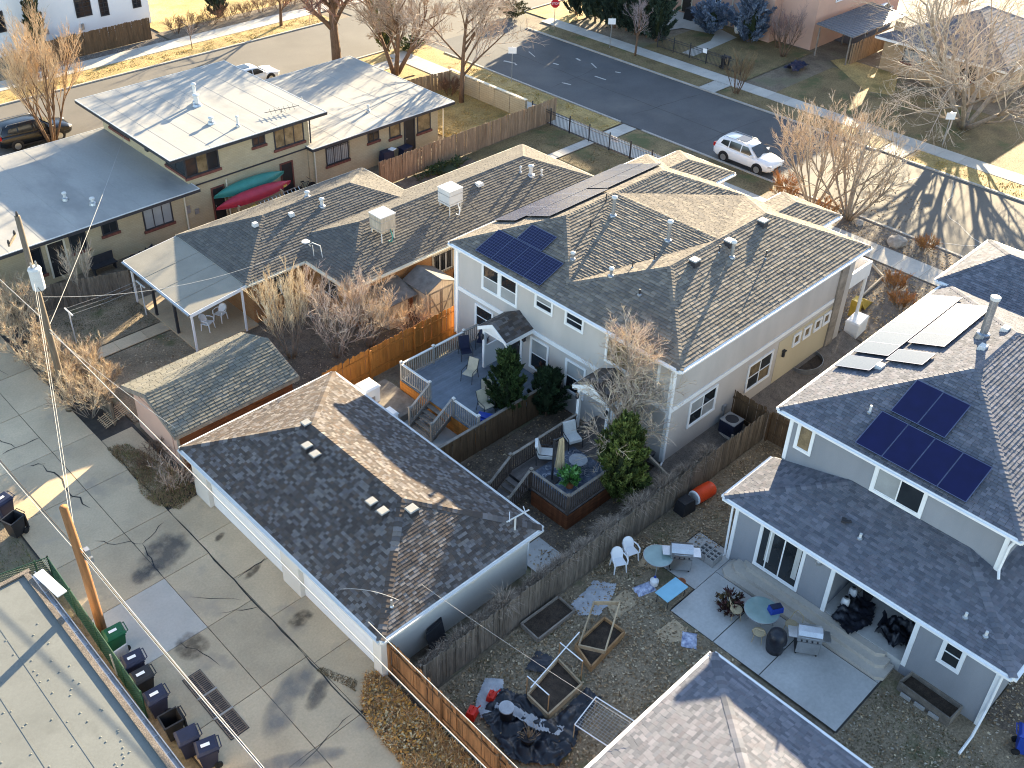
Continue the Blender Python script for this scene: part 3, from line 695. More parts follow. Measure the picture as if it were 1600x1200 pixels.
# ================================================================ main grey duplex
Hm = thing('duplex_house', 'two storey pale grey duplex with hipped brown shingle roof and rear porches', 'house', (36, 25.4, 0))
X0, X1, Y0, Y1, ze, zr = 28.75, 43.65, 18.5, 32.4, 5.3, 6.75
b = MB(); b.box(29.0, 43.3, 18.9, 32.1, -.6, ze-.03); b.build('wall', mt['stucco_light'], Hm)
b = MB(); b.box(37.3, 42.4, 18.885, 18.9, 0, 2.45); b.build('wainscot', mt['stucco_cream'], Hm)
NWr, NEr, SWr, SEr = (32.85, 28.7, zr), (40.2, 28.7, zr), (32.85, 22.45, zr), (40.2, 22.45, zr); CN, CS = (36.4, 28.7, zr), (36.4, 22.45, zr)
sw = (zr-ze)/(32.85-X0); se = (zr-ze)/(X1-40.2); VW = (29.85, 25.6, ze+sw*(29.85-X0)); VE = (43.3, 25.6, ze+se*(X1-43.3))
mf = [[(X0, 25.6, ze), (X0, Y1, ze), NWr, VW], [(X0, Y0, ze), (X0, 25.6, ze), VW, SWr], [(X1, 25.6, ze), (X1, Y1, ze), NEr, VE], [(X1, Y0, ze), (X1, 25.6, ze), VE, SEr],
      [(X0, Y1, ze), (X1, Y1, ze), NEr, CN, NWr], [(X0, Y0, ze), (X1, Y0, ze), SEr, CS, SWr], [NWr, CN, VW], [CN, NEr, VE], [SWr, CS, VW], [CS, SEr, VE], [CN, CS, VW], [CN, CS, VE]]
make_roof(Hm, mf, PAL_MAIN, seed=21, t=.030, gap=.022, exp=.165, tabw=.30)
pE = (-se, 0, ze+se*X1)
for y0, y1 in ((27.7, 31.5), (21.2, 24.6)):
    rc = (40.5, 45.4, y0, y1); fs = planes_roof(rc, hip(rc, ze+.02, None, .38, .36, .36)); out = []
    for F in fs: out += above(F, [pE])
    make_roof(Hm, out, PAL_MAIN, seed=int(y0), t=.030, gap=.022, exp=.165, tabw=.30, name='bay_roof')
    b = MB(); b.box(43.29, 45.1, y0+.35, y1-.35, -.6, ze-.05); b.build('bay', mt['stucco_light'], Hm)
b = MB(); b.box(43.31, 45.4, 18.95, 21.0, 2.75, 2.95); b.box(45.25, 45.4, 18.95, 21.0, 2.951, 3.6); b.box(43.31, 45.25, 18.95, 19.08, 2.951, 3.6); b.build('balcony', mt['trim_white'], Hm)
b = MB(); b.tube([(45.3, 19.05, 0), (45.3, 19.05, 2.75)], .09, 8); b.tube([(45.3, 20.9, 0), (45.3, 20.9, 2.75)], .09, 8); b.build('balcony_post', mt['trim_white'], Hm)
b = MB(); b.box(41.95, 42.6, 18.80, 18.898, 0, 5.2); b.build('pilaster', mt['wood_weathered'], Hm)
# trim bands and corner boards
b = MB(); b.box(28.96, 28.999, 18.9, 32.1, 2.68, 2.9); b.build('band_board', mt['trim_white'], Hm)
b = MB(); b.box(29.0, 41.9, 18.86, 18.899, 2.68, 2.9); b.build('band_board', mt['trim_white'], Hm)
for y in (32.02, 18.9): b = MB(); b.box(28.955, 28.998, y-.02, y+.14, 0, 5.2); b.build('corner_board', mt['trim_white'], Hm)
b = MB(); b.box(28.96, 29.12, 18.855, 18.897, 0, 5.2); b.build('corner_board', mt['trim_white'], Hm)
W = 'W'
window(Hm, W, 29.0, 29.15, 30.35, 3.55, 5.0, h=1, pane=['glass_blind', 'glass']); window(Hm, W, 29.0, 27.95, 29.15, 3.55, 5.0, h=1, pane=['glass_blind', 'glass'])
window(Hm, W, 29.0, 25.7, 26.85, 4.2, 5.0, h=1, pane=['glass', 'glass_blind']); window(Hm, W, 29.0, 23.85, 24.98, 4.2, 5.0, h=1, pane='glass')
window(Hm, W, 29.0, 19.6, 22.55, 3.5, 4.95, v=1, pane=['glass_blind', 'glass_warm'])
window(Hm, W, 29.0, 29.5, 30.8, 1.2, 2.5, h=1, pane='glass'); window(Hm, W, 29.0, 25.8, 27.0, .75, 2.5, h=1, pane=['glass', 'glass_blind'])
window(Hm, W, 29.0, 23.5, 24.75, .7, 2.45, h=1, pane=['glass', 'glass_blind']); door(Hm, W, 29.0, 27.5, 28.6, .62, 2.62, tr=.13)
door(Hm, W, 29.0, 21.0, 22.1, .6, 2.6, tr=.13, mat='trim_white')
S_ = 'S'
window(Hm, S_, 18.9, 30.5, 32.5, 1.05, 2.5, v=1, h=1, pane=['glass', 'glass_blind']); window(Hm, S_, 18.9, 34.9, 36.9, .7, 2.25, v=1, h=1, pane=['glass', 'glass_warm'])
for x in (38.55, 39.45, 40.4, 41.2): window(Hm, S_, 18.88, x, x+.66, 1.55, 2.25, tr=.12, pane='glass_warm')
b = MB(); b.rbox((37.8, 18.82, 1.55), .12, .1, .28); b.rbox((37.8, 18.82, 1.75), .2, .18, .05); b.build('wall_lamp', mt['metal_dark'], Hm)
b = MB(); b.rbox((33.3, 18.83, .75), .22, .12, .3); b.tube([(33.3, 18.8, .6), (33.3, 18.82, .1)], .025, 6); b.build('gas_meter', mt['metal_grey'], Hm)
b = MB(); b.tube([(28.93, 27.25, 2.3), (28.8, 27.25, 2.35)], .05, 6); b.rbox((28.8, 27.25, 2.25), .14, .14, .2); b.build('wall_lamp', mt['metal_dark'], Hm)
# eave-corner bracket box
b = MB(); b.rbox((29.1, 31.95, 5.02), .5, .4, .2); b.build('eave_return', mt['trim_white'], Hm)
b = MB(); b.tube([(28.93, 18.83, 5.15), (28.93, 18.83, .1), (28.7, 18.75, .03)], .045, 6); b.build('downspout', mt['trim_white'], Hm)
b = MB(); b.tube([(28.93, 32.2, 5.15), (28.93, 32.2, .1)], .045, 6); b.build('downspout', mt['trim_white'], Hm)
# porch gables on the west side
for k, (y0, y1) in enumerate(((26.85, 28.75), (20.75, 22.75))):
    x0 = 27.25; yc = (y0+y1)/2; z0, z1 = 2.95, 3.5; pr = []
    make_roof(Hm, [[(x0, y1, z0), (29.0, y1, z0), (29.0, yc, z1), (x0, yc, z1)], [(x0, y0, z0), (29.0, y0, z0), (29.0, yc, z1), (x0, yc, z1)]], PAL_GAR, seed=31+k, th=.1, gutter=False, name='porch_roof')
    b = MB(); i = len(b.v); b.v += [(x0+.2, y0+.15, z0-.16), (x0+.2, y1-.15, z0-.16), (x0+.2, yc, z1-.15), (x0+.26, y0+.15, z0-.16), (x0+.26, y1-.15, z0-.16), (x0+.26, yc, z1-.15)]
    for q in ((0, 2, 1), (3, 4, 5), (0, 1, 4, 3), (1, 2, 5, 4), (2, 0, 3, 5)): b.face([i+w for w in q])
    b.build('gable', mt['trim_white'], Hm)
    b = MB(); b.box(x0+.2, 28.95, y0+.1, y0+.22, z0-.3, z0-.165); b.box(x0+.2, 28.95, y1-.22, y1-.1, z0-.3, z0-.165); b.box(x0+.2, x0+.34, y0+.22, y1-.22, z0-.3, z0-.165); b.build('porch_beam', mt['trim_white'], Hm)
    for y in (y0+.18, y1-.18): b = MB(); b.box(x0+.2, x0+.34, y-.07, y+.07, .55, z0-.3); b.build('porch_post', mt['trim_white'], Hm)
    if k == 0: b = MB(); b.box(x0+.34, 28.9, y1-.2, y1-.12, .55, 1.75); b.build('privacy_screen', mt['stucco_white'], Hm)
    for y in (y0+.18, y1-.18): b = MB(); b.lathe((x0+.12, y, 2.2), [(.03, 0), (.07, .06), (.08, .26), (.03, .34)], 8); b.build('porch_lamp', mt['metal_dark'], Hm)
# roof furniture
fz = {k: zpl(mf[k]) for k in range(len(mf))}
def on(fi, x, y): return (x, y, fz[fi](x, y))
box_vent(Hm, on(5, 34.0, 22.0), 0, 1.15); box_vent(Hm, on(5, 36.6, 22.0), 0, 1.15); box_vent(Hm, on(5, 39.35, 22.05), 0, 1.15)
for fi, x, y, h, r in ((10, 34.9, 27.5, .95, .09), (10, 34.95, 24.2, .95, .09), (6, 31.05, 26.55, .3, .07), (10, 35.45, 28.45, .55, .03), (10, 33.4, 27.6, .55, .03), (8, 31.1, 24.3, .35, .075), (8, 32.2, 24.0, .4, .03), (8, 33.2, 23.6, .45, .03), (5, 36.1, 21.45, .75, .08), (5, 35.7, 21.9, .4, .03), (5, 37.6, 20.6, .45, .03), (1, 30.9, 22.5, .3, .05)):
    pipe_vent(Hm, on(fi, x, y), h, r, cap=r > .05, mat='metal_grey' if r > .05 else 'metal_dark')
nW = Vector((-sw, 0, 1)).normalized(); eW = Vector((1, 0, sw)).normalized(); up = .10
def onW(x, y): return Vector((x, y, ze+sw*(x-X0)))+nW*up
for k in range(4): solar(Hm, nW, onW(28.98, 30.78-k*1.055), Vector((0, -1, 0)), eW, 1.045, 1.6, True)
solar(Hm, nW, onW(30.55, 29.6), Vector((0, -1, 0)), eW, 1.6, 1.045, True)
sn = (zr-ze)/(Y1-28.7); nN = Vector((0, sn, 1)).normalized(); eN = Vector((0, -1, sn)).normalized()
def onN(x, y): return Vector((x, y, ze+sn*(Y1-y)))+nN*.13
for k in range(9): solar(Hm, nN, onN(31.7+k*1.07+(.0), 32.3), Vector((1, 0, 0)), eN, 1.05, 1.55, True)
for k in range(4): solar(Hm, nN, onN(32.4+k*1.07, 30.75), Vector((1, 0, 0)), eN, 1.05, 1.55, True)
for k in range(4): solar(Hm, nN, onN(36.9+k*1.07, 30.75), Vector((1, 0, 0)), eN, 1.05, 1.3, True)

Hm.location = (35.5, 25.04, .42); Hm.scale = (.986, .986, .986)      # the house stands on slightly higher ground

# ================================================================ ranch duplex to the north
Rn = thing('ranch_house', 'long low brick ranch house with staggered grey shingle hip roof and patio roof', 'house', (31, 40, 0))
R1, R2 = (21.4, 33.8, 39.3, 46.0), (25.0, 43.45, 35.6, 42.0); s_ = .405
P1, P2 = hip(R1, 2.7, s_, s_, s_, s_), hip(R2, 2.7, s_, s_, s_, s_)
rf = []
for F in planes_roof(R1, P1): rf += above(F, P2)
for F in planes_roof(R2, P2): rf += above(F, P1)
make_roof(Rn, rf, PAL_RANCH, seed=41, t=.028, gap=.02, exp=.165, tabw=.30, fascia='trim_cream', gutter='trim_cream')
b = MB(); b.box(21.9, 33.4, 39.7, 45.6, -.05, 2.62); b.build('wall', mt['brick_orange'], Rn); b = MB(); b.box(25.4, 43.0, 36.0, 41.6, -.05, 2.63); b.build('wall', mt['brick_orange'], Rn)
make_roof(Rn, [[(18.25, 39.2, 2.42), (21.42, 39.3, 2.70), (21.42, 45.95, 2.70), (18.25, 45.9, 2.42)]], None, th=.08, name='patio_roof', body='roll_roofing', fascia='trim_white', gutter='metal_grey')
for y in (40.6, 42.1, 43.7): b = MB(); b.beam((18.3, y, 2.43), (21.4, y, 2.706), .05, .02); b.build('seam', mt['roll_roofing'], Rn)
for y in (39.45, 45.5): b = MB(); b.rbox((18.4, y, 1.14), .09, .09, 2.28); b.build('patio_post', mt['trim_white'], Rn)
for y in (41.4, 43.6): b = MB(); b.rbox((18.5, y, 1.14), .12, .12, 2.28); b.build('patio_post', mt['metal_dark'], Rn)
for x in (21.2,): b = MB(); b.rbox((x, 39.4, 1.28), .09, .09, 2.56); b.build('patio_post', mt['trim_white'], Rn)
b = MB(); b.box(18.4, 21.9, 39.4, 45.6, -.05, .1); b.build('patio_slab', mt['alley_concrete'], Rn)
window(Rn, 'S', 36.0, 30.7, 32.2, .9, 2.2, v=2, frame='trim_cream', bars=True); window(Rn, 'W', 25.4, 37.2, 38.6, 1.0, 2.2, v=1, frame='metal_dark'); window(Rn, 'S', 39.7, 23.0, 24.2, 1.0, 2.2, v=1, frame='metal_dark')
r1z = lambda x, y: 2.7+s_*(y-39.3); r2z = lambda x, y: 2.7+s_*(y-35.6)
def cooler(x, y, z, label_h):
    b = MB(); b.rbox((x, y, z+.85), .95, .95, .85); o = b.build('swamp_cooler', mt['wood_shed'] if label_h else mt['metal_white'], Rn)
    b = MB(); b.rbox((x, y, z+1.3), 1.0, 1.0, .06); b.build('cooler_lid', mt['metal_white'], o)
    b = MB(); b.rbox((x, y, z+1.02), .975, .975, .03); b.rbox((x, y, z+.55), .975, .975, .03); b.build('strap', mt['metal_grey'], o)
    for dx in (-.4, .4):
        for dy in (-.4, .4): b = MB(); b.tube([(x+dx, y+dy, z-.25), (x+dx, y+dy, z+.45)], .03, 6); b.build('leg', mt['metal_white'], o)
    b = MB(); b.tube([(x+.1, y-.5, z+.5), (x+.15, y-.6, z+.1), (x, y-.7, z-.12), (x-.15, y-.62, z-.02)], .03, 6); b.build('hose', mt['canoe_green'] if label_h else mt['plastic_white'], o)
cooler(28.75, 37.6, r2z(0, 37.6), True); cooler(33.35, 37.5, r2z(0, 37.5), False)
b = MB(); b.rbox((36.1, 38.15, r2z(0, 38.15)+.08), .42, .42, .16, 0, .8); b.build('roof_vent', mt['metal_white'], Rn)
for x, y, h, r in ((39.6, 37.5, .55, .11), (39.15, 37.9, .3, .05), (40.2, 37.2, .3, .05)): pipe_vent(Rn, (x, y, r2z(0, y)), h, r, mat='metal_white')
for x, y in ((24.0, 42.2), (26.1, 42.0)): b = MB(); b.rbox((x, y, r1z(0, y)+.1), .28, .28, .2, 0, .85); b.build('roof_vent', mt['metal_white'], Rn)
pipe_vent(Rn, (28.0, 41.9, r1z(0, 41.9)), .4, .09, mat='metal_white'); pipe_vent(Rn, (27.9, 43.1, 3.9), .25, .09, mat='metal_white')
b = MB(); b.tube([(25.6, 38.6, 2.8), (25.55, 38.7, 3.6), (25.3, 39.0, 3.75), (25.2, 39.2, 3.6), (25.35, 39.3, 3.4)], .025, 6); b.lathe((25.1, 39.3, 3.75), [(.2, 0), (.22, .02), (.2, .04)], 14); b.tube([(25.4, 39.1, 2.8), (25.35, 39.1, 3.55)], .02, 6); b.build('mast', mt['metal_white'], Rn)
for x in (44.0,):
    pass

# ================================================================ cream brick flat-roofed block
Fb = thing('flat_roof_block', 'cream brick apartment block with three white flat roofs', 'apartment block', (29, 55, 0))
def flat_roof(x0, x1, y0, y1, z, seams):
    b = MB(); b.box(x0, x1, y0, y1, z-.16, z); r = b.build('flat_roof', mt['membrane'], Fb)
    b = MB(); e = .05
    b.box(x0-e, x1+e, y0-e, y0-.002, z-.2, z+.015); b.box(x0-e, x1+e, y1+.002, y1+e, z-.2, z+.015); b.box(x0-e, x0-.002, y0, y1, z-.2, z+.015); b.box(x1+.002, x1+e, y0, y1, z-.2, z+.015)
    b.build('drip_edge', mt['metal_white'], r)
    b = MB(); b.box(x0-e-.02, x1+e+.02, y0-e-.02, y0-e-.002, z-.2, z-.03); b.box(x0-e-.02, x0-e-.002, y0-e, y1+e, z-.2, z-.03); b.build('gutter', mt['metal_dark'], r)
    for k in seams: b = MB(); b.box(k-.06, k+.06, y0+.02, y1-.02, z+.001, z+.007); b.build('seam', mt['membrane'], r)
    return r
b = MB(); b.box(12.6, 24.8, 50.3, 60.6, -.05, 2.85); b.build('wall', mt['brick_cream'], Fb)
b = MB(); b.box(24.7, 33.1, 50.35, 60.8, -.05, 4.82); b.build('wall', mt['brick_cream'], Fb); b = MB(); b.box(32.9, 43.6, 50.3, 60.6, -.05, 2.8); b.build('wall', mt['brick_cream'], Fb)
flat_roof(11.8, 24.83, 49.5, 60.95, 3.0, [14, 15.8, 17.7, 19.6, 21.4, 23.2]); flat_roof(23.62, 34.2, 49.95, 61.6, 4.95, [24.8, 26.3, 27.8, 29.3, 30.8, 32.3, 33.5]); flat_roof(32.85, 44.5, 49.65, 61.3, 2.96, [35, 37, 39, 41, 43])
k_ = dict(frame='metal_dark', sash='metal_dark', sill='brick_red', tr=.06, proud=.03)
door(Fb, 'S', 50.3, 16.0, 17.05, .25, 2.4, frame='trim_cream'); window(Fb, 'S', 50.3, 15.0, 15.75, .7, 2.3, **k_); window(Fb, 'S', 50.3, 17.3, 18.25, 1.3, 2.4, **k_)
window(Fb, 'S', 50.3, 19.15, 20.1, 1.7, 2.45, v=1, **k_); window(Fb, 'S', 50.3, 21.6, 23.4, 1.1, 2.42, pane=['glass_blind', 'glass_blind', 'glass_blind'], v=2, **k_)
window(Fb, 'S', 50.35, 24.6, 26.8, 3.4, 4.6, v=2, pane=['glass', 'glass_warm'], **k_); window(Fb, 'S', 50.35, 29.1, 30.0, 3.98, 4.6, v=1, **k_); window(Fb, 'S', 50.35, 30.6, 32.75, 3.35, 4.6, v=2, pane='glass_warm', **k_)
window(Fb, 'W', 24.7, 50.5, 52.8, 3.4, 4.6, v=1, **k_); window(Fb, 'W', 24.7, 57.3, 59.8, 3.5, 4.3, v=1, **k_)
b = MB(); b.rbox((24.62, 54.9, 3.7), .16, .3, .35); b.build('wall_vent', mt['metal_dark'], Fb)
window(Fb, 'S', 50.3, 34.2, 36.0, 1.15, 2.4, v=2, pane='glass_blind', bars=True, **k_); window(Fb, 'S', 50.3, 37.55, 38.5, 1.75, 2.42, v=1, **k_); window(Fb, 'S', 50.3, 39.35, 40.3, 1.5, 2.45, pane='glass_warm', **k_)
door(Fb, 'S', 50.3, 40.6, 41.55, .1, 2.5, frame='metal_dark'); window(Fb, 'S', 50.3, 41.75, 42.95, 1.2, 2.5, pane='glass_warm', **k_)
door(Fb, 'S', 50.35, 30.8, 31.75, .1, 2.35, frame='brick_red'); door(Fb, 'S', 50.35, 26.0, 26.9, .1, 2.3, frame='brick_red')
b = MB(); b.box(24.7, 33.1, 50.30, 50.348, 2.75, 2.83); b.build('cable_tray', mt['metal_dark'], Fb)
for x, z1 in ((24.2, 2.7), (33.3, 2.8), (27.0, 2.6), (44.0, 2.8)): b = MB(); b.tube([(x, 50.2, z1), (x, 50.2, .1)], .045, 6); b.build('downspout', mt['trim_cream'], Fb)
b = MB(); b.tube([(33.2, 50.3, 4.8), (33.1, 50.2, 3.1)], .05, 6); b.build('downspout', mt['metal_dark'], Fb)
b = MB(); b.rbox((24.35, 50.32, 1.5), .3, .15, .45); b.rbox((24.9, 50.34, 1.2), .24, .2, .3); b.build('electric_meter', mt['metal_grey'], Fb)
for x, y, z, h, r in ((28.95, 56.3, 4.95, 1.1, .1), (28.8, 55.9, 4.95, .55, .13), (28.95, 51.5, 4.95, .5, .06), (28.0, 52.9, 4.95, .25, .1), (18.6, 53.1, 3.0, .3, .08), (19.5, 51.6, 3.0, .25, .09), (36.5, 56, 2.96, .4, .05), (39, 52, 2.96, .3, .06), (35.2, 58.2, 2.96, 1.1, .03)): pipe_vent(Fb, (x, y, z+.1), h, r, cap=r > .05, mat='metal_white')
an = MB(); an.tube([(32.1, 51.6, 4.95), (32.15, 51.6, 5.2)], .02, 6)
for k in range(6): an.beam((31.2+k*.3, 51.3-.05*k, 5.17), (31.5+k*.3, 52.0-.05*k, 5.21), .02, .02)
an.beam((31.0, 51.75, 5.18), (33.2, 51.3, 5.2), .03, .03); an.build('antenna', mt['metal_dark'], Fb)

# ================================================================ blue-grey house, bottom right
B2 = thing('blue_grey_house', 'two storey blue grey stucco house with slate roof and solar panels', 'house', (34, 9, 0))
b = MB(); b.box(26.95, 27.15, 9.75, 13.95, -.6, 2.6); b.box(26.95, 27.15, 3.7, 6.6, -.6, 2.6); b.box(27.15, 30, 13.75, 13.95, -.6, 2.6); b.box(27.15, 40, 3.7, 3.9, -.6, 2.6); b.box(29.2, 29.4, 3.9, 13.75, -.6, 2.6); b.box(27.15, 29.2, 9.75, 9.95, -.6, 2.6); b.box(27.15, 29.2, 6.4, 6.6, -.6, 2.6); b.build('wall', mt['stucco_blue'], B2)
b = MB(); b.box(30.0, 43.2, 5.55, 14.05, 2.4, 5.15); b.build('wall', mt['stucco_blue'], B2); b = MB(); b.box(30.02, 43.2, 5.6, 14.0, -.6, 2.4); b.build('wall', mt['stucco_blue'], B2)
RL = (26.7, 30.0, 3.3, 14.4); lf = planes_roof(RL, hip(RL, 2.65, .29, None, .29, .29)); RLs = (30.0, 40.0, 3.3, 5.57); lf2 = planes_roof(RLs, [(0, .29, 2.65-.29*3.3), (.29, 0, 2.65-.29*26.7)])
make_roof(B2, lf+lf2, PAL_BLUE, seed=51, exp=.135, tabw=.21, t=.02, name='lower_roof')
RU = (29.75, 43.4, 5.1, 14.5); uf = planes_roof(RU, hip(RU, 5.22, .318, .38, .372, .372)); make_roof(B2, uf, PAL_BLUE, seed=52, exp=.14, tabw=.22, t=.024, gap=.014)
RF = (43.1, 48.6, 8.4, 14.85); ff_ = planes_roof(RF, hip(RF, 5.35, .34, .38, .34, .55)); make_roof(B2, ff_, PAL_BLUE, seed=53, exp=.14, tabw=.22, t=.016, name='front_roof')
b = MB(); b.box(43.45, 48.2, 8.8, 14.45, -.6, 5.28); b.build('wall', mt['stucco_blue'], B2)
window(B2, W, 30.0, 12.95, 13.7, 3.65, 4.95, tr=.11, pane='glass_warm'); window(B2, W, 30.0, 8.42, 10.45, 3.66, 4.98, tr=.13, v=1, pane=['glass', 'glass_blind']); window(B2, W, 26.95, 4.8, 5.6, 1.15, 2.4, tr=.12, h=1)
window(B2, W, 26.95, 10.85, 12.8, .12, 2.46, tr=.11, cutv=[10.96, 11.72, 12.32, 12.69], pane=['glass', 'glass', 'glass'], name='sliding_door')
for k, y in enumerate((11.02, 12.2)): b = MB(); b.box(26.925, 26.934, y, y+.2, .6, 2.3); b.build('curtain', mt['curtain'], B2)
b = MB(); b.box(29.16, 29.2, 8.1, 9.2, .08, 2.3); b.build('door_frame', mt['trim_white'], B2); b = MB(); b.box(29.13, 29.16, 8.22, 9.08, .1, 2.2); b.build('door', mt['glass'], B2)
for y in (9.72, 6.5): b = MB(); b.box(26.9, 26.949, y-.07, y+.09, .0, 2.55); b.build('post_trim', mt['trim_white'], B2)
for y in (13.85, 3.72): b = MB(); b.box(26.9, 26.949, y-.06, y+.08, -.45, 2.55); b.build('corner_board', mt['trim_white'], B2)
for y in (13.97, 5.57): b = MB(); b.box(29.95, 29.999, y-.07, y+.08, 2.9, 5.1); b.build('corner_board', mt['trim_white'], B2)
b = MB(); b.tube([(29.85, 5.3, 5.05), (29.85, 5.42, 4.6), (29.87, 5.45, 3.5), (29.6, 5.3, 3.35)], .05, 6); b.build('downspout', mt['trim_white'], B2)
b = MB(); b.tube([(26.8, 3.6, 2.5), (26.85, 3.62, .5), (26.3, 3.6, -.35), (25.4, 3.6, -.38)], .05, 6); b.build('downspout', mt['trim_white'], B2)
b = MB(); b.tube([(26.85, 14.05, 2.5), (26.87, 14.0, -.3), (26.2, 14.2, -.4)], .045, 6); b.build('downspout', mt['trim_white'], B2)
b = MB(); b.lathe((26.85, 10.3, 2.05), [(.05, 0), (.1, .05), (.1, .2), (.04, .27)], 10); b.build('wall_lamp', mt['metal_grey'], B2)
b = MB(); b.box(26.96, 29.2, 6.6, 9.75, -.5, .08); b.build('porch_floor', mt['patio_concrete'], B2)
for k, (xa, za, ys0, ys1) in enumerate(((26.0, -.29, 6.75, 13.6), (26.35, -.12, 6.95, 13.4), (26.66, .05, 7.15, 13.1))):
    b = MB(); b.prism([(26.94, ys0), (xa+.2, ys0), (xa, ys0+.25), (xa, ys1-.25), (xa+.2, ys1), (26.94, ys1)], -.5 if k == 0 else za-.17, za); b.build('step', mt['pale_concrete'], B2)
n2 = Vector((-.318, 0, 1)).normalized(); e2 = Vector((1, 0, .318)).normalized()
def o2(x, y): return Vector((x, y, 5.22+.318*(x-29.75)))+n2*.14
for k in range(4): solar(B2, n2, o2(29.93, 11.38-k*1.05), Vector((0, -1, 0)), e2, 1.04, 1.78, False)
for k in range(2): solar(B2, n2, o2(31.82, 11.15-k*1.05), Vector((0, -1, 0)), e2, 1.04, 1.82, False)
n3 = Vector((0, .372, 1)).normalized(); e3 = Vector((0, -1, .372)).normalized()
def o3(x, y): return Vector((x, y, 5.22+.372*(14.5-y)))+n3*.14
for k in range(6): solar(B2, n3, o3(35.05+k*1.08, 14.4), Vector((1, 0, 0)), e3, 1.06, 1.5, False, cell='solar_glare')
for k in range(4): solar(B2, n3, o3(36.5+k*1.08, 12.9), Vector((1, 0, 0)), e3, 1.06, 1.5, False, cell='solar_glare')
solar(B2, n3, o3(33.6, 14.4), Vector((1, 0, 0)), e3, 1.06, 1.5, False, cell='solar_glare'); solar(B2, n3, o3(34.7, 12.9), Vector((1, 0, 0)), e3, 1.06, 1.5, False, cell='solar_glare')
z3f = lambda y: 5.22+.372*(14.5-y)
b = MB(); b.tube([(38.05, 10.75, z3f(10.75)-.2), (38.05, 10.75, 8.4)], .16, 14); c_ = b.build('flue', mt['galvanised'], B2); b = MB(); b.lathe((38.05, 10.75, 8.4), [(.19, 0), (.2, .12), (.17, .14)], 14); b.build('cap', mt['metal_white'], c_); b = MB(); b.lathe((38.05, 10.75, z3f(10.75)-.1), [(.32, 0), (.26, .3), (.18, .34)], 12); b.build('flashing', mt['galvanised'], c_)
for x, y in ((37.0, 10.3), (38.9, 10.25), (34.2, 12.9)): b = MB(); b.rbox((x, y, z3f(y)+.08), .4, .32, .18, 0, .8); b.build('roof_vent', mt['metal_white'], B2)
for x, y, h in ((31.4, 11.75, .35),): pipe_vent(B2, (x, y, 5.22+.318*(x-29.75)), h, .045, False, 'metal_white')
for x, y in ((28.1, 9.6), (27.6, 5.4), (27.4, 4.6)): pipe_vent(B2, (x, y, 2.65+.29*(x-26.7)), .25, .05, False, 'metal_white')
b = MB(); b.rbox((28.3, 10.4, 3.25), .2, .16, .1, .4); b.rbox((28.35, 10.25, 3.26), .1, .22, .06, .8); b.build('fallen_twigs', mt['metal_dark'], B2)
B2.location = (33.49, 8.865, .45); B2.scale = (.985, .985, .985)       # this house too stands a little above the yard

# ================================================================ neighbouring garage, bottom centre
Gb = thing('neighbour_garage', 'garage with hipped slate shingle roof at the bottom of the backyard', 'garage', (16.5, 6.5, 0))
RB = (12.6, 20.5, 1.0, 10.35); bf = planes_roof(RB, hip(RB, 2.6, .34, .34, .34, .34)); make_roof(Gb, bf, PAL_BLUE, seed=61, exp=.13, tabw=.22, t=.016, gap=.006)
b = MB(); b.box(13, 20.15, 1.4, 9.98, -.05, 2.55); b.build('wall', mt['stucco_blue'], Gb)

# ================================================================ barn-like garage next to the alley
Br = thing('alley_shed', 'narrow old garage with green grey shingle gable roof and red wooden wall', 'garage', (16.3, 34.2, 0))
yc = 34.25
make_roof(Br, [[(13.3, 31.95, 2.2), (19.4, 31.95, 2.2), (19.4, yc, 3.05), (13.3, yc, 3.05)], [(13.3, 36.55, 2.2), (19.4, 36.55, 2.2), (19.4, yc, 3.05), (13.3, yc, 3.05)]], PAL_BARN, seed=71, t=.028, gap=.022, exp=.16, tabw=.31, fascia='wood_weathered', gutter=False)
b = MB(); x0, x1, y0, y1 = 13.6, 19.2, 32.3, 36.2; i = len(b.v)
b.v += [(x0, y0, -.05), (x0, y1, -.05), (x0, y1, 2.12), (x0, yc, 2.9), (x0, y0, 2.12), (x1, y0, -.05), (x1, y1, -.05), (x1, y1, 2.12), (x1, yc, 2.9), (x1, y0, 2.12)]
for q in ((0, 4, 3, 2, 1), (5, 6, 7, 8, 9), (1, 2, 7, 6), (0, 1, 6, 5)): b.face([i+w for w in q])
b.build('wall', mt['stucco_pink'], Br)
for k in range(9): b = MB(); b.box(13.58, 19.22, 32.27-.012*(k % 2), 32.3-.004, -.03+k*.24, -.03+k*.24+.235); b.build('siding_board', mt['wood_red'], Br)
b = MB(); b.box(13.57, 13.6, 32.9, 35.7, .0, 2.0); b.build('door', mt['stucco_pink'], Br)
b = MB(); b.box(13.5, 13.57, 32.2, 32.34, 0, 2.15); b.build('corner_post', mt['wood_weathered'], Br)

# ================================================================ flat roof garage, bottom left
Bl = thing('flat_roof_garage', 'flat roofed garage with greenish membrane roof in the lower left corner', 'garage', (2, 20, 0))
b = MB(); b.box(-10, 5.7, -8, 28.6, -.05, 2.2); b.build('wall', mt['garage_white'], Bl)
b = MB(); b.box(-10, 5.65, -8, 28.6, 2.22, 2.4); rr_ = b.build('flat_roof', mt['membrane_green'], Bl)
b = MB(); b.box(5.65, 5.82, -8, 28.62, 2.3, 2.46); b.build('gravel_stop', mt['gravel'], Bl); b = MB(); b.box(-10, 5.9, 28.62, 28.78, 2.28, 2.47); b.build('gravel_stop', mt['gravel'], Bl)
b = MB(); b.box(5.83, 5.87, -8, 28.62, 2.16, 2.36); b.box(5.87, 6.0, -8, 28.62, 2.16, 2.19); b.box(6.0, 6.03, -8, 28.62, 2.16, 2.36); b.build('gutter', mt['galvanised'], Bl)
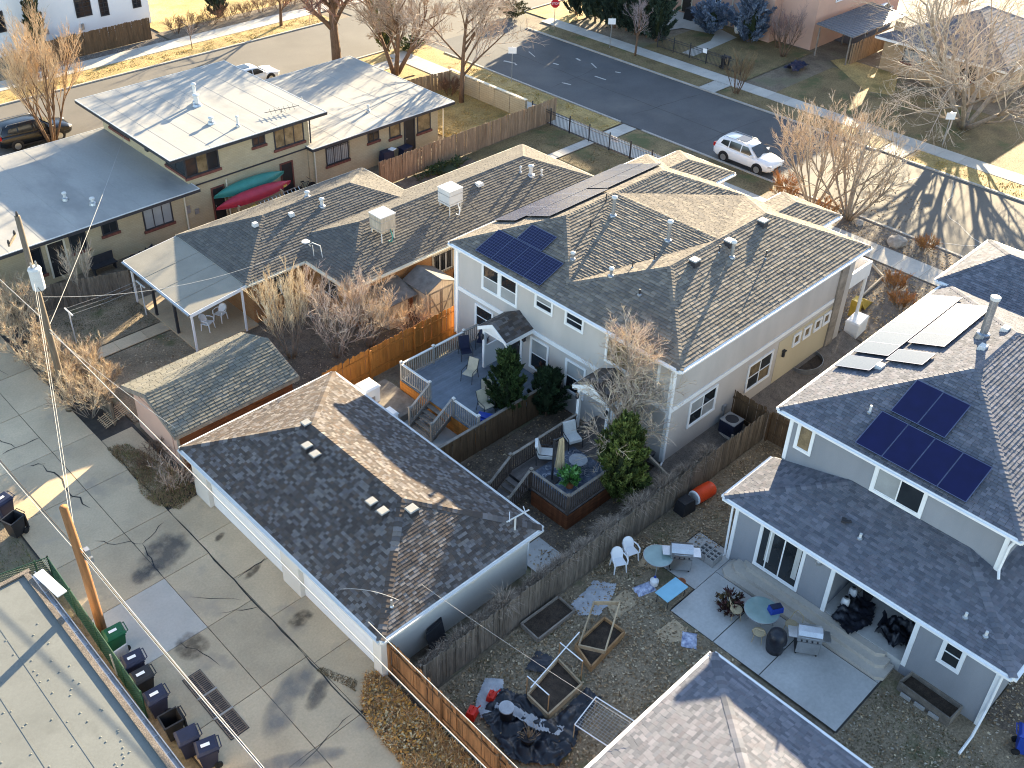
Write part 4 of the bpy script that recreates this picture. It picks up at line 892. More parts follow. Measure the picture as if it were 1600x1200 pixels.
for k in range(30): b = MB(); y = 28.2-k*.75; b.box(5.871, 5.999, y, y+.03, 2.3, 2.33); b.build('gutter_strap', mt['galvanised'], Bl)
for x in (4.15, 3.1, 1.4): b = MB(); b.box(x-.035, x+.035, -8, 28.5, 2.401, 2.407); b.build('seam', mt['membrane_green'], Bl)
rn = random.Random(5)
for k in range(150):
    x, y = rn.choice((4.15, 3.1, 4.9, 2.2))+rn.uniform(-.3, .3), rn.uniform(14, 28.2); b = MB(); b.lathe((x, y, 2.402), [(.035, 0), (.03, .01), (.012, .016)], 7); b.build('fastener', mt['membrane_green'], Bl)
b = MB(); b.rbox((6.15, 27.6, 2.5), .35, 1.5, .05, .12); b.build('white_board', mt['plastic_white'], Bl)

# ================================================================ far buildings
Wb = thing('white_building', 'white rendered two storey building behind the brown fence, upper left', 'building', (30, 88, 0))
b = MB(); b.box(12, 41.3, 86.35, 98, -.05, 6.6); b.build('wall', mt['stucco_white'], Wb); b = MB(); b.box(11.7, 41.6, 86.05, 98.3, 6.6, 6.85); b.build('roof', mt['membrane'], Wb)
kk = dict(frame='metal_dark', sash='metal_dark', tr=.07, v=1, h=3)
for a0, a1, z0, z1 in ((34.7, 36.1, 1.75, 3.35), (36.8, 37.6, 1.45, 2.95), (39.8, 40.6, 1.55, 2.9), (30.4, 31.4, 1.45, 3.25), (27.6, 28.8, 1.9, 3.6), (34.7, 36.1, 4.4, 5.8), (30.4, 31.4, 4.4, 5.8), (24, 25.4, 1.9, 3.5)): window(Wb, 'S', 86.35, a0, a1, z0, z1, **kk)
b = MB(); b.rbox((35.0, 86.2, 1.0), .2, .15, .5); b.rbox((32.0, 86.2, 1.2), .15, .12, .4); b.build('meter', mt['metal_grey'], Wb)
Pk = thing('pink_house', 'tall pink stucco house behind the hedge, upper right', 'house', (86, 54, 0))
b = MB(); b.box(80.2, 95, 43.6, 62.5, -.05, 7.6); b.build('wall', mt['stucco_pink'], Pk)
RP = (79.7, 95.5, 43.1, 63.0); make_roof(Pk, planes_roof(RP, hip(RP, 7.6, .3, .3, .3, .3)), None, body='roof_deck', gutter=False, fascia='trim_cream')
b = MB(); b.box(79.0, 80.2, 47.0, 48.4, 0, 6.0); b.build('chimney_breast', mt['stucco_pink'], Pk)
window(Pk, 'W', 80.2, 53.2, 54.4, 1.6, 2.6, v=1); door(Pk, 'W', 80.2, 56.3, 57.5, .05, 2.3, mat='door_dark', frame='trim_cream'); window(Pk, 'W', 80.2, 50.2, 50.9, 1.2, 2.7, frame='metal_dark'); window(Pk, 'S', 43.6, 83, 84.2, 3.5, 4.8, v=1)
b = MB(); b.tube([(80.1, 51.9, 5.5), (80.1, 51.9, 0)], .05, 6); b.build('downspout', mt['trim_cream'], Pk)
Cp = thing('carport', 'carport with low metal roof beside the pink house', 'carport', (84, 41, 0))
b = MB(); P = [(79.0, 39.3, 2.45), (88.0, 39.3, 2.45), (88.0, 42.8, 2.75), (79.0, 42.8, 2.75)]; b.hexa([(x, y, z-.08) for x, y, z in P]+P); b.build('roof', mt['carport_metal'], Cp)
for k in range(18): b = MB(); x = 79.25+k*.5; b.beam((x, 39.32, 2.47), (x, 42.78, 2.77), .04, .03); b.build('rib', mt['carport_metal'], Cp)
for x in (79.2, 83.5, 87.8):
    for y in (39.6, 42.5): b = MB(); b.rbox((x, y, 1.2), .1, .1, 2.4); b.build('post', mt['wood_weathered'], Cp)
Bc = thing('brick_cottage', 'small tan brick cottage with dark hipped roof behind the bare tree', 'house', (85, 33, 0))
b = MB(); b.box(80.7, 92, 27.6, 37.4, -.05, 2.65); b.build('wall', mt['brick_tan'], Bc)
RC = (80.1, 92.6, 27.0, 38.0); make_roof(Bc, planes_roof(RC, hip(RC, 2.7, .42, .42, .42, .42)), PAL_BLUE, seed=81, exp=.3, tabw=.6, gutter=False)
window(Bc, 'W', 80.7, 33.9, 35.6, 1.1, 2.2, v=1, frame='metal_dark', sill='brick_red', sash='metal_dark', pane='glass_blind')
window(Bc, 'W', 80.7, 29.5, 31.0, 1.1, 2.2, v=1, frame='metal_dark', sill='brick_red', sash='metal_dark')
b = MB(); b.box(81.2, 81.5, 36.4, 37.1, 2.6, 3.9); b.build('chimney', mt['brick_tan'], Bc)
# ---------------------------------------------------------------- fences
def picket_mesh(name, w, h, th, mat, dog=True):
    b = MB(); k = .03 if dog else 0
    pr = [(-w/2, 0), (w/2, 0), (w/2, h-k), (w/2-k, h), (-w/2+k, h), (-w/2, h-k)] if dog else [(-w/2, 0), (w/2, 0), (w/2, h), (-w/2, h)]
    n = len(pr); b.v = [(x, -th/2, z) for x, z in pr]+[(x, th/2, z) for x, z in pr]
    b.face(list(range(n))); b.face([n+i for i in reversed(range(n))])
    for i in range(n): j = (i+1) % n; b.face([j, i, n+i, n+j])
    return b.mesh(name, mat)
def fence(name, label, p0, p1, h, mat, w=.14, gap=.006, dog=True, side=1, z=0.0, seed=1, jit=.02, group=None, individually=True, lean=0.0, cap=None, rails=True):
    p0, p1 = Vector((*p0, 0)), Vector((*p1, 0)); d = (p1-p0); ln = d.length; d.normalize(); rz = math.atan2(d.y, d.x); nrm = Vector((-d.y, d.x, 0))*side
    F = thing(name, label, 'fence', (p0+p1)/2+Vector((0, 0, z)), group); rn = random.Random(seed)
    me = [picket_mesh('picket', w, h*k, .018, mt[mat], dog) for k in (1, .985, 1.012)]
    n = int(ln/(w+gap)); O0 = org(F); st = ln/n
    if individually:
        for k in range(n):
            o = bpy.data.objects.new('picket', rn.choice(me)); COL.objects.link(o); o.parent = F
            q = p0+d*(st*(k+.5))+nrm*rn.uniform(-.004, .004)+Vector((0, 0, z+rn.uniform(-jit, jit*.3))); o.location = q-O0
            o.rotation_euler = (lean+rn.gauss(0, .012), rn.gauss(0, .008), rz)
    else:
        b = MB()
        for k in range(n):
            q = p0+d*(st*(k+.5)); zz = z+rn.uniform(-jit, jit); b.rbox(q+Vector((0, 0, zz+h/2)), w*.97, .02, h, rz)
        b.build('pickets', mt[mat], F, kind='stuff')
    if rails:
        for zz in (.25*h, .8*h): b = MB(); b.beam(p0+nrm*.045+Vector((0, 0, z+zz)), p1+nrm*.045+Vector((0, 0, z+zz)), .04, .085); b.build('rail', mt[mat], F)
        m_ = max(1, round(ln/2.4))
        for k in range(m_+1): q = p0+d*(ln*k/m_)+nrm*.11; b = MB(); b.rbox(q+Vector((0, 0, z+h*.48)), .09, .09, h*.98, rz); b.build('post', mt[mat], F)
    if cap: b = MB(); b.beam(p0+Vector((0, 0, z+h+.03)), p1+Vector((0, 0, z+h+.03)), .13, .035); b.build('cap_rail', mt[cap], F)
    return F
fence('board_fence', 'long weathered grey picket fence between the two backyards', (13.75, 16.9), (33.6, 16.85), 1.6, 'fence_grey', seed=1, side=1, jit=.035, lean=.0)
fence('board_fence', 'orange stained board fence between ranch yard and grey duplex', (20.6, 32.0), (28.9, 32.15), 1.75, 'fence_orange', seed=2, side=-1, cap=None)
fence('board_fence', 'rust orange board fence running from garage corner along weedy alley strip', (13.6, 18.35), (13.35, 10.2), 1.65, 'fence_rust', seed=3, side=-1)
fence('board_fence', 'brown divider fence with cap rail between the two decks', (21.2, 24.75), (28.9, 24.75), 1.5, 'fence_brown', seed=4, cap='wood_weathered')
fence('board_fence', 'weathered brown picket fence in front of the cream brick block', (36.4, 47.55), (52.6, 47.6), 1.75, 'fence_tan', seed=5)
fence('board_fence', 'grey board fence along the yard left of the patio roof', (13.4, 48.3), (18.6, 46.4), 1.5, 'fence_grey', seed=6)
fence('board_fence', 'tall brown solid fence in front of the white building', (29.0, 82.2), (39.2, 82.4), 1.85, 'fence_brown', seed=7, w=.15, gap=.0, individually=True)
fence('board_fence', 'tan board fence between carport and brick cottage', (79.6, 39.4), (88, 39.6), 1.8, 'fence_tan', seed=8)
fence('board_fence', 'bright yellow board fence behind the brick cottage', (87.5, 38.6), (100, 39.2), 1.9, 'wood_lumber', seed=9, individually=True)
fence('board_fence', 'short dark brown fence with gate beside the grey duplex', (33.6, 16.95), (33.6, 18.85), 1.7, 'fence_brown', seed=10)
fence('board_fence', 'dark brown fence end behind the blue grey house corner', (33.7, 14.1), (33.7, 16.7), 1.6, 'fence_brown', seed=12)
# weathered alley-side fence of ranch yard (mostly hidden by shrubs)
fence('board_fence', 'grey fence behind the alley shrubs', (12.9, 37.0), (13.0, 47.8), 1.3, 'fence_grey', seed=11)
def iron_fence(name, label, pts, h, sp=.13):
    F = thing(name, label, 'fence', (*pts[0], 0))
    for a, b_ in zip(pts[:-1], pts[1:]):
        a, b_ = Vector((*a, 0)), Vector((*b_, 0)); d = b_-a; n = int(d.length/sp)
        for z in (.15, h-.22, h-.06): b = MB(); b.beam(a+Vector((0, 0, z)), b_+Vector((0, 0, z)), .03, .03); b.build('rail', mt['metal_dark'], F)
        b = MB()
        for k in range(n+1): q = a+d*(k/n); b.rbox(q+Vector((0, 0, h/2+.04)), .017, .017, h-.05)
        b.build('balusters', mt['metal_dark'], F, kind='stuff')
        m_ = max(1, round(d.length/1.9))
        for k in range(m_+1): q = a+d*(k/m_); b = MB(); b.rbox(q+Vector((0, 0, h/2+.06)), .065, .065, h+.12); b.rbox(q+Vector((0, 0, h+.15)), .09, .09, .05, 0, .3); b.build('post', mt['metal_dark'], F)
    return F
iron_fence('iron_fence', 'black iron fence around the ranch house front lawn', [(51.6, 36.0), (51.6, 49.0)], 1.15)
iron_fence('iron_fence', 'black iron fence in front of the pink house', [(70.6, 52.6), (70.5, 44.0)], 1.15)
sg = thing('notice_board', 'small white notice hung on the black iron fence', 'sign', (51.66, 41.5, .7)); b = MB(); b.box(51.63, 51.66, 40.9, 41.5, .75, 1.1); b.build('panel', mt['plastic_white'], sg)
sg = thing('notice_board', 'tiny white notice on the iron gate by the pink house', 'sign', (70.4, 47.6, .9)); b = MB(); b.box(70.42, 70.46, 47.4, 47.8, .9, 1.25); b.build('panel', mt['plastic_white'], sg)
# beige block wall around the side lawn
Wl = thing('block_wall', 'beige concrete block wall enclosing the golden side lawn', 'wall', (50.9, 53, 0))
for k in range(5): y = 49.2+k*1.62; b = MB(); b.box(51.0, 51.14, y+.06, y+1.6, 0, 1.35); b.build('panel', mt['brick_block'], Wl)
for k in range(6): y = 49.2+k*1.62; b = MB(); b.box(50.96, 51.18, y-.06, y+.06, 0, 1.45); b.build('pier', mt['brick_block'], Wl)
b = MB(); b.box(50.94, 51.2, 49.12, 57.36, 1.451, 1.51); b.build('coping', mt['trim_cream'], Wl)
fence('board_fence', 'tan board fence at the north end of the side lawn', (44.9, 58.4), (51.0, 57.3), 1.4, 'fence_tan', seed=14)
# green chain link fence in the lower left
Ch = thing('chain_link_fence', 'green chain link fence around the flat roofed garage', 'fence', (6.9, 27, 0))
def chain(a, b_, h):
    a, b_ = Vector((*a, 0)), Vector((*b_, 0)); d = b_-a; ln = d.length; dn = d.normalized()
    for z in (.06, h): b = MB(); b.tube([a+Vector((0, 0, z)), b_+Vector((0, 0, z))], .02, 6); b.build('rail', mt['link_green'], Ch)
    for k in range(int(ln/2)+2): q = a+dn*min(ln, k*2.0); b = MB(); b.tube([q, q+Vector((0, 0, h+.06))], .03, 7); b.build('post', mt['link_green'], Ch)
    b = MB(); s = .11; k = -h
    while k < ln:
        for sgn in (1, -1):
            x0, x1 = (k, k+h) if sgn == 1 else (k+h, k); z0, z1 = 0, h
            lo, hi = min(x0, x1), max(x0, x1); t0 = max(0, (0-lo)/(hi-lo)); t1 = min(1, (ln-lo)/(hi-lo))
            if t1 <= t0: continue
            A, B_ = (lo+(hi-lo)*t0, t0 if sgn == 1 else 1-t0), (lo+(hi-lo)*t1, t1 if sgn == 1 else 1-t1)
            b.beam(a+dn*A[0]+Vector((0, 0, .05+A[1]*(h-.05))), a+dn*B_[0]+Vector((0, 0, .05+B_[1]*(h-.05))), .009, .009)
        k += s
    b.build('mesh', mt['link_green'], Ch, kind='stuff')
chain((6.85, 29.95), (6.55, 22.4), 1.4); chain((2.5, 30.9), (6.85, 29.95), 1.4)

# ---------------------------------------------------------------- decks
def deck(name, label, rect, z, bm, sm, bw=.14, along='x', seed=1, skirt=None):
    x0, x1, y0, y1 = rect; D = thing(name, label, 'deck', ((x0+x1)/2, (y0+y1)/2, 0)); rn = random.Random(seed)
    n = round(((y1-y0) if along == 'x' else (x1-x0))/bw)
    ln = (x1-x0) if along == 'x' else (y1-y0)
    b = MB(); b.box(-ln/2, ln/2, -bw/2+.004, bw/2-.004, -.03, 0); me = b.mesh('board', mt[bm]); xf = []
    for k in range(n):
        t = (k+.5)/n
        if along == 'x': xf.append((((x0+x1)/2, y0+(y1-y0)*t, z), 0, None))
        else: xf.append(((x0+(x1-x0)*t, (y0+y1)/2, z), math.pi/2, None))
    pieces('board', me, D, xf)
    b = MB(); b.box(x0+.03, x1-.03, y0+.03, y1-.03, z-.2, z-.035); b.build('frame', mt['metal_dark'], D)
    return D
def railing(D, a, b_, z, h=.95, post='deck_rail', bal='deck_rail', top='deck_rail_white', sp=.125, posts=(1, 1), pw=.1, z2=None, capm=None):
    a, b_ = Vector((*a, z)), Vector((*b_, z if z2 is None else z2)); d = b_-a; n = max(1, int(d.length/sp)); U = Vector((0, 0, 1))
    b = MB(); b.beam(a+U*(h-.03), b_+U*(h-.03), .11, .04); b.build('top_rail', mt[top], D); b = MB(); b.beam(a+U*.1, b_+U*.1, .05, .07); b.build('bottom_rail', mt[post], D)
    b = MB(); b.rbox((0, 0, (h-.17)/2), .036, .036, h-.17); me = b.mesh('baluster', mt[bal])
    pieces('baluster', me, D, [(a+d*((k+.5)/n)+U*.13, math.atan2(d.y, d.x), None) for k in range(n)])
    for f_, p in zip(posts, (a, b_)):
        if f_:
            b = MB(); b.rbox(p+U*(h/2+.03), pw, pw, h+.06); b.build('post', mt[post], D); b = MB(); b.rbox(p+U*(h+.09), pw+.05, pw+.05, .06, 0, .6); b.build('post_cap', mt[capm or top], D)
dz = .85
D1 = deck('timber_deck', 'grey painted deck with pale railings behind the duplex', (23.68, 28.55, 24.84, 30.15), dz, 'deck_grey', 'fence_brown', seed=1)
railing(D1, (23.73, 30.1), (25.68, 30.1), dz); railing(D1, (25.68, 30.1), (27.6, 30.1), dz, posts=(0, 1)); railing(D1, (27.6, 30.1), (28.5, 30.1), dz, posts=(0, 0), top='deck_rail')
railing(D1, (23.73, 28.1), (23.73, 30.1), dz, posts=(1, 0)); railing(D1, (23.73, 24.9), (23.73, 26.5), dz, posts=(1, 1))
for k in range(5):
    for q in range(2): b = MB(); xx = 23.66-.24*(k+1)+q*.12; zz = dz-.165*(k+1)+.02; b.box(xx, xx+.114, 26.6, 28.05, zz-.035, zz); b.build('tread', mt['wood_weathered'], D1)
for y in (26.63, 28.02): b = MB(); b.beam((23.68, y, dz-.1), (22.45, y, -.05), .04, .22); b.build('stringer', mt['wood_weathered'], D1)
railing(D1, (23.68, 28.07), (22.5, 28.07), dz, posts=(0, 1), z2=.05, top='deck_rail'); railing(D1, (23.68, 26.58), (22.5, 26.58), dz, posts=(0, 1), z2=.05, top='deck_rail')
for k in range(5): b = MB(); b.box(23.65, 23.68, 24.84, 30.15, .02+k*.16, .02+k*.16+.153); b.build('skirt_board', mt['fence_orange'], D1)
b = MB(); b.box(22.2, 23.6, 28.5, 31.2, .0, .36); b.build('platform', mt['wood_weathered'], D1); b = MB(); b.box(22.18, 22.2, 28.5, 31.2, 0, .34); b.build('skirt_board', mt['fence_orange'], D1)
dz2 = .8
D2 = deck('timber_deck', 'brown deck with dark railing and patterned rug under the closed umbrella', (23.0, 28.55, 18.95, 22.3), dz2, 'deck_brown', 'deck_dark', seed=2, along='x')
railing(D2, (23.05, 22.25), (27.2, 22.25), dz2, post='deck_dark', bal='deck_dark', top='wood_weathered', posts=(1, 0), capm='wood_weathered'); railing(D2, (23.05, 19.0), (23.05, 21.05), dz2, post='deck_dark', bal='deck_dark', top='wood_weathered', capm='wood_weathered')
railing(D2, (23.05, 19.0), (25.9, 19.0), dz2, post='deck_dark', bal='deck_dark', top='wood_weathered', posts=(0, 1), capm='wood_weathered')
for k in range(5): b = MB(); xx = 22.98-.25*(k+1); zz = dz2-.155*(k+1)+.01; b.box(xx, xx+.245, 21.12, 22.2, zz-.04, zz); b.build('tread', mt['deck_brown'], D2)
railing(D2, (23.0, 22.22), (21.8, 22.22), dz2, posts=(0, 1), z2=0.0, post='deck_dark', bal='deck_dark', top='wood_weathered', capm='wood_weathered'); railing(D2, (23.0, 21.08), (21.8, 21.08), dz2, posts=(0, 1), z2=0.0, post='deck_dark', bal='deck_dark', top='wood_weathered', capm='wood_weathered')
me = picket_mesh('skirt_board', .14, .75, .02, mt['wood_red'], False)
pieces('skirt_board', me, D2, [((22.98, 19.0+.142*k, 0), math.pi/2, None) for k in range(14)]+[((23.05+.142*k, 18.93, 0), 0, None) for k in range(22)])
rug = thing('outdoor_rug', 'dark blue patterned rug lying on the brown deck', 'rug', (25, 20.7, dz2)); b = MB(); b.box(23.6, 26.2, 19.5, 21.6, dz2+.004, dz2+.014); b.build('pile', mt['rug_blue'], rug)
b = MB(); rn = random.Random(3)
for k in range(26):
    x, y, r_ = rn.uniform(23.95, 26.1), rn.uniform(19.7, 21.4), rn.uniform(.07, .2); P = [(x+r_*math.cos(a*.7), y+r_*math.sin(a*.7)) for a in range(7)]; b.ribbon(P, .035, dz2+.018)
b.build('scroll_pattern', mt['tarp_silver'], rug, kind='stuff')
# ---------------------------------------------------------------- movable yard things (local models, then placed)
def place(root, loc, rz=0): root.location = loc; root.rotation_euler = (0, 0, rz); return root
def cart(label, body, loc, rz, lid=True, sticker=True, opened=False, group='wheeled bins along the alley'):
    T = thing('wheeled_bin', label, 'bin', (0, 0, 0), group, local=True)
    w, d, h = .56, .62, .92
    b = MB(); bt = [(-.21, -.22), (.21, -.22), (.21, .22), (-.21, .22)]; tp = [(-w/2, -d/2), (w/2, -d/2), (w/2, d/2), (-w/2, d/2)]
    i = 0; b.v = [(x, y, .06) for x, y in bt]+[(x, y, h) for x, y in tp]+[(x*.92, y*.92, h) for x, y in tp]+[(x*.85, y*.85, .12) for x, y in bt]
    b.face([3, 2, 1, 0])
    for k in range(4): j = (k+1) % 4; b.face([k, j, 4+j, 4+k]); b.face([4+k, 4+j, 8+j, 8+k]); b.face([8+k, 8+j, 12+j, 12+k])
    b.face([12, 13, 14, 15]); b.build('body', mt[body], T)
    b = MB(); b.box(-w/2-.02, w/2+.02, -d/2-.03, -d/2-.002, h-.07, h-.0); b.box(-w/2-.03, -w/2-.002, -d/2, d/2, h-.06, h-.002); b.box(w/2+.002, w/2+.03, -d/2, d/2, h-.06, h-.002); b.build('rim', mt[body], T)
    if lid:
        b = MB(); P = [(-w/2-.02, -d/2-.02, h+.005), (w/2+.02, -d/2-.02, h+.005), (w/2+.02, d/2+.05, h+.02), (-w/2-.02, d/2+.05, h+.02)]; Q = [(-w/2+.05, -d/2+.05, h+.08), (w/2-.05, -d/2+.05, h+.08), (w/2-.05, d/2-.02, h+.10), (-w/2+.05, d/2-.02, h+.10)]; b.hexa(P+Q); L_ = b.build('lid', mt[body], T)
        if sticker: b = MB(); b.box(-.05, .07, -.16, .12, h+.105, h+.108); b.build('sticker', mt['plastic_white'], L_)
    if opened: b = MB(); b.hexa([(-w/2, d/2+.04, h-.75), (w/2, d/2+.04, h-.75), (w/2, d/2+.1, h-.75), (-w/2, d/2+.1, h-.75), (-w/2, d/2+.02, h-.02), (w/2, d/2+.02, h-.02), (w/2, d/2+.07, h-.02), (-w/2, d/2+.07, h-.02)]); b.build('lid', mt[body], T)
    b = MB(); b.tube([(-w/2+.06, d/2+.02, h-.02), (-w/2+.06, d/2+.12, h+.02), (w/2-.06, d/2+.12, h+.02), (w/2-.06, d/2+.02, h-.02)], .018, 6); b.build('handle', mt[body], T)
    for x in (-.25, .25): b = MB(); b.lathe((x, .24, .13), [(.13, -.03), (.13, .03)], 14, Matrix.Rotation(math.pi/2, 3, 'Y')); b.build('wheel', mt['rubber'], T)
    return place(T, loc, rz)
Q = math.pi/2
cart('green wheeled bin with yellow sticker at foot of the brown pole', 'plastic_green', (7.15, 25.6, 0), -Q-.1)
cart('navy bin with white label, first one behind the green bin', 'plastic_navy', (7.1, 24.15, 0), -Q-.15); cart('black bin with white label between the navy bin and its twin', 'plastic_black', (7.0, 23.35, 0), -Q-.1)
cart('navy bin with white label just above the open bin', 'plastic_navy', (6.95, 22.35, 0), -Q-.1); cart('small black bin standing open without lid in the alley row', 'plastic_black', (6.9, 21.25, 0), -Q-.1, lid=False, opened=True)
cart('navy bin with plain dark lid just below the open bin', 'plastic_navy', (6.95, 20.35, 0), -Q-.2, sticker=False); cart('dark bin with white label at the bottom end of the row', 'plastic_navy', (7.2, 19.6, 0), -Q-.3)
cart('open black bin on the sunlit concrete at the left edge', 'plastic_black', (6.85, 33.35, 0), -Q+.35, lid=False, opened=True, group='bins at left edge'); cart('dark bin with white label at the left edge, behind the open one', 'plastic_navy', (6.95, 34.6, 0), -Q+.2, group='bins at left edge'); cart('black bin cut off by the left edge of the picture', 'plastic_black', (6.8, 35.7, 0), -Q+.2, group='bins at left edge')
cart('bright blue bin cut by the lower right corner', 'plastic_blue', (26.7, 2.2, 0), .4, group=None, sticker=False)
cart('black bin by the brick wall beside the barbecue of the cream block', 'plastic_black', (70.9, 45.8, 0), .2, group=None, sticker=False)['label'] = 'black bin behind the iron fence of the pink house'
# cardboard-like grey bag behind the green bin
T = thing('planter_box', 'grey board leaning between the green and navy bins', 'board', (6.9, 24.8, 0)); b = MB(); b.hexa([(6.6, 24.6, 0), (7.2, 24.65, 0), (7.2, 24.72, 0), (6.6, 24.67, 0), (6.6, 24.75, .95), (7.25, 24.8, .95), (7.25, 24.86, .95), (6.6, 24.81, .95)]); b.build('panel', mt['tarp_silver'], T)

# monobloc plastic chairs
def monobloc(label, loc, rz, mat='plastic_white', group=None, name='plastic_chair'):
    T = thing(name, label, 'chair', (0, 0, 0), group, local=True)
    b = MB(); b.hexa([(-.24, -.24, .40), (.24, -.24, .41), (.22, .22, .38), (-.22, .22, .38), (-.25, -.25, .43), (.25, -.25, .44), (.22, .22, .41), (-.22, .22, .41)]); b.build('seat', mt[mat], T)
    n = 9; b = MB(); rows = []
    for z, rr_, yo in ((.41, .24, 0), (.6, .27, .06), (.75, .27, .11), (.84, .22, .15)):
        rows.append([(rr_*math.sin(t)*1.0, yo+.12+.1*math.cos(t), z-(.10*abs(math.sin(t))**2 if z > .7 else 0)) for t in [(-1.25+2.5*k/(n-1)) for k in range(n)]])
    i = 0
    for r_ in rows: b.v += r_
    for r_ in rows: b.v += [(x*.93, y-.03, z) for x, y, z in r_]
    m_ = len(rows)
    for a in range(m_-1):
        for k in range(n-1):
            if 0 < a < 2 and k in (2, 5): pass
            b.face([a*n+k, a*n+k+1, (a+1)*n+k+1, (a+1)*n+k]); o = m_*n; b.face([o+a*n+k+1, o+a*n+k, o+(a+1)*n+k, o+(a+1)*n+k+1])
    for k in range(n-1): a = m_-1; o = m_*n; b.face([a*n+k, a*n+k+1, o+a*n+k+1, o+a*n+k])
    b.build('backrest', mt[mat], T, smooth=True)
    for s in (-1, 1): b = MB(); b.tube([(s*.24, .16, .64), (s*.29, -.02, .64), (s*.28, -.22, .62), (s*.26, -.25, .44)], .028, 6); b.build('armrest', mt[mat], T)
    for x, y in ((-.22, -.22), (.22, -.22), (-.21, .2), (.21, .2)): b = MB(); b.tube([(x, y, .42), (x*1.15, y*1.2, 0)], [.035, .022], 6); b.build('leg', mt[mat], T)
    return place(T, loc, rz)
monobloc('white plastic chair, left of the pair by the grey fence', (22.95, 16.2, 0), -.5, group='white chairs by the fence'); monobloc('white plastic chair, right of the pair by the grey fence', (23.7, 16.25, 0), -.35, group='white chairs by the fence')
monobloc('white plastic chair at front edge of the ranch patio', (19.75, 40.7, .1), .5, group='chairs under the patio roof'); monobloc('white plastic chair deeper under the ranch patio roof', (20.7, 41.0, .1), -1.2, group='chairs under the patio roof')
# sling chairs on the grey deck
def sling(label, loc, rz, mat='sling', group='sling chairs on the grey deck'):
    T = thing('sling_chair', label, 'chair', (0, 0, 0), group, local=True)
    b = MB(); b.hexa([(-.25, -.26, .40), (.25, -.26, .40), (.25, .24, .36), (-.25, .24, .36), (-.25, -.26, .425), (.25, -.26, .425), (.25, .24, .385), (-.25, .24, .385)]); b.build('seat', mt[mat], T)
    b = MB(); b.hexa([(-.25, .22, .38), (.25, .22, .38), (.25, .26, .38), (-.25, .26, .38), (-.24, .44, .98), (.24, .44, .98), (.24, .47, .98), (-.24, .47, .98)]); b.build('backrest', mt[mat], T)
    for s in (-1, 1): b = MB(); b.tube([(s*.29, -.3, 0), (s*.28, -.24, .58), (s*.28, .24, .60), (s*.28, .38, .0)], .016, 6); b.build('frame_side', mt['metal_dark'], T); b = MB(); b.tube([(s*.265, .22, .38), (s*.26, .46, .99)], .014, 6); b.build('back_tube', mt['metal_dark'], T)
    return place(T, loc, rz)
sling('tan sling chair in the middle of the grey deck', (26.05, 28.0, dz), 1.9-math.pi); sling('tan sling chair half hidden behind the dark juniper', (25.5, 26.2, dz), 2.5-math.pi); sling('tan sling chair at the deck edge nearest the folded blue cover', (25.0, 25.75, dz), 3.0-math.pi)
sling('dark sling chair in the railing corner of the grey deck', (27.1, 29.4, dz), -.5, 'plastic_navy'); sling('dark lounge chair against the duplex wall on the deck', (28.3, 29.5, dz), -1.0, 'plastic_navy')
T = thing('folded_cover', 'blue folded cover lying at the edge of the grey deck', 'cover', (24.5, 25.25, dz)); b = MB(); b.rbox((24.5, 25.25, dz+.35), .35, .7, .1, .5); b.rbox((24.3, 25.1, dz+.15), .12, .5, .35, .4); b.build('cloth', mt['plastic_blue'], T)
# cushioned armchairs, umbrella, plant on the brown deck
def lounge(label, loc, rz):
    T = thing('lounge_chair', label, 'chair', (0, 0, 0), 'cushioned chairs on the brown deck', local=True)
    b = MB(); b.rbox((0, -.02, .42), .58, .6, .14); b.build('seat_cushion', mt['cushion'], T); b = MB(); b.rbox((0, .33, .72), .58, .14, .58, 0, .95, Matrix.Rotation(-.28, 3, 'X')); b.build('back_cushion', mt['cushion'], T)
    for s in (-1, 1): b = MB(); b.tube([(s*.33, -.32, 0), (s*.34, -.28, .58), (s*.34, .3, .62), (s*.33, .42, .95), (s*.33, .38, .0)], .02, 6); b.build('arm_frame', mt['metal_dark'], T)
    b = MB(); b.box(-.32, .32, -.3, .3, .31, .34); b.build('seat_frame', mt['metal_dark'], T); return place(T, loc, rz)
lounge('cream cushioned chair nearest the deck stairs', (24.65, 21.75, dz2), .75); lounge('cream cushioned chair behind the closed umbrella', (26.25, 21.7, dz2), .1-.45)
T = thing('garden_umbrella', 'closed tan garden umbrella on a dark cantilever post', 'umbrella', (24.0, 20.75, dz2))
b = MB(); b.tube([(24.0, 20.75, dz2), (24.0, 20.75, dz2+2.2)], .05, 8); b.build('post', mt['metal_dark'], T); b = MB(); b.lathe((24.0, 20.75, dz2), [(.3, 0), (.28, .05), (.06, .08)], 14); b.build('base', mt['metal_dark'], T)
b = MB(); b.tube([(24.0, 20.75, dz2+2.15), (24.35, 20.65, dz2+2.2)], .03, 6); b.build('arm', mt['metal_dark'], T)
b = MB(); rn = random.Random(2); n = 14; prof = [(.03, 2.2), (.09, 2.05), (.12, 1.6), (.15, 1.0), (.19, .55), (.12, .5)]; i = 0
for r_, z in prof:
    for j in range(n): a = 6.2832*j/n; k = 1+.35*(1 if j % 2 else -1)*.6; b.v.append((24.33+r_*k*math.cos(a), 20.66+r_*k*math.sin(a), dz2+z))
for q in range(len(prof)-1):
    for j in range(n): b.face([q*n+j, q*n+(j+1) % n, (q+1)*n+(j+1) % n, (q+1)*n+j])
b.build('folded_canopy', mt['umbrella_cloth'], T)
T = thing('side_table', 'small dark table between the cushioned chairs and the juniper', 'table', (25.3, 20.6, dz2)); b = MB(); b.lathe((25.35, 20.55, dz2+.42), [(.38, 0), (.4, .02), (.38, .04)], 20); b.build('top', mt['tarp_silver'], T); b = MB(); b.lathe((25.35, 20.55, dz2), [(.24, 0), (.05, .03), (.04, .42)], 12); b.build('pedestal', mt['metal_dark'], T)
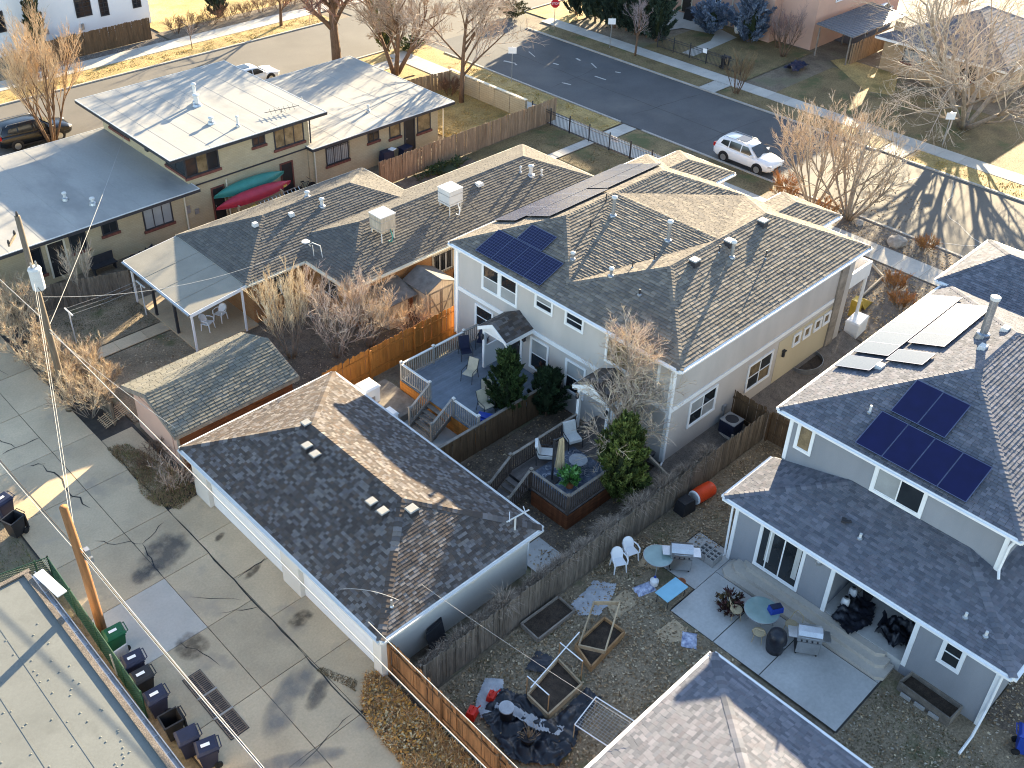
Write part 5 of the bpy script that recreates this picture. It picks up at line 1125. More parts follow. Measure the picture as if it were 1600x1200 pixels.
# AC unit and window well
def ac(label, loc):
    T = thing('air_conditioner', label, 'AC unit', loc); x, y, z = loc
    b = MB(); b.rbox((x, y, z+.04), .9, .9, .08); b.build('pad', mt['pale_concrete'], T); b = MB(); b.rbox((x, y, z+.42), .75, .75, .66); b.build('casing', mt['plastic_navy'], T); b = MB(); b.rbox((x, y, z+.77), .78, .78, .04); b.build('top', mt['metal_grey'], T); b = MB(); b.lathe((x, y, z+.795), [(.3, 0), (.28, .012), (.08, .03)], 18); b.build('fan_grille', mt['metal_dark'], T)
    b = MB()
    for k in range(7): b.rbox((x, y, z+.16+k*.085), .762, .762, .014)
    b.build('louvres', mt['metal_dark'], T, kind='stuff')
ac('dark air conditioner beside the duplex south wall', (32.6, 17.95, .22)); ac('left black air conditioner behind the brown fence', (32.5, 85.3, 0)); ac('right black air conditioner behind the brown fence', (33.6, 85.3, 0))
T = thing('window_well', 'galvanised half round window well at the duplex wall', 'window well', (40, 18.4, 0)); b = MB(); P = [(39.6+1.0*math.cos(a), 18.55-.8*math.sin(a)) for a in [math.pi*k/14 for k in range(15)]]
for k in range(14): p, q = P[k], P[k+1]; b.beam((p[0], p[1], .38), (q[0], q[1], .38), .03, .3)
b.build('rim', mt['galvanised'], T); b = MB(); b.poly([(p[0], p[1], .36) for p in reversed(P)]); b.build('pit', mt['soil'], T)
# ---- backyard beds and frames
def bed(label, P, h, mat='wood_lumber', th=.045, fill='soil', name='raised_bed'):
    T = thing(name, label, 'raised bed', (P[0][0], P[0][1], 0), None)
    for k in range(4): a, c = P[k], P[(k+1) % 4]; b = MB(); b.beam((*a, h/2), (*c, h/2), th, h); b.build('plank', mt[mat], T)
    b = MB(); b.poly([(p[0], p[1], h*.55) for p in P]) if sum(P[k][0]*P[(k+1) % 4][1]-P[(k+1) % 4][0]*P[k][1] for k in range(4)) > 0 else b.poly([(p[0], p[1], h*.55) for p in reversed(P)])
    b.build('soil', mt[fill], T); return T
bed('weathered raised bed against the grey fence', [(18.2, 15.85), (20.1, 15.85), (20.15, 16.7), (18.25, 16.75)], .2, 'wood_weathered', .06)
T = bed('orange lumber raised bed with a tilted frame on top', [(18.65, 13.75), (20.65, 13.95), (20.6, 14.85), (18.95, 14.75)], .3, 'wood_lumber', .06)
b = MB(); F4 = [(18.95, 14.6, .32), (19.35, 13.75, .45), (21.0, 14.55, 1.0), (20.35, 15.2, .95)]
for k in range(4): b = MB(); b.beam(F4[k], F4[(k+1) % 4], .05, .16); b.build('tilted_frame_board', mt['wood_pale'], T)
T = bed('raised bed under a frame of white pipes', [(16.2, 13.45), (17.9, 13.5), (18.05, 14.75), (16.25, 14.45)], .3, 'wood_pale', .06)
for x, ya, yb in ((16.35, 13.6, 14.6), (18.15, 13.75, 14.8)):
    b = MB(); b.tube([(x, ya, 0), (x, ya, 1.0)], .022, 6); b.build('pipe', mt['wood_lumber'], T); b = MB(); b.tube([(x, yb, 0), (x, yb, 1.0)], .022, 6); b.build('pipe', mt['wood_lumber'], T); b = MB(); b.tube([(x, ya, 1.0), (x, yb, 1.0)], .022, 6); b.build('pipe', mt['plastic_white'], T)
b = MB(); b.tube([(16.1, 14.2, 1.02), (18.9, 14.6, 1.1)], .022, 6); b.build('pipe', mt['plastic_white'], T)
T = bed('narrow weathered planter against the blue grey house', [(25.75, 4.3), (25.85, 6.15), (26.55, 6.05), (26.5, 4.25)], .42, 'wood_weathered', .05)
for y in (4.6, 5.1, 5.6): b = MB(); b.box(25.66, 25.72, y, y+.36, .03, .18); b.build('stone_block', mt['cinder'], T)
T = thing('pipe_trellis', 'white pipe trellis with netting leaning beside the neighbour garage', 'trellis', (17, 12, 0)); C4 = [(16.3, 12.4, .75), (17.55, 12.6, .8), (17.75, 11.1, .85), (16.5, 10.95, .8)]
for k in range(4): b = MB(); b.tube([C4[k], C4[(k+1) % 4]], .022, 6); b.build('pipe', mt['plastic_white'], T); b = MB(); b.tube([C4[k], (C4[k][0], C4[k][1], 0)], .02, 6); b.build('leg', mt['wood_pale'], T)
b = MB()
for k in range(1, 12):
    t = k/12; b.tube([Vector(C4[0]).lerp(Vector(C4[3]), t), Vector(C4[1]).lerp(Vector(C4[2]), t)], .007, 4)
    b.tube([Vector(C4[0]).lerp(Vector(C4[1]), t), Vector(C4[3]).lerp(Vector(C4[2]), t)], .007, 4)
b.build('netting', mt['wire_pale'], T, kind='stuff')
# crumpled sheets
def sheet_cloth(name, label, cat, poly, mat, z=.02, amp=.12, res=.16, seed=1, sc=2.2):
    T = thing(name, label, cat, (poly[0][0], poly[0][1], 0)); xs = [p[0] for p in poly]; ys = [p[1] for p in poly]; b = MB(); idx = {}
    def ins(x, y):
        c = False; n = len(poly)
        for k in range(n):
            (ax, ay), (bx, by) = poly[k], poly[(k+1) % n]
            if (ay > y) != (by > y) and x < (bx-ax)*(y-ay)/(by-ay)+ax: c = not c
        return c
    nx, ny = int((max(xs)-min(xs))/res)+1, int((max(ys)-min(ys))/res)+1
    def vid(i, j):
        if (i, j) not in idx:
            x, y = min(xs)+i*res, min(ys)+j*res; h = abs(pnoise(Vector((x*sc, y*sc, seed*3.7))))*amp+abs(pnoise(Vector((x*sc*3, y*sc*3, seed))))*amp*.4
            idx[(i, j)] = len(b.v); b.v.append((x+pnoise(Vector((x*2, y*2, 7)))*.06, y+pnoise(Vector((x*2, y*2, 3)))*.06, z+h))
        return idx[(i, j)]
    for i in range(nx):
        for j in range(ny):
            if ins(min(xs)+(i+.5)*res, min(ys)+(j+.5)*res): b.face([vid(i, j), vid(i+1, j), vid(i+1, j+1), vid(i, j+1)])
    b.build('sheet', mt[mat], T, smooth=True); return T
sheet_cloth('tarpaulin', 'crumpled black plastic tarpaulin around the piped raised bed', 'tarp', [(14.7, 15.1), (15.9, 15.3), (16.3, 14.6), (16.1, 13.3), (18.0, 13.3), (18.1, 12.7), (17.3, 12.75), (16.2, 12.2), (15.2, 12.0), (14.2, 13.2)], 'tarp_black', amp=.3, res=.06, seed=2, sc=2.6)
sheet_cloth('tarpaulin', 'small black plastic sheet behind the piped raised bed', 'tarp', [(17.0, 15.3), (17.9, 15.6), (18.1, 15.0), (17.4, 14.8)], 'tarp_black', seed=3, res=.06)
sheet_cloth('plastic_sheet', 'torn silver sheet lying on the black tarpaulin', 'sheet', [(15.2, 14.9), (15.6, 14.8), (15.9, 13.6), (16.3, 12.8), (15.9, 12.7), (15.5, 13.5)], 'tarp_silver', .16, .16, .05, 4); sheet_cloth('plastic_sheet', 'silver grey sheet beside the red containers', 'sheet', [(14.8, 15.5), (15.8, 16.0), (16.2, 15.5), (15.3, 14.9), (14.6, 14.9)], 'tarp_silver', .03, .12, .05, 5)
sheet_cloth('plastic_sheet', 'pale blue grey sheet spread beside the weathered raised bed', 'sheet', [(20.3, 16.2), (21.8, 16.4), (22.3, 15.7), (21.5, 15.3), (20.7, 15.2), (20.2, 15.6)], 'tarp_silver', .015, .05, .05, 6)
sheet_cloth('plywood_sheet', 'tan worn plywood sheet on the yard beside the pale sheet', 'board', [(21.3, 15.3), (22.4, 15.3), (22.2, 14.6), (20.9, 14.6)], 'wood_pale', .012, .02, .05, 7)
sheet_cloth('plywood_sheet', 'broken tan boards on the yard next to the white chairs', 'board', [(23.6, 15.8), (24.9, 16.1), (25.1, 15.4), (24.0, 15.1)], 'wood_pale', .012, .06, .05, 8)
sheet_cloth('plywood_sheet', 'flattened tan cardboard beside the patio edge', 'board', [(21.6, 13.3), (22.6, 13.2), (22.6, 12.6), (22.0, 12.4), (21.5, 12.8)], 'wood_pale', .01, .03, .05, 9)
sheet_cloth('tarpaulin', 'black tarp heap under the porch of the blue grey house', 'tarp', [(26.4, 9.2), (27.9, 9.3), (28.2, 8.4), (27.2, 8.0), (26.2, 8.3)], 'tarp_black', .55, .4, .06, 10); 
sheet_cloth('tarpaulin', 'round black tarp heap at the porch edge with cables', 'tarp', [(26.7, 7.7), (27.7, 7.9), (28.2, 7.2), (27.9, 6.7), (26.9, 6.7)], 'tarp_black', .55, .9, .06, 11)
# red containers, bucket, pot
for lab, x, y, r_ in (('red plastic watering can on the silver sheet', 15.35, 15.25, .2), ('red fuel can near the alley fence', 14.45, 15.25, .22)):
    T = thing('red_container', lab, 'container', (x, y, 0)); b = MB(); b.rbox((x, y, .17), r_*1.9, r_*1.5, .3, .4, .8); b.build('body', mt['plastic_red'], T); b = MB(); b.tube([(x-.1, y, .3), (x-.1, y, .42), (x+.1, y+.03, .42), (x+.1, y+.03, .3)], .022, 6); b.build('handle', mt['plastic_red'], T); b = MB(); b.tube([(x+.1, y-.05, .26), (x+.3, y-.1, .38)], .025, 6); b.build('spout', mt['plastic_red'], T)
T = thing('bucket', 'dark bucket with blue lid standing on the black tarp', 'bucket', (15.2, 14.4, 0)); b = MB(); b.lathe((15.2, 14.4, .1), [(.2, 0), (.25, .5)], 18); b.build('body', mt['plastic_black'], T); b = MB(); b.lathe((15.2, 14.4, .6), [(.265, 0), (.26, .04), (.2, .05)], 18); b.build('lid', mt['tarp_silver'], T)
T = thing('flower_pot', 'round pot of dry stalks on the black tarp', 'pot', (15.1, 13.3, 0)); b = MB(); b.lathe((15.1, 13.3, .1), [(.2, 0), (.3, .35), (.26, .35), (.24, .28)], 16); b.build('pot', mt['plastic_black'], T); b = MB(); rn = random.Random(6)
for k in range(60): a = rn.uniform(0, 6.28); r_ = rn.uniform(0, .2); b.tube([(15.1+r_*math.cos(a), 13.3+r_*math.sin(a), .38), (15.1+r_*2*math.cos(a+.4), 13.3+r_*2*math.sin(a+.4), rn.uniform(.5, .75))], .006, 3)
b.build('stalks', mt['wood_pale'], T, kind='stuff')
# barrel, black can
T = thing('red_barrel', 'bright orange red barrel lying on its side by the grey fence', 'barrel', (28.4, 16.35, 0)); ax = Matrix.Rotation(math.pi/2, 3, 'Y') @ Matrix.Identity(3); ax = Matrix.Rotation(-.12, 3, 'Z') @ ax
b = MB(); b.lathe((28.0, 16.4, .34), [(.24, -.02), (.31, .03), (.33, .25), (.33, .7), (.31, .95), (.25, 1.02)], 22, ax); b.build('body', mt['barrel_red'], T, smooth=True); b = MB(); b.lathe((27.96, 16.4, .34), [(.3, -.03), (.31, .03), (.26, .03), (.24, -.03)], 22, ax); b.build('rim', mt['plastic_white'], T)
T = thing('black_tote', 'black tub lying beside the red barrel', 'tub', (27.3, 16.45, 0)); b = MB(); b.rbox((27.35, 16.4, .3), .75, .55, .55, -.1, .85); b.build('body', mt['plastic_black'], T); b = MB(); b.rbox((27.35, 16.4, .6), .55, .45, .06, -.1); b.build('lid', mt['plastic_black'], T)
# grills
def grill(label, loc, rz, body='steel', cart_='plastic_black'):
    T = thing('barbecue_grill', label, 'grill', (0, 0, 0), None, local=True)
    b = MB(); b.box(-.4, .4, -.26, .26, .12, .72); b.build('cabinet', mt[cart_], T); b = MB(); b.box(-.39, .39, -.285, -.262, .14, .7); b.build('door', mt[body], T); b = MB(); b.box(-.42, .42, -.28, .28, .72, .86); b.build('firebox', mt[body], T)
    b = MB(); pr = [(-.28, .0), (-.27, .14), (-.15, .26), (.08, .3), (.26, .2), (.28, 0)]; n = len(pr); b.v = [(-.41, y, .865+z) for y, z in pr]+[(.41, y, .865+z) for y, z in pr]
    b.face(list(range(n))); b.face([n+k for k in reversed(range(n))])
    for k in range(n): j = (k+1) % n; b.face([j, k, n+k, n+j])
    b.build('lid', mt[body], T); b = MB(); b.tube([(-.3, -.32, .97), (.3, -.32, .97)], .015, 6); b.build('handle', mt['metal_grey'], T)
    for s in (-1, 1): b = MB(); b.box(min(s*.43, s*.72), max(s*.43, s*.72), -.24, .24, .83, .86); b.build('side_shelf', mt[body], T)
    for k in range(4): b = MB(); b.lathe((-.27+.18*k, -.285, .79), [(.035, 0), (.03, .03)], 10, Matrix.Rotation(math.pi/2, 3, 'X')); b.build('knob', mt['metal_dark'], T)
    for x in (-.35, .35):
        for y in (-.2, .2): b = MB(); b.lathe((x, y, .06), [(.06, -.02), (.06, .02)], 10, Matrix.Rotation(math.pi/2, 3, 'Y')); b.build('caster', mt['rubber'], T)
    return place(T, loc, rz)
grill('steel gas grill at the far corner of the patio by the glass table', (24.75, 14.65, .01), -.85); grill('steel gas grill at the patio steps of the blue grey house', (24.95, 9.2, .01), -.95)
T = thing('covered_grill', 'round black covered kettle grill on the patio', 'grill', (24.15, 9.95, 0)); b = MB(); b.lathe((24.15, 9.95, .02), [(.3, 0), (.34, .3), (.36, .6), (.3, .85), (.15, .97), (.03, 1.0)], 18); b.build('cover', mt['tarp_black'], T, smooth=True); b = MB(); b.rbox((24.15, 9.6, .5), .2, .04, .03); b.build('handle', mt['metal_grey'], T)
# glass tables
def glass_table(label, x, y, r_, z=0):
    T = thing('glass_table', label, 'table', (x, y, z)); b = MB(); b.lathe((x, y, z+.70), [(r_, 0), (r_, .012)], 32); b.build('top', mt['table_glass'], T); b = MB(); b.lathe((x, y, z+.68), [(r_+.02, 0), (r_+.02, .03), (r_-.02, .03), (r_-.02, 0)], 32); b.build('rim', mt['metal_grey'], T)
    for k in range(4): a = .6+k*Q; b = MB(); b.tube([(x+r_*.8*math.cos(a), y+r_*.8*math.sin(a), z), (x+r_*.5*math.cos(a), y+r_*.5*math.sin(a), z+.4), (x+r_*.85*math.cos(a), y+r_*.85*math.sin(a), z+.68)], .016, 6); b.build('leg', mt['metal_grey'], T)
glass_table('round glass table by the grill at patio corner', 24.05, 15.2, .55); glass_table('round glass table with blue cooler near the kettle grill', 24.75, 11.0, .62)
T = thing('cool_bag', 'blue cool bag lying on the glass table', 'bag', (25.1, 10.7, .72)); b = MB(); b.rbox((25.05, 10.65, .84), .5, .3, .24, -.5, .92); b.build('body', mt['plastic_blue'], T); b = MB(); b.rbox((25.05, 10.65, .98), .4, .22, .04, -.5); b.build('lid', mt['plastic_navy'], T)
def wire_chair(label, x, y, rz):
    T = thing('wire_chair', label, 'chair', (0, 0, 0), 'wire chairs around the glass table', local=True); b = MB(); b.lathe((0, 0, .43), [(.22, 0), (.23, .015), (.21, .03)], 18); b.build('seat', mt['umbrella_cloth'], T)
    b = MB(); b.tube([(-.22, .1, .44), (-.24, .24, .7), (-.15, .3, .9), (.15, .3, .9), (.24, .24, .7), (.22, .1, .44)], .015, 6); b.build('backrest', mt['umbrella_cloth'], T)
    for k in range(4): a = .78+k*Q; b = MB(); b.tube([(.18*math.cos(a), .18*math.sin(a), .43), (.24*math.cos(a), .24*math.sin(a), 0)], .013, 5); b.build('leg', mt['umbrella_cloth'], T)
    place(T, (x, y, .012), rz)
wire_chair('pale wire chair between glass table and house steps', 25.2, 10.0, -1.9); wire_chair('pale wire chair in front of the glass table', 24.05, 10.6, 2.0); wire_chair('pale wire chair left of the glass table', 24.3, 11.75, .8)
T = thing('low_table', 'light blue rectangular table at the patio edge', 'table', (23.2, 13.9, 0)); b = MB(); b.rbox((23.25, 13.9, .5), 1.15, .62, .03, -.05); b.build('top', mt['table_blue'], T)
for dx, dy in ((-.5, -.25), (.5, -.25), (.5, .25), (-.5, .25)): b = MB(); b.tube([(23.25+dx, 13.9+dy, 0), (23.25+dx, 13.9+dy, .49)], .014, 6); b.build('leg', mt['metal_dark'], T)
T = thing('flower_pot', 'terracotta pot behind the light blue table', 'pot', (24.0, 13.9, 0)); b = MB(); b.lathe((24.0, 14.0, 0), [(.1, 0), (.15, .26), (.17, .26), (.17, .33), (.13, .33), (.12, .28)], 14); b.build('pot', mt['terracotta'], T)
T = thing('plastic_jug', 'white plastic jug beside the blue bag', 'jug', (23.3, 14.75, 0)); b = MB(); b.lathe((23.35, 14.75, .02), [(.16, 0), (.17, .22), (.08, .32), (.05, .38)], 14); b.build('body', mt['plastic_white'], T); b = MB(); b.lathe((23.35, 14.75, .4), [(.055, 0), (.05, .04)], 10); b.build('cap', mt['plastic_blue'], T)
def bag(label, x, y, rz, l=.8, w=.5):
    T = thing('soil_bag', label, 'bag', (x, y, 0)); b = MB(); nx, ny = 8, 6; m = Matrix.Rotation(rz, 3, 'Z')
    for i in range(nx+1):
        for j in range(ny+1):
            u, v = i/nx*2-1, j/ny*2-1; h = .13*(1-u**4)*(1-v**4)+pnoise(Vector((u*2+x, v*2+y, 1)))*.03; p = m @ Vector((u*l/2, v*w/2, 0)); b.v.append((x+p.x, y+p.y, max(.01, h)))
    for i in range(nx):
        for j in range(ny): a = i*(ny+1)+j; b.face([a, a+ny+1, a+ny+2, a+1])
    b.build('body', mt['plastic_bag'], T, smooth=True)
bag('blue and white soil bag beside the light blue table', 22.9, 14.85, -.3); bag('blue and white soil bag alone at the patio edge', 22.25, 12.25, .6, .7, .55)
T = thing('cinder_blocks', 'grey concrete blocks with square holes beside the house steps', 'blocks', (25.95, 13.95, 0))
for k in range(2):
    for q in range(3):
        b = MB(); x0, y0 = 25.65+q*.21, 13.75+k*.42; b.box(x0, x0+.2, y0, y0+.03, .01, .36); b.box(x0, x0+.2, y0+.37, y0+.4, .01, .36); b.box(x0, x0+.03, y0+.03, y0+.37, .01, .36); b.box(x0+.17, x0+.2, y0+.03, y0+.37, .01, .36); b.box(x0+.03, x0+.17, y0+.185, y0+.215, .01, .36); b.build('block', mt['cinder'], T)
for lab, x, y, z in (('white propane cylinder at the porch wall', 27.9, 9.2, .53), ('second white propane cylinder in front of the porch wall', 27.3, 9.15, .53)):
    T = thing('gas_cylinder', lab, 'cylinder', (x, y, z)); b = MB(); b.lathe((x, y, z), [(.13, 0), (.155, .06), (.155, .3), (.1, .4), (.04, .42)], 16); b.build('tank', mt['plastic_white'], T, smooth=True); b = MB(); b.lathe((x, y, z+.42), [(.1, 0), (.1, .08), (.085, .08), (.085, 0)], 12); b.build('collar', mt['metal_grey'], T)
T = thing('plant_pot', 'dark pot group against the porch wall', 'pot', (28.2, 8.75, .53)); b = MB(); b.lathe((28.2, 8.75, .53), [(.15, 0), (.22, .4), (.18, .4)], 14); b.build('pot', mt['plastic_black'], T); b = MB(); b.lathe((28.3, 9.2, .53), [(.14, 0), (.2, .5), (.05, .62)], 14); b.build('lid', mt['wood_weathered'], T)
# storage items behind garage
for lab, x, y, sx, sy, h in (('white utility cabinet between garage and deck', 22.0, 30.45, .8, .8, 1.2), ('low white box beside the deck stairs', 21.9, 28.75, .5, .6, .7)):
    T = thing('utility_box', lab, 'cabinet', (x, y, 0)); b = MB(); b.rbox((x, y, h/2), sx, sy, h); b.build('body', mt['plastic_white'], T); b = MB(); b.rbox((x, y, h+.04), sx+.08, sy+.08, .08, 0, .8); b.build('lid', mt['plastic_white'], T); b = MB(); b.rbox((x, y-sy/2-.01, h*.55), .2, .02, .25); b.build('door', mt['metal_grey'], T)
T = thing('black_frame_stack', 'black stack of frames leaning on the garage south wall', 'frames', (15.4, 18.1, 0))
for k in range(3): b = MB(); b.hexa([(15.0+.1*k, 17.9+.1*k, 0), (15.8+.05*k, 17.95+.1*k, 0), (15.8+.05*k, 17.99+.1*k, 0), (15.0+.1*k, 17.94+.1*k, 0), (15.0+.1*k, 18.2+.08*k, .9), (15.8+.05*k, 18.25+.08*k, .95), (15.8+.05*k, 18.29+.08*k, .95), (15.0+.1*k, 18.24+.08*k, .9)]); b.build('frame', mt['metal_dark'], T)
# ---- sheds
T = thing('garden_shed', 'pale wooden barn shed with double cross braced doors', 'shed', (29.4, 34.6, 0)); x0, x1, y0, y1 = 28.45, 30.25, 33.75, 35.5
b = MB(); xc = (x0+x1)/2; i = 0; b.v = [(x0, y0, 0), (x1, y0, 0), (x1, y0, 1.85), (xc, y0, 2.3), (x0, y0, 1.85), (x0, y1, 0), (x1, y1, 0), (x1, y1, 1.85), (xc, y1, 2.3), (x0, y1, 1.85)]
for q in ((0, 1, 2, 3, 4), (9, 8, 7, 6, 5), (1, 6, 7, 2), (5, 0, 4, 9)): b.face(list(q))
b.build('wall', mt['wood_shed'], T)
for s, xa in ((-1, x0-.15), (1, x1+.15)): b = MB(); P = [(xc, y0-.1, 2.36), (xc, y1+.1, 2.36), (xa, y1+.1, 1.86), (xa, y0-.1, 1.86)]; P = P if s == -1 else list(reversed(P)); b.hexa([(x, y, z-.04) for x, y, z in P]+P); b.build('roof', mt['membrane_shed'], T)
for x in (x0+.1, xc+.02):
    b = MB(); b.box(x, x+.78, y0-.03, y0-.003, .1, 1.75); d_ = b.build('door', mt['wood_shed'], T)
    b = MB(); w_ = .06
    for (p, q) in (((x, .1), (x+.78, .1)), ((x, 1.72), (x+.78, 1.72)), ((x+.03, .1), (x+.03, 1.72)), ((x+.75, .1), (x+.75, 1.72)), ((x, .15), (x+.78, 1.7)) if x > xc else ((x+.78, .15), (x, 1.7)), ((x, .92), (x+.78, .92))): b.beam((p[0], y0-.045-.002*len(b.f)/6, p[1]), (q[0], y0-.045-.002*len(b.f)/6, q[1]), .03, w_, (0, 1, 0)) if abs(p[0]-q[0]) < 1e-6 else b.beam((p[0], y0-.045-.002*len(b.f)/6, p[1]), (q[0], y0-.045-.002*len(b.f)/6, q[1]), .03, w_)
    b.build('brace', mt['wood_weathered'], d_)
for k in range(12): b = MB(); b.box(x0-.02, x0-.004, y0+.02+k*.146, y0+.16+k*.146, 0, 1.8); b.build('board', mt['wood_shed'], T)
T = thing('lean_to_shed', 'small grey lean to shed left of the barn shed', 'shed', (27.5, 35.2, 0)); b = MB(); b.box(26.6, 28.2, 34.6, 35.9, 0, 1.5); b.build('wall', mt['wood_shed'], T); b = MB(); P = [(26.4, 34.35, 1.6), (28.3, 34.35, 1.6), (28.3, 36.0, 2.0), (26.4, 36.0, 2.0)]; b.hexa([(x, y, z-.05) for x, y, z in P]+P); b.build('roof', mt['membrane_shed'], T); b = MB(); b.box(27.85, 28.15, 34.56, 34.6, 0, 1.45); b.build('door', mt['wood_red'], T)
T = thing('tyre_stack', 'stack of black tyres behind the barn shed', 'tyres', (32.1, 35.3, 0))
for k in range(4): b = MB(); b.lathe((32.0+.03*(k % 2), 35.2+.02*k, .02+k*.23), [(.2, 0), (.34, .02), (.36, .11), (.34, .2), (.2, .22), (.18, .11)], 20); b.build('tyre', mt['rubber'], T, smooth=True)
b = MB(); b.lathe((32.8, 35.4, .02), [(.2, 0), (.34, .02), (.36, .11), (.34, .2), (.2, .22)], 20); b.build('tyre', mt['rubber'], T, smooth=True)
# ---- canoes, ladder, things along the cream block
def canoe(name, label, c, L_, w, h, mat, rz, roll=0, upside=True):
    T = thing(name, label, 'canoe', c); b = MB(); n, m_ = 22, 9; M3 = Matrix.Rotation(rz, 3, 'Z') @ Matrix.Rotation(roll, 3, 'X')
    for i in range(n+1):
        t = i/n*2-1; ww = w/2*max(0.02, (1-abs(t)**2.6)); zz = .10*abs(t)**3
        for j in range(m_): a = math.pi*j/(m_-1); y = math.cos(a)*ww; z = math.sin(a)*h*(1-.45*abs(t)**3)*(1 if upside else -1)-zz; p = M3 @ Vector((t*L_/2, y, z)); b.v.append((c[0]+p.x, c[1]+p.y, c[2]+p.z))
    for i in range(n):
        for j in range(m_-1): k = i*m_+j; b.face([k, k+m_, k+m_+1, k+1])
    b.build('hull', mt[mat], T, smooth=True); b = MB()
    for s in (1, -1): b.tube([Vector(c)+M3 @ Vector(((i/n*2-1)*L_/2, s*w/2*max(.02, 1-abs(i/n*2-1)**2.6), -.10*abs(i/n*2-1)**3)) for i in range(n+1)], .02, 5)
    b.build('gunwale', mt[mat], T)
canoe('canoe', 'green upturned canoe on the rack, behind the red one', (28.35, 49.9, 1.95), 4.9, .85, .42, 'canoe_green', .02, .5); canoe('canoe', 'red upturned canoe on the rack in front of the cream wall', (28.15, 49.15, 1.6), 5.2, .85, .42, 'canoe_red', .02, .5)
T = thing('canoe_rack', 'timber rack carrying the two canoes', 'rack', (28.3, 49.6, 0))
for x in (26.8, 29.8):
    for y in (48.8, 50.2): b = MB(); b.rbox((x, y, .75), .08, .08, 1.5); b.build('post', mt['wood_pale'], T)
    b = MB(); b.beam((x, 48.6, 1.45), (x, 50.3, 1.75), .08, .08); b.build('arm', mt['wood_pale'], T)
T = thing('ladder', 'aluminium ladder lying against the canoe rack', 'ladder', (29.7, 48.7, 0)); A, B_ = Vector((28.1, 48.75, 1.25)), Vector((31.2, 48.9, 1.3)); o_ = Vector((0, -.3, -.28))
for q in (A, A+o_): b = MB(); b.beam(q, q+(B_-A), .03, .07); b.build('rail', mt['steel'], T)
for k in range(11): p = A.lerp(B_, (k+.5)/11); b = MB(); b.tube([p, p+o_], .018, 6); b.build('rung', mt['steel'], T)
T = thing('kayak_paddles', 'yellow plastic kayak seat on the canoe rack', 'kayak part', (27.9, 48.6, 1.0)); b = MB(); b.rbox((27.7, 48.6, 1.15), .5, .3, .12, .3); b.rbox((30.2, 49.0, 1.6), .3, .12, .1, .5); b.build('body', mt['plastic_yellow'], T)
T = thing('covered_grill', 'grill under navy cover against the cream brick wall', 'grill', (38.6, 49.7, 0)); b = MB(); b.rbox((38.6, 49.7, .55), 1.0, .6, 1.1, 0, .8); b.build('cover', mt['plastic_navy'], T); b = MB(); b.rbox((39.0, 49.6, 1.13), .4, .4, .05, .2); b.build('towel', mt['plastic_white'], T)
T = thing('storage_tub', 'navy bin with blue lid beside the covered grill', 'tub', (40.1, 49.6, 0)); b = MB(); b.rbox((40.1, 49.6, .45), .8, .6, .9, .1, .9); b.build('body', mt['plastic_navy'], T); b = MB(); b.rbox((40.1, 49.6, .93), .85, .65, .07, .1); b.build('lid', mt['plastic_navy'], T)
T = thing('bicycle', 'bicycle leaning at the corner of the cream block', 'bicycle', (32.2, 49.9, 0))
for x in (31.7, 32.7): b = MB(); b.lathe((x, 49.9, .34), [(.33, -.02), (.35, 0), (.33, .02), (.31, 0)], 20, Matrix.Rotation(Q, 3, 'X')); b.build('wheel', mt['rubber'], T)
b = MB(); b.tube([(31.7, 49.9, .34), (32.05, 49.9, .8), (32.5, 49.9, .8), (32.7, 49.9, .34)], .02, 6); b.tube([(32.05, 49.9, .8), (32.2, 49.9, .34), (32.5, 49.9, .8)], .02, 6); b.build('frame', mt['metal_dark'], T); b = MB(); b.rbox((32.03, 49.9, .92), .22, .1, .05); b.build('saddle', mt['rubber'], T); b = MB(); b.tube([(32.55, 49.65, 1.0), (32.5, 49.9, .98), (32.55, 50.15, 1.0)], .015, 6); b.build('handlebar', mt['metal_dark'], T)
for lab, x, y in (('dark junk pile under tarp left of the ranch roof', 21.3, 48.4),): sheet_cloth('tarpaulin', lab, 'tarp', [(19.4, 47.6), (22.2, 47.8), (22.4, 49.4), (19.6, 49.3)], 'tarp_black', .2, .9, .18, 14)
for lab, x, y in (('dark garden bench against the cream wall by the blue door', 18.6, 49.6),):
    T = thing('garden_bench', lab, 'bench', (x, y, 0)); b = MB(); b.rbox((x, y, .42), 1.4, .45, .06); b.build('seat', mt['metal_dark'], T); b = MB(); b.rbox((x, y+.25, .7), 1.4, .05, .5); b.build('backrest', mt['metal_dark'], T)
    for dx in (-.6, .6): b = MB(); b.rbox((x+dx, y, .2), .06, .4, .4); b.build('leg', mt['metal_dark'], T)
# clothes line posts
def tpost(lab, x, y):
    T = thing('clothes_line_post', lab, 'post', (x, y, 0)); b = MB(); b.tube([(x, y, 0), (x, y, 1.85)], .035, 8); b.build('pole', mt['metal_white'], T); b = MB(); b.beam((x, y-.45, 1.87), (x, y+.45, 1.87), .06, .06); b.build('cross_arm', mt['metal_white'], T)
tpost('white T shaped clothes line post near the alley pole', 14.35, 44.1); tpost('white T shaped clothes line post beside the patio roof', 18.15, 44.1)
T = thing('clothes_line', 'thin clothes lines strung between the two T posts', 'line', (16, 44, 1.8))
for dy in (-.35, 0, .35): b = MB(); b.tube([(14.35, 44.1+dy, 1.9), (16.2, 44.1+dy, 1.82), (18.15, 44.1+dy, 1.9)], .006, 4); b.build('line', mt['wire_pale'], T)
T = thing('bucket', 'white bucket beside the alley pole shrubs', 'bucket', (12.6, 41.5, 0)); b = MB(); b.lathe((12.6, 41.5, .0), [(.15, 0), (.19, .38), (.16, .38)], 14); b.build('body', mt['plastic_white'], T); b = MB(); b.lathe((12.6, 41.5, .38), [(.2, 0), (.19, .03)], 14); b.build('lid', mt['plastic_white'], T)
T = thing('lattice_panel', 'weathered lattice panel lying under the alley shrub', 'panel', (12.9, 37.2, 0))
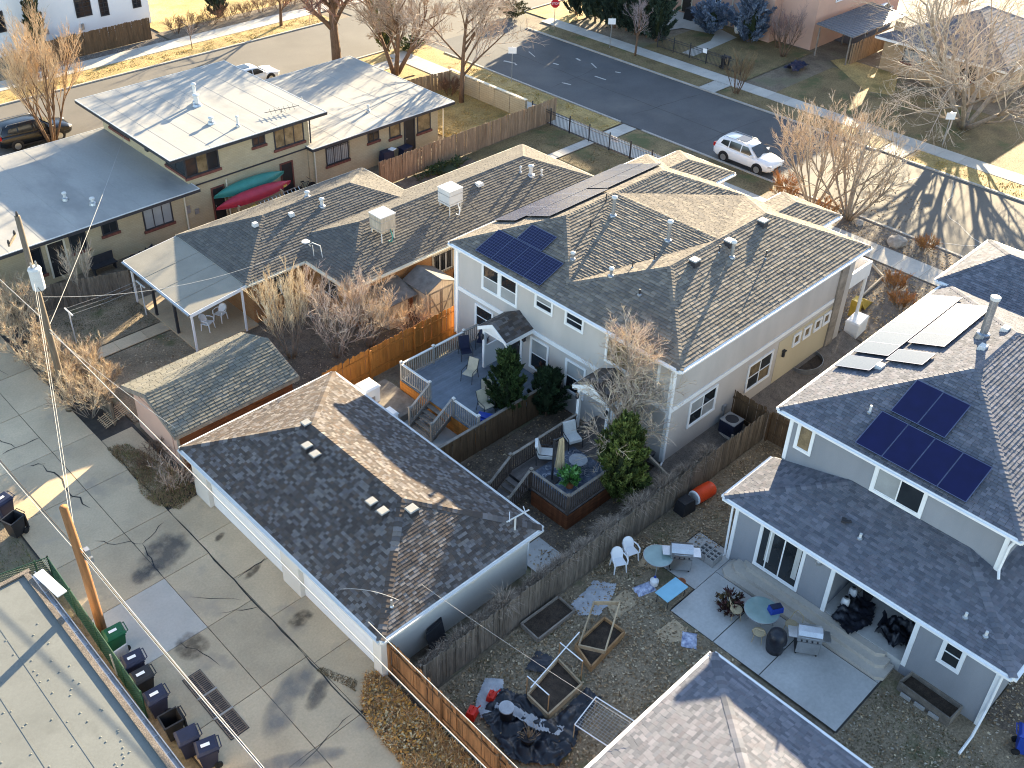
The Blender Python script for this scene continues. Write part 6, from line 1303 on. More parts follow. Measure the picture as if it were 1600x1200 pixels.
for k in range(7): b = MB(); b.beam((12.3, 36.8+k*.13, .2), (13.6, 36.9+k*.13, .5), .04, .02); b.build('lath', mt['wood_pale'], T)
for k in range(5): b = MB(); b.beam((12.4+k*.27, 36.75, .25+k*.06), (12.4+k*.27, 37.7, .27+k*.06), .04, .02); b.build('lath', mt['wood_pale'], T)
# ---- front garden things
def rockmesh(x, y, s, seed, zs=.7):
    bm = bmesh.new(); bmesh.ops.create_icosphere(bm, subdivisions=2, radius=1)
    for v in bm.verts: k = 1+.35*pnoise(v.co*1.3+Vector((seed*5.1, 0, 0))); v.co = Vector((x+v.co.x*s*k, y+v.co.y*s*k*.85, s*.3+v.co.z*s*k*zs))
    me = bpy.data.meshes.new('rock'); bm.to_mesh(me); bm.free(); me.materials.append(mt['rock']); return me
for lab, x, y, s in (('large boulder with a flat sunlit top beside the sidewalk', 54.35, 21.6, .62), ('pale rock at the foot of the front shrubs', 55.0, 24.4, .3), ('flat pale stone in the front gravel bed', 50.9, 19.8, .3), ('small round stone by the orange grass', 49.6, 18.5, .28)):
    tag(put('boulder', rockmesh(x, y, s, len(lab))), lab, 'rock')
T = thing('garden_edging', 'pale timber edging in the front gravel bed', 'edging', (49, 20.2, 0)); b = MB(); b.beam((46.9, 19.9, .08), (50.3, 20.2, .08), .08, .16); b.build('timber', mt['wood_shed'], T); b = MB(); b.beam((50.3, 20.2, .08), (51.3, 21.6, .08), .08, .16); b.build('timber', mt['wood_shed'], T)
T = thing('yellow_plank', 'yellowed slide in the front garden of the duplex', 'planking', (45.9, 19.4, 0)); b = MB(); b.hexa([(46.6, 19.2, .0), (47.6, 19.3, 0), (47.6, 19.7, 0), (46.6, 19.6, 0), (45.6, 19.1, 1.0), (45.9, 19.15, 1.05), (45.9, 19.55, 1.05), (45.6, 19.5, 1.0)]); b.build('sloped_plank', mt['plastic_yellow'], T); b = MB(); b.rbox((45.6, 19.3, .5), .35, .45, 1.0); b.build('ladder', mt['plastic_yellow'], T)  # a yellowed plank, modelled in slide form with an end block
T = thing('storage_chest', 'white storage chest at the duplex front corner', 'chest', (44.3, 18.5, 0)); b = MB(); b.rbox((44.3, 18.5, .4), 1.2, .7, .8, .1); b.build('body', mt['plastic_white'], T); b = MB(); b.rbox((44.3, 18.5, .84), 1.26, .76, .09, .1, .9); b.build('lid', mt['plastic_white'], T)
T = thing('garden_urn', 'pale garden urn between the two blue spruces', 'urn', (79.2, 50.3, 0)); b = MB(); b.lathe((79.0, 50.3, 0), [(.16, 0), (.26, .2), (.32, .6), (.2, 1.0), (.14, 1.2), (.22, 1.35)], 16); b.build('body', mt['stucco_white'], T, smooth=True)
T = thing('covered_grill', 'black covered grill beside the pink house door', 'grill', (78.9, 55.6, 0)); b = MB(); b.rbox((78.9, 55.5, .5), .7, .9, 1.0, 0, .85); b.build('cover', mt['tarp_black'], T); b = MB(); b.rbox((78.9, 55.5, 1.05), .5, .6, .12, 0, .7); b.build('hood', mt['metal_dark'], T)
sheet_cloth('tarpaulin', 'dark blue tarp heap near the carport', 'tarp', [(73.8, 41.0), (76.2, 41.2), (76.6, 42.4), (74.2, 42.3)], 'plastic_navy', .15, .6, .2, 21)
# ---- signs
def sign(lab, x, y, zt, kind):
    T = thing('street_sign', lab, 'sign', (x, y, 0)); b = MB(); b.tube([(x, y, 0), (x, y, zt+.3)], .03, 6); b.build('post', mt['metal_grey'], T)
    fw = Vector((-.70, -.71, 0)); sd = Vector((.71, -.70, 0)); c = Vector((x, y, zt))+fw*.05; b = MB()
    if kind == 'stop':
        ring = [c+sd*(.4*math.cos(math.pi/8+k*math.pi/4))+Vector((0, 0, .4*math.sin(math.pi/8+k*math.pi/4))) for k in range(8)]; i = len(b.v); b.v += [tuple(p) for p in ring]+[tuple(p-fw*.02) for p in ring]; b.face(list(range(8))); b.face([8+k for k in reversed(range(8))])
        for k in range(8): j = (k+1) % 8; b.face([k, 8+k, 8+j, j])
        b.build('plate', mt['sign_red'], T)
        cu = bpy.data.curves.new('stop_text', 'FONT'); cu.body = 'STOP'; cu.size = .27; cu.align_x = 'CENTER'; cu.align_y = 'CENTER'; tmp = bpy.data.objects.new('lettering_curve', cu); COL.objects.link(tmp); me_ = bpy.data.meshes.new_from_object(tmp.evaluated_get(bpy.context.evaluated_depsgraph_get())); bpy.data.objects.remove(tmp); me_.materials.append(mt['plastic_white']); to = bpy.data.objects.new('lettering', me_); COL.objects.link(to); to.parent = T
        M3 = Matrix((sd, Vector((0, 0, 1)), fw)).transposed(); to.matrix_local = Matrix.Translation(c+fw*.012-org(T)) @ M3.to_4x4()
    else:
        b.hexa([c-sd*.32-Vector((0, 0, .25)), c+sd*.32-Vector((0, 0, .25)), c+sd*.32-fw*.02-Vector((0, 0, .25)), c-sd*.32-fw*.02-Vector((0, 0, .25)), c-sd*.32+Vector((0, 0, .25)), c+sd*.32+Vector((0, 0, .25)), c+sd*.32-fw*.02+Vector((0, 0, .25)), c-sd*.32-fw*.02+Vector((0, 0, .25))]); b.build('plate', mt['plastic_white'], T)
sign('red octagonal stop sign at the intersection corner', 67.2, 61.6, 2.35, 'stop'); sign('white rectangular street sign in front of the hedge', 67.4, 55.2, 2.3, 'rect'); sign('white sign plate among the bare branches on the right', 70.0, 26.5, 2.2, 'rect')
sign('slim grey sign post on the corner verge', 55.4, 55.0, 2.6, 'rect')

for lab, a, c in (('pale timber beam leaning at the duplex corner beside the tree', (27.9, 19.0, 1.1), (28.2, 17.4, .15)), ('second pale timber beam lying near the large juniper', (27.0, 18.6, .9), (27.2, 17.5, .1))):
    T = thing('timber_beam', lab, 'beam', a); b = MB(); b.beam(a, c, .1, .1); b.build('beam', mt['wood_shed'], T)
# ---------------------------------------------------------------- plants
def rdir(rn): 
    while True:
        v = Vector((rn.uniform(-1, 1), rn.uniform(-1, 1), rn.uniform(-1, 1)))
        if .05 < v.length < 1: return v.normalized()
def bare_tree(name, label, base, h, stems=1, r0=.12, levels=4, spread=.75, seed=1, bark='bark_brown', tc=((.36, .25, .16), (.44, .32, .22)), kids=(5, 6, 6, 5), up=.25, lean=(0, 0), first=.3, twr=.012, ratio=(.62, .52, .5, .5), cat='tree', group=None, stem_ang=.35, wob=.13, tw=3):
    rn = random.Random(seed); T = thing(name, label, cat, (*base[:2], 0), group); tr = MB(); cw = MB()
    def grow(p, d, ln, r, lv):
        n = 6 if lv == 0 else (4 if lv == 1 else (3 if lv < levels else 2)); pts = [p.copy()]; q = p.copy(); dd_ = d.copy(); seg = ln/n; dirs = [d.copy()]
        for k in range(n):
            dd_ = (dd_+rdir(rn)*(wob if lv else wob*.4)+Vector((0, 0, up*(.12 if lv else .25)))).normalized(); q = q+dd_*seg; pts.append(q.copy()); dirs.append(dd_.copy())
        rs = [max(twr*.55, r*(1-.62*k/n)) for k in range(n+1)]
        m_ = tr if lv <= 1 else cw
        if lv > 1: c = rn.choice(tc); g = rn.uniform(.75, 1.15); cw.col = (c[0]*g, c[1]*g, c[2]*g)
        m_.tube(pts, rs, 8 if lv == 0 else (6 if lv == 1 else (4 if lv == 2 else 3)), cap=lv < 2)
        if lv >= levels:
            for j in range(tw):
                i = rn.randrange(n); o = pts[i].lerp(pts[i+1], rn.random()); e = (dirs[i+1]+rdir(rn)*.55+Vector((0, 0, up*.4))).normalized(); s = e.orthogonal(); s = Quaternion(e, rn.uniform(0, 6.283)) @ s.normalized(); L3 = max(.25, ln*rn.uniform(.5, 1.1)); w3 = twr*.6
                cw.poly([o-s*w3, o+s*w3, o+e*L3])
            return
        nk = kids[min(lv, len(kids)-1)]; nk = max(2, int(nk*rn.uniform(.8, 1.25)*(1 if lv == 0 else .68)))
        for k in range(nk):
            t = (first if lv == 0 else .18)+(1-(first if lv == 0 else .18))*((k+rn.uniform(.2, .9))/nk); t = min(.995, t); i = min(n-1, int(t*n)); f_ = t*n-i; o = pts[i].lerp(pts[i+1], f_); ax = dirs[i+1]
            s = ax.orthogonal().normalized(); s = Quaternion(ax, rn.uniform(0, 6.283)+k*2.4) @ s
            a = spread*rn.uniform(.6, 1.2)*(1.0 if lv else 1.05); nd = (ax*math.cos(a)+s*math.sin(a)+Vector((0, 0, up*.5))).normalized()
            rr_ = max(twr*.8, rs[i]*rn.uniform(.5, .68)); L2 = ln*ratio[min(lv, 3)]*(1 if lv == 0 else 1.18)*rn.uniform(.7, 1.2)*(1.15-.5*t if lv == 0 else 1.1-.35*t)
            grow(o, nd, L2, rr_, lv+1)
    for s in range(stems):
        a = 6.283*s/stems+rn.uniform(-.4, .4); k = stem_ang*rn.uniform(.35, 1) if stems > 1 else .04
        d = Vector((math.cos(a)*math.sin(k)+lean[0], math.sin(a)*math.sin(k)+lean[1], math.cos(k))).normalized(); p = Vector((base[0]+math.cos(a)*.12*(stems > 1), base[1]+math.sin(a)*.12*(stems > 1), -.1))
        grow(p, d, h*rn.uniform(.62, .78) if stems > 1 else h*.72, r0*(rn.uniform(.6, 1) if stems > 1 else 1), 0)
    tr.build('trunk', mt[bark], T, smooth=True); cw.build('crown', mt['twig_tan2'] if False else mt['twig'], T)
    return T
M('twig', (1, 1, 1), rough=.9, var=.12, scale=1.5, attr=True, bump=0, fvar=0, spec=.15)
PINK = ((.50, .39, .32), (.56, .44, .37), (.42, .32, .27), (.5, .37, .27)); TAN = ((.60, .49, .34), (.66, .55, .40), (.52, .41, .27)); GREY = ((.5, .42, .32), (.58, .49, .38), (.42, .35, .28)); BRN = ((.17, .11, .075), (.22, .145, .10), (.13, .085, .06)); ORG_ = ((.56, .41, .26), (.62, .47, .31), (.48, .36, .24)); PALE = ((.58, .47, .37), (.64, .53, .42), (.5, .4, .31))
bare_tree('bare_tree', 'bare upright multi stemmed tree beside the black car', (23.6, 67.3), 8.6, stems=7, r0=.1, levels=3, spread=.42, seed=3, bark='bark_brown', tc=ORG_, kids=(10, 10, 8), up=.5, stem_ang=.6, ratio=(.5, .5, .5), twr=.015)
bare_tree('bare_tree', 'big bare tree with a thick brown trunk behind the flat roof', (46.9, 66.4), 13.5, r0=.42, levels=3, spread=.85, seed=5, bark='bark_brown', tc=((.30, .17, .13), (.24, .14, .11), (.34, .20, .15)), kids=(13, 12, 10), up=.15, first=.3, ratio=(.5, .5, .45), twr=.013)
bare_tree('bare_tree', 'bare spreading tree at the corner of the right flat roof', (49.6, 62.3), 8.8, stems=3, r0=.22, levels=4, spread=.65, seed=8, bark='bark_brown', tc=((.40, .31, .24), (.46, .36, .28), (.32, .24, .18)), kids=(9, 9, 8, 6), up=.22, stem_ang=.7, ratio=(.55, .5, .5, .5), twr=.018)
bare_tree('bare_tree', 'bare round tree growing inside the golden side lawn', (49.7, 54.6), 10.0, r0=.2, levels=4, spread=.75, seed=12, bark='bark_brown', tc=((.45, .36, .29), (.52, .42, .34), (.36, .28, .22)), kids=(13, 10, 9, 6), up=.18, first=.26, ratio=(.62, .52, .5, .5), twr=.018)
bare_tree('bare_tree', 'small red brown tree on the far golden verge', (49.5, 78.2), 6.0, r0=.16, levels=3, spread=.8, seed=14, bark='bark_brown', tc=((.24, .09, .05), (.30, .13, .07)), kids=(8, 8, 7), up=.1, ratio=(.6, .5, .5), twr=.012)
bare_tree('bare_tree', 'thin sapling on the golden verge across the side street', (40.5, 78.0), 2.6, r0=.04, levels=2, spread=.6, seed=15, tc=PINK, kids=(6, 5), ratio=(.5, .5), twr=.014)
bare_tree('bare_tree', 'small grey lavender tree in front of the hedge', (67.5, 52.5), 5.2, r0=.1, levels=4, spread=.6, seed=16, bark='bark_brown', tc=((.33, .27, .27), (.40, .33, .33), (.27, .22, .22)), kids=(9, 6, 6, 4), up=.3, first=.35, ratio=(.55, .5, .5, .5), twr=.011)
bare_tree('bare_shrub', 'brown vase shaped shrub on the far verge', (67.0, 41.9), 3.4, stems=9, r0=.04, levels=2, spread=.4, seed=17, bark='bark_brown', tc=((.2, .15, .09), (.26, .19, .11)), kids=(8, 6), up=.5, stem_ang=.6, ratio=(.5, .5), twr=.015, cat='shrub')
bare_tree('bare_tree', 'pinkish grey bare shrub tree against the pink house', (77.0, 44.2), 4.6, stems=5, r0=.07, levels=3, spread=.5, seed=18, bark='bark_brown', tc=((.25, .18, .17), (.3, .22, .2)), kids=(8, 7, 5), up=.4, stem_ang=.5, ratio=(.5, .5, .5), twr=.011)
bare_tree('bare_shrub', 'reddish bare shrub at the edge of the golden lawn by the cottage', (78.6, 45.8), 3.0, stems=5, r0=.05, levels=3, spread=.5, seed=19, bark='bark_brown', tc=((.26, .15, .14), (.31, .19, .17)), kids=(7, 6, 5), up=.4, stem_ang=.6, ratio=(.5, .5, .5), twr=.011, cat='shrub')
bare_tree('bare_tree', 'orange pink multi stemmed tree beside the white car, front one', (54.6, 27.4), 7.8, stems=8, r0=.09, levels=4, spread=.5, seed=21, bark='bark_grey', tc=ORG_+PALE, kids=(7, 6, 5, 4), up=.25, tw=2, stem_ang=.85, ratio=(.5, .5, .5, .5), twr=.015)
bare_tree('bare_tree', 'orange pink multi stemmed tree nearer the boulder', (55.1, 25.2), 7.4, stems=8, r0=.1, levels=4, spread=.5, seed=22, bark='bark_grey', tc=ORG_+PALE, kids=(7, 6, 5, 4), up=.25, tw=2, stem_ang=.8, ratio=(.5, .5, .5, .5), twr=.015)
bare_tree('bare_tree', 'large pale grey bare tree filling the right upper corner', (74.2, 27.0), 12.5, stems=6, r0=.24, levels=4, spread=.75, seed=23, bark='bark_grey', tc=GREY+PALE, kids=(10, 9, 7, 6), tw=2, up=.08, first=.16, stem_ang=.95, ratio=(.58, .52, .5, .48), twr=.012)
bare_tree('bare_tree', 'huge furrowed trunk at the right edge beside the street', (54.6, 12.3), 15.0, r0=.62, levels=3, spread=.8, seed=24, bark='bark_tan', tc=GREY, kids=(7, 7, 6), up=.2, first=.62, ratio=(.5, .5, .5), twr=.016)
bare_tree('bare_tree', 'pale bare tree in front of the duplex corner', (27.3, 19.9), 7.6, r0=.12, levels=4, spread=.7, seed=27, bark='bark_grey', tc=PALE+PINK+TAN, kids=(24, 10, 8, 5), up=.14, first=.14, ratio=(.42, .55, .55, .5), twr=.011)
bare_tree('bare_shrub', 'upright yellowish bare shrub behind the narrow old garage', (21.6, 36.0), 5.3, stems=9, r0=.06, levels=3, spread=.36, seed=31, bark='bark_grey', tc=TAN, kids=(10, 7, 6), up=.6, stem_ang=.45, ratio=(.42, .5, .5), twr=.012, cat='shrub')
bare_tree('bare_shrub', 'wide pink grey bare shrub along the orange fence, left part', (23.3, 34.6), 4.9, stems=8, r0=.06, levels=3, spread=.6, seed=32, bark='bark_grey', tc=PALE+PINK, kids=(9, 7, 6), up=.28, stem_ang=.75, ratio=(.46, .5, .5), twr=.012, cat='shrub')
bare_tree('bare_shrub', 'wide pink grey bare shrub along the orange fence, right part', (25.0, 34.2), 4.3, stems=7, r0=.06, levels=3, spread=.55, seed=33, bark='bark_grey', tc=PALE+ORG_, kids=(9, 7, 6), up=.28, stem_ang=.6, ratio=(.46, .5, .5), twr=.012, cat='shrub')
bare_tree('bare_shrub', 'low tan bare shrub in front of the lean to shed', (26.9, 33.4), 2.4, stems=6, r0=.03, levels=3, spread=.6, seed=34, bark='bark_grey', tc=ORG_, kids=(8, 6, 5), up=.3, stem_ang=.7, ratio=(.5, .5, .5), twr=.011, cat='shrub')
for k, (x, y, h, lab) in enumerate(((12.35, 46.6, 3.0, 'tan alley shrub at the left picture edge'), (12.1, 44.6, 2.8, 'tan alley shrub just above the alley pole'), (12.2, 42.6, 2.3, 'low tan alley shrub beside the white bucket'), (12.3, 40.6, 2.6, 'tan alley shrub right behind the alley pole'), (12.3, 38.3, 2.7, 'bushy straw coloured shrub beside the lattice panel'), (12.7, 48.3, 2.7, 'tan alley shrub below the flat roof corner'), (13.6, 41.2, 2.2, 'straw shrub at the walk end of the ranch yard'), (13.4, 39.4, 2.2, 'straw shrub left of the narrow old garage'))):
    bare_tree('bare_shrub', lab, (x, y), h, stems=9, r0=.025, levels=3, spread=.55, seed=50+k, bark='bark_grey', tc=TAN+((.36, .25, .17),), kids=(8, 6, 5), up=.3, stem_ang=.85, ratio=(.5, .5, .5), twr=.011, cat='shrub', group='shrubs along the alley')
bare_tree('bare_shrub', 'grey bare shrub with red brown base by the bench', (16.5, 47.6), 3.4, stems=6, r0=.035, levels=2, spread=.4, seed=61, bark='bark_grey', tc=GREY, kids=(8, 6), up=.5, stem_ang=.4, ratio=(.5, .5), twr=.012, cat='shrub')
bare_tree('bare_shrub', 'tangled brown weeds at the wall of the narrow old garage', (12.9, 33.6), 1.1, stems=9, r0=.012, levels=2, spread=.7, seed=62, bark='bark_brown', tc=BRN, kids=(7, 5), up=.15, stem_ang=1.1, ratio=(.6, .5), twr=.011, cat='shrub')
bare_tree('bare_shrub', 'bare brown shrub at the alley corner of the white garage', (12.7, 31.3), 1.8, stems=8, r0=.018, levels=2, spread=.5, seed=63, bark='bark_brown', tc=PINK, kids=(7, 5), up=.35, stem_ang=.7, ratio=(.6, .5), twr=.011, cat='shrub')
bare_tree('bare_shrub', 'dry bush growing against the block wall inside the side lawn', (49.9, 56.2), 1.7, stems=9, r0=.03, levels=2, spread=.6, seed=64, bark='bark_brown', tc=((.2, .12, .08), (.15, .09, .06)), kids=(9, 7), up=.3, stem_ang=.8, ratio=(.5, .5), twr=.015, cat='shrub')
for k in range(9):
    x = 41.5+k*1.75; nm = ('first', 'second', 'third', 'fourth', 'fifth', 'sixth', 'seventh', 'eighth', 'ninth')[k]
    bare_tree('bare_shrub', f'red brown low shrub in the bed right of the brown fence, {nm} from the fence', (x, 82.3+.3*(k % 2)), 1.7, stems=8, r0=.03, levels=2, spread=.7, seed=70+k, bark='bark_brown', tc=((.20, .10, .065), (.26, .14, .09), (.15, .085, .06)), kids=(8, 6), up=.2, stem_ang=1.0, ratio=(.55, .5), twr=.012, cat='shrub', group='shrubs beyond the side street')
for k, (x, y, lab) in enumerate(((56.6, 29.9, 'orange dry bush in front of the white car'), (54.3, 29.2, 'rust coloured dry bush behind the front shrubs'), (54.9, 20.1, 'orange grass clump beside the sidewalk'), (49.7, 19.2, 'orange grass clump in the gravel bed'), (48.2, 18.0, 'orange grass clump nearer the blue grey house'), (53.9, 26.2, 'rust coloured brush at the foot of the front shrubs'))):
    bare_tree('grass_clump' if 'grass' in lab else 'bare_shrub', lab, (min(x, 55.3), y), 1.1 if 'grass' in lab else 1.5, stems=12, r0=.014, levels=2, spread=.5, seed=90+k, bark='bark_tan', tc=((.50, .24, .07), (.42, .19, .06), (.36, .2, .1)), kids=(8, 5), up=.3, stem_ang=.9, ratio=(.6, .5), twr=.014, cat='shrub', group='orange dry plants in the front beds')

def evergreen(name, label, base, h, rx, ry=None, z0=.15, n=5000, cols=((.05, .085, .022), (.075, .12, .03), (.03, .055, .018)), seed=1, shape='egg', sz=.11, lobes=7, cat='shrub', group=None, trunk=True):
    rn = random.Random(seed); ry = ry or rx; T = thing(name, label, cat, (*base[:2], 0), group); cr = MB()
    LB = [(rn.uniform(0, 6.283), rn.uniform(.1, .95), rn.uniform(.5, 1.0)) for _ in range(lobes*4)]
    def rad_(t, a):
        if shape == 'flame': b_ = math.sin(math.pi*min(1, max(0, t))**.62)**.8*(1-.25*t) if t < 1 else 0
        elif shape == 'egg': b_ = math.sin(min(1, max(0, t))**.62*math.pi)**.75 if t < 1 else 0
        elif shape == 'cone': b_ = (1-t)**.85*(.55+.45*min(1, t*6))
        elif shape == 'ball': b_ = math.sqrt(max(0, 1-(2*t-1)**2))
        else: b_ = min(1, (1-t)*4)**.5*(.85+.15*min(1, t*8))
        k = 1.0
        for la, lt, lr in LB:
            d_ = (math.atan2(math.sin(a-la), math.cos(a-la))/.55)**2+((t-lt)/.16)**2
            k += .22*lr*math.exp(-d_)
        return b_*(k-.12+.18*pnoise(Vector((math.cos(a)*2, math.sin(a)*2, t*6+seed))))
    npl = max(40, int(n/(110 if shape in ('ball', 'col') else 150))); per = max(20, n//npl)
    for q in range(npl):
        t = (q+rn.random())/npl; t = t**.85; a = q*2.39996+rn.uniform(-.4, .4); R_ = rad_(t, a)
        o = Vector((base[0]+rx*R_*.35*math.cos(a), base[1]+ry*R_*.35*math.sin(a), z0+t*h*.9-.1*h*rn.random()))
        tip = Vector((base[0]+rx*R_*1.02*math.cos(a), base[1]+ry*R_*1.02*math.sin(a), z0+min(1.02, t+.1+.1*rn.random())*h))
        ax = tip-o; al = ax.length; axn = ax.normalized() if al > 1e-4 else Vector((0, 0, 1)); cp_ = rn.choice(cols); gp = rn.uniform(.65, 1.3)
        for w_ in range(per):
            f_ = rn.random()**.6; wd = .19*max(rx, .5)*(1-.75*f_)+.03; p = o+ax*f_+rdir(rn)*wd*rn.random()
            d = (axn*.8+rdir(rn)*.75+Vector((0, 0, .45))).normalized(); s = d.cross(rdir(rn))
            if s.length < .05: continue
            s.normalize(); L_ = sz*rn.uniform(.6, 1.4); w = L_*rn.uniform(.10, .2); c = cp_ if rn.random() < .7 else rn.choice(cols); g = gp*rn.uniform(.75, 1.2); cr.col = (c[0]*g, c[1]*g, c[2]*g)
            cr.poly([p-s*w, p+d*L_*.5-s*w*.9, p+d*L_, p+d*L_*.5+s*w*.9, p+s*w])
    cr.build('crown', mt['leafage'], T)
    tm = MB(); tm.tube([(base[0], base[1], -.1), (base[0], base[1], z0+h*.75)], [max(.05, rx*.09), .02], 7); tm.build('trunk', mt['bark_brown'], T)
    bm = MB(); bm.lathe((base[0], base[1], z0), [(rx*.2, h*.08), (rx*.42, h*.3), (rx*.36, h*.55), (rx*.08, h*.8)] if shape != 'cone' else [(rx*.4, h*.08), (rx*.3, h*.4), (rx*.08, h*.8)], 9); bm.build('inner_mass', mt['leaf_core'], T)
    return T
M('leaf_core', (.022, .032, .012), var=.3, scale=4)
GRN = ((.085, .115, .025), (.12, .15, .035), (.05, .075, .02), (.15, .175, .045)); DGR = ((.022, .042, .018), (.035, .06, .024), (.016, .03, .014)); BLU = ((.13, .17, .24), (.18, .23, .31), (.09, .12, .18)); HDG = ((.03, .05, .034), (.045, .07, .046), (.02, .035, .026))
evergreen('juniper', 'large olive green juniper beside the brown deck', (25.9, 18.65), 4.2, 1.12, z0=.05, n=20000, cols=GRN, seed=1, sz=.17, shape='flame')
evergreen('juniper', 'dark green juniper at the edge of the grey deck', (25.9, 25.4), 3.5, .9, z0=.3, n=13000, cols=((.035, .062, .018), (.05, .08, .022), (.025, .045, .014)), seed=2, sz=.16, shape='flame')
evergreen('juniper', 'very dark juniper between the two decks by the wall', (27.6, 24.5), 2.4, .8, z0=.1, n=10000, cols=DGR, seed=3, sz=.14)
HN = ('nearest the bare lavender tree', 'second from the bare lavender tree', 'third from the bare lavender tree', 'fourth from the bare lavender tree', 'fifth from the bare lavender tree', 'sixth from the bare lavender tree', 'seventh from the bare lavender tree', 'eighth from the bare lavender tree', 'at the stop sign end')
for k in range(9): evergreen('hedge_tree', f'tall dark evergreen in the street hedge, {HN[k]}', (71.9+.2*(k % 2), 53.8+k*1.18), 6.0+.3*(k % 3), 1.3, z0=0, n=8000, cols=HDG, seed=10+k, shape='col', sz=.3, group='street hedge', cat='tree')
evergreen('blue_spruce', 'round blue spruce in front of the pink house, left one', (77.2, 51.9), 2.5, 1.5, z0=0, n=8000, cols=BLU, seed=30, shape='ball', sz=.26); evergreen('blue_spruce', 'taller blue spruce in front of the pink house, right one', (78.0, 48.4), 3.9, 1.7, z0=0, n=9000, cols=BLU, seed=31, shape='egg', sz=.28)
evergreen('cypress', 'slim dark cypress against the white building wall', (30.4, 84.7), 6.5, .8, z0=0, n=4000, cols=DGR, seed=32, shape='cone', sz=.3, cat='tree'); evergreen('spruce', 'small green spruce in the bed across the side street', (46.6, 84.0), 3.4, 1.0, z0=0, n=2500, cols=HDG, seed=33, shape='cone', sz=.28, cat='tree')
evergreen('pine', 'yellow green pine behind the right flat roof', (52.3, 69.0-2.2), 5.4, 1.3, z0=.3, n=2600, cols=((.14, .15, .03), (.2, .19, .04), (.1, .11, .03)), seed=34, shape='egg', sz=.26, cat='tree')
evergreen('round_shrub', 'small green mound at the intersection corner', (54.2, 66.0), .9, 1.1, z0=0, n=1500, cols=((.07, .09, .03), (.1, .12, .04)), seed=35, shape='ball', sz=.2); evergreen('round_shrub', 'olive shrub above the street at the top edge', (66.9, 70.5-4.0), 1.3, 1.2, z0=0, n=1500, cols=((.09, .08, .03), (.13, .11, .04)), seed=36, shape='ball', sz=.2)
T = evergreen('potted_plant', 'bright green leafy potted plant on the brown deck', (24.25, 20.0), .6, .42, z0=dz2+.25, n=1600, cols=((.10, .27, .05), (.16, .38, .09), (.07, .2, .04), (.22, .42, .14)), seed=37, shape='ball', sz=.13)
b = MB(); b.lathe((24.25, 20.0, dz2), [(.16, 0), (.22, .32), (.19, .32)], 14); b.build('pot', mt['terracotta'], T)
evergreen('ivy_patch', 'low green ground plants along the brown picket fence', (41.0, 46.7), .45, 2.2, .5, z0=0, n=1500, cols=((.03, .06, .02), (.05, .08, .025)), seed=38, shape='ball', sz=.14)
evergreen('potted_shrub', 'dark red leafy shrub in a box at the duplex wall', (28.55, 25.45), 1.0, .5, z0=.75, n=900, cols=((.09, .035, .03), (.06, .05, .025), (.12, .05, .035)), seed=39, shape='ball', sz=.16)
evergreen('dry_plant', 'dark red dried plant beside the glass table', (24.5, 12.1), .45, .5, z0=0, n=700, cols=((.07, .025, .025), (.11, .045, .04), (.1, .07, .03)), seed=40, shape='ball', sz=.15)

# ---------------------------------------------------------------- ground cover
def scatter(name, label, cat, regions, n, cols, size, seed=1, z=.0, tilt=.5, mat='litter'):
    rn = random.Random(seed); b = MB(); A = [area2(r) for r in regions]; tot = sum(A)
    for r, a in zip(regions, A):
        xs = [p[0] for p in r]; ys = [p[1] for p in r]; want = int(n*a/tot); got = 0; guard = 0
        while got < want and guard < want*8:
            guard += 1; x, y = rn.uniform(min(xs), max(xs)), rn.uniform(min(ys), max(ys)); c_ = False; m_ = len(r)
            for k in range(m_):
                (ax, ay), (bx, by) = r[k], r[(k+1) % m_]
                if (ay > y) != (by > y) and x < (bx-ax)*(y-ay)/(by-ay)+ax: c_ = not c_
            if not c_ or (pnoise(Vector((x*.9, y*.9, seed*2.3)))+.25 < rn.uniform(-.6, .5)): continue
            s = size*rn.uniform(.5, 1.4); a0 = rn.uniform(0, 6.283); u = Vector((math.cos(a0), math.sin(a0), rn.uniform(-tilt, tilt))).normalized()*s; v = Vector((-math.sin(a0), math.cos(a0), rn.uniform(-tilt, tilt))).normalized()*s*rn.uniform(.4, .8)
            p = Vector((x, y, z+.02+rn.random()*.02)); c = rn.choice(cols); g = rn.uniform(.7, 1.3); b.col = (c[0]*g, c[1]*g, c[2]*g); b.poly([p-u, p-v*.8, p+u, p+v]); got += 1
    o = b.build(name, mt[mat], None); tag(o, label, cat, None, 'stuff'); return o
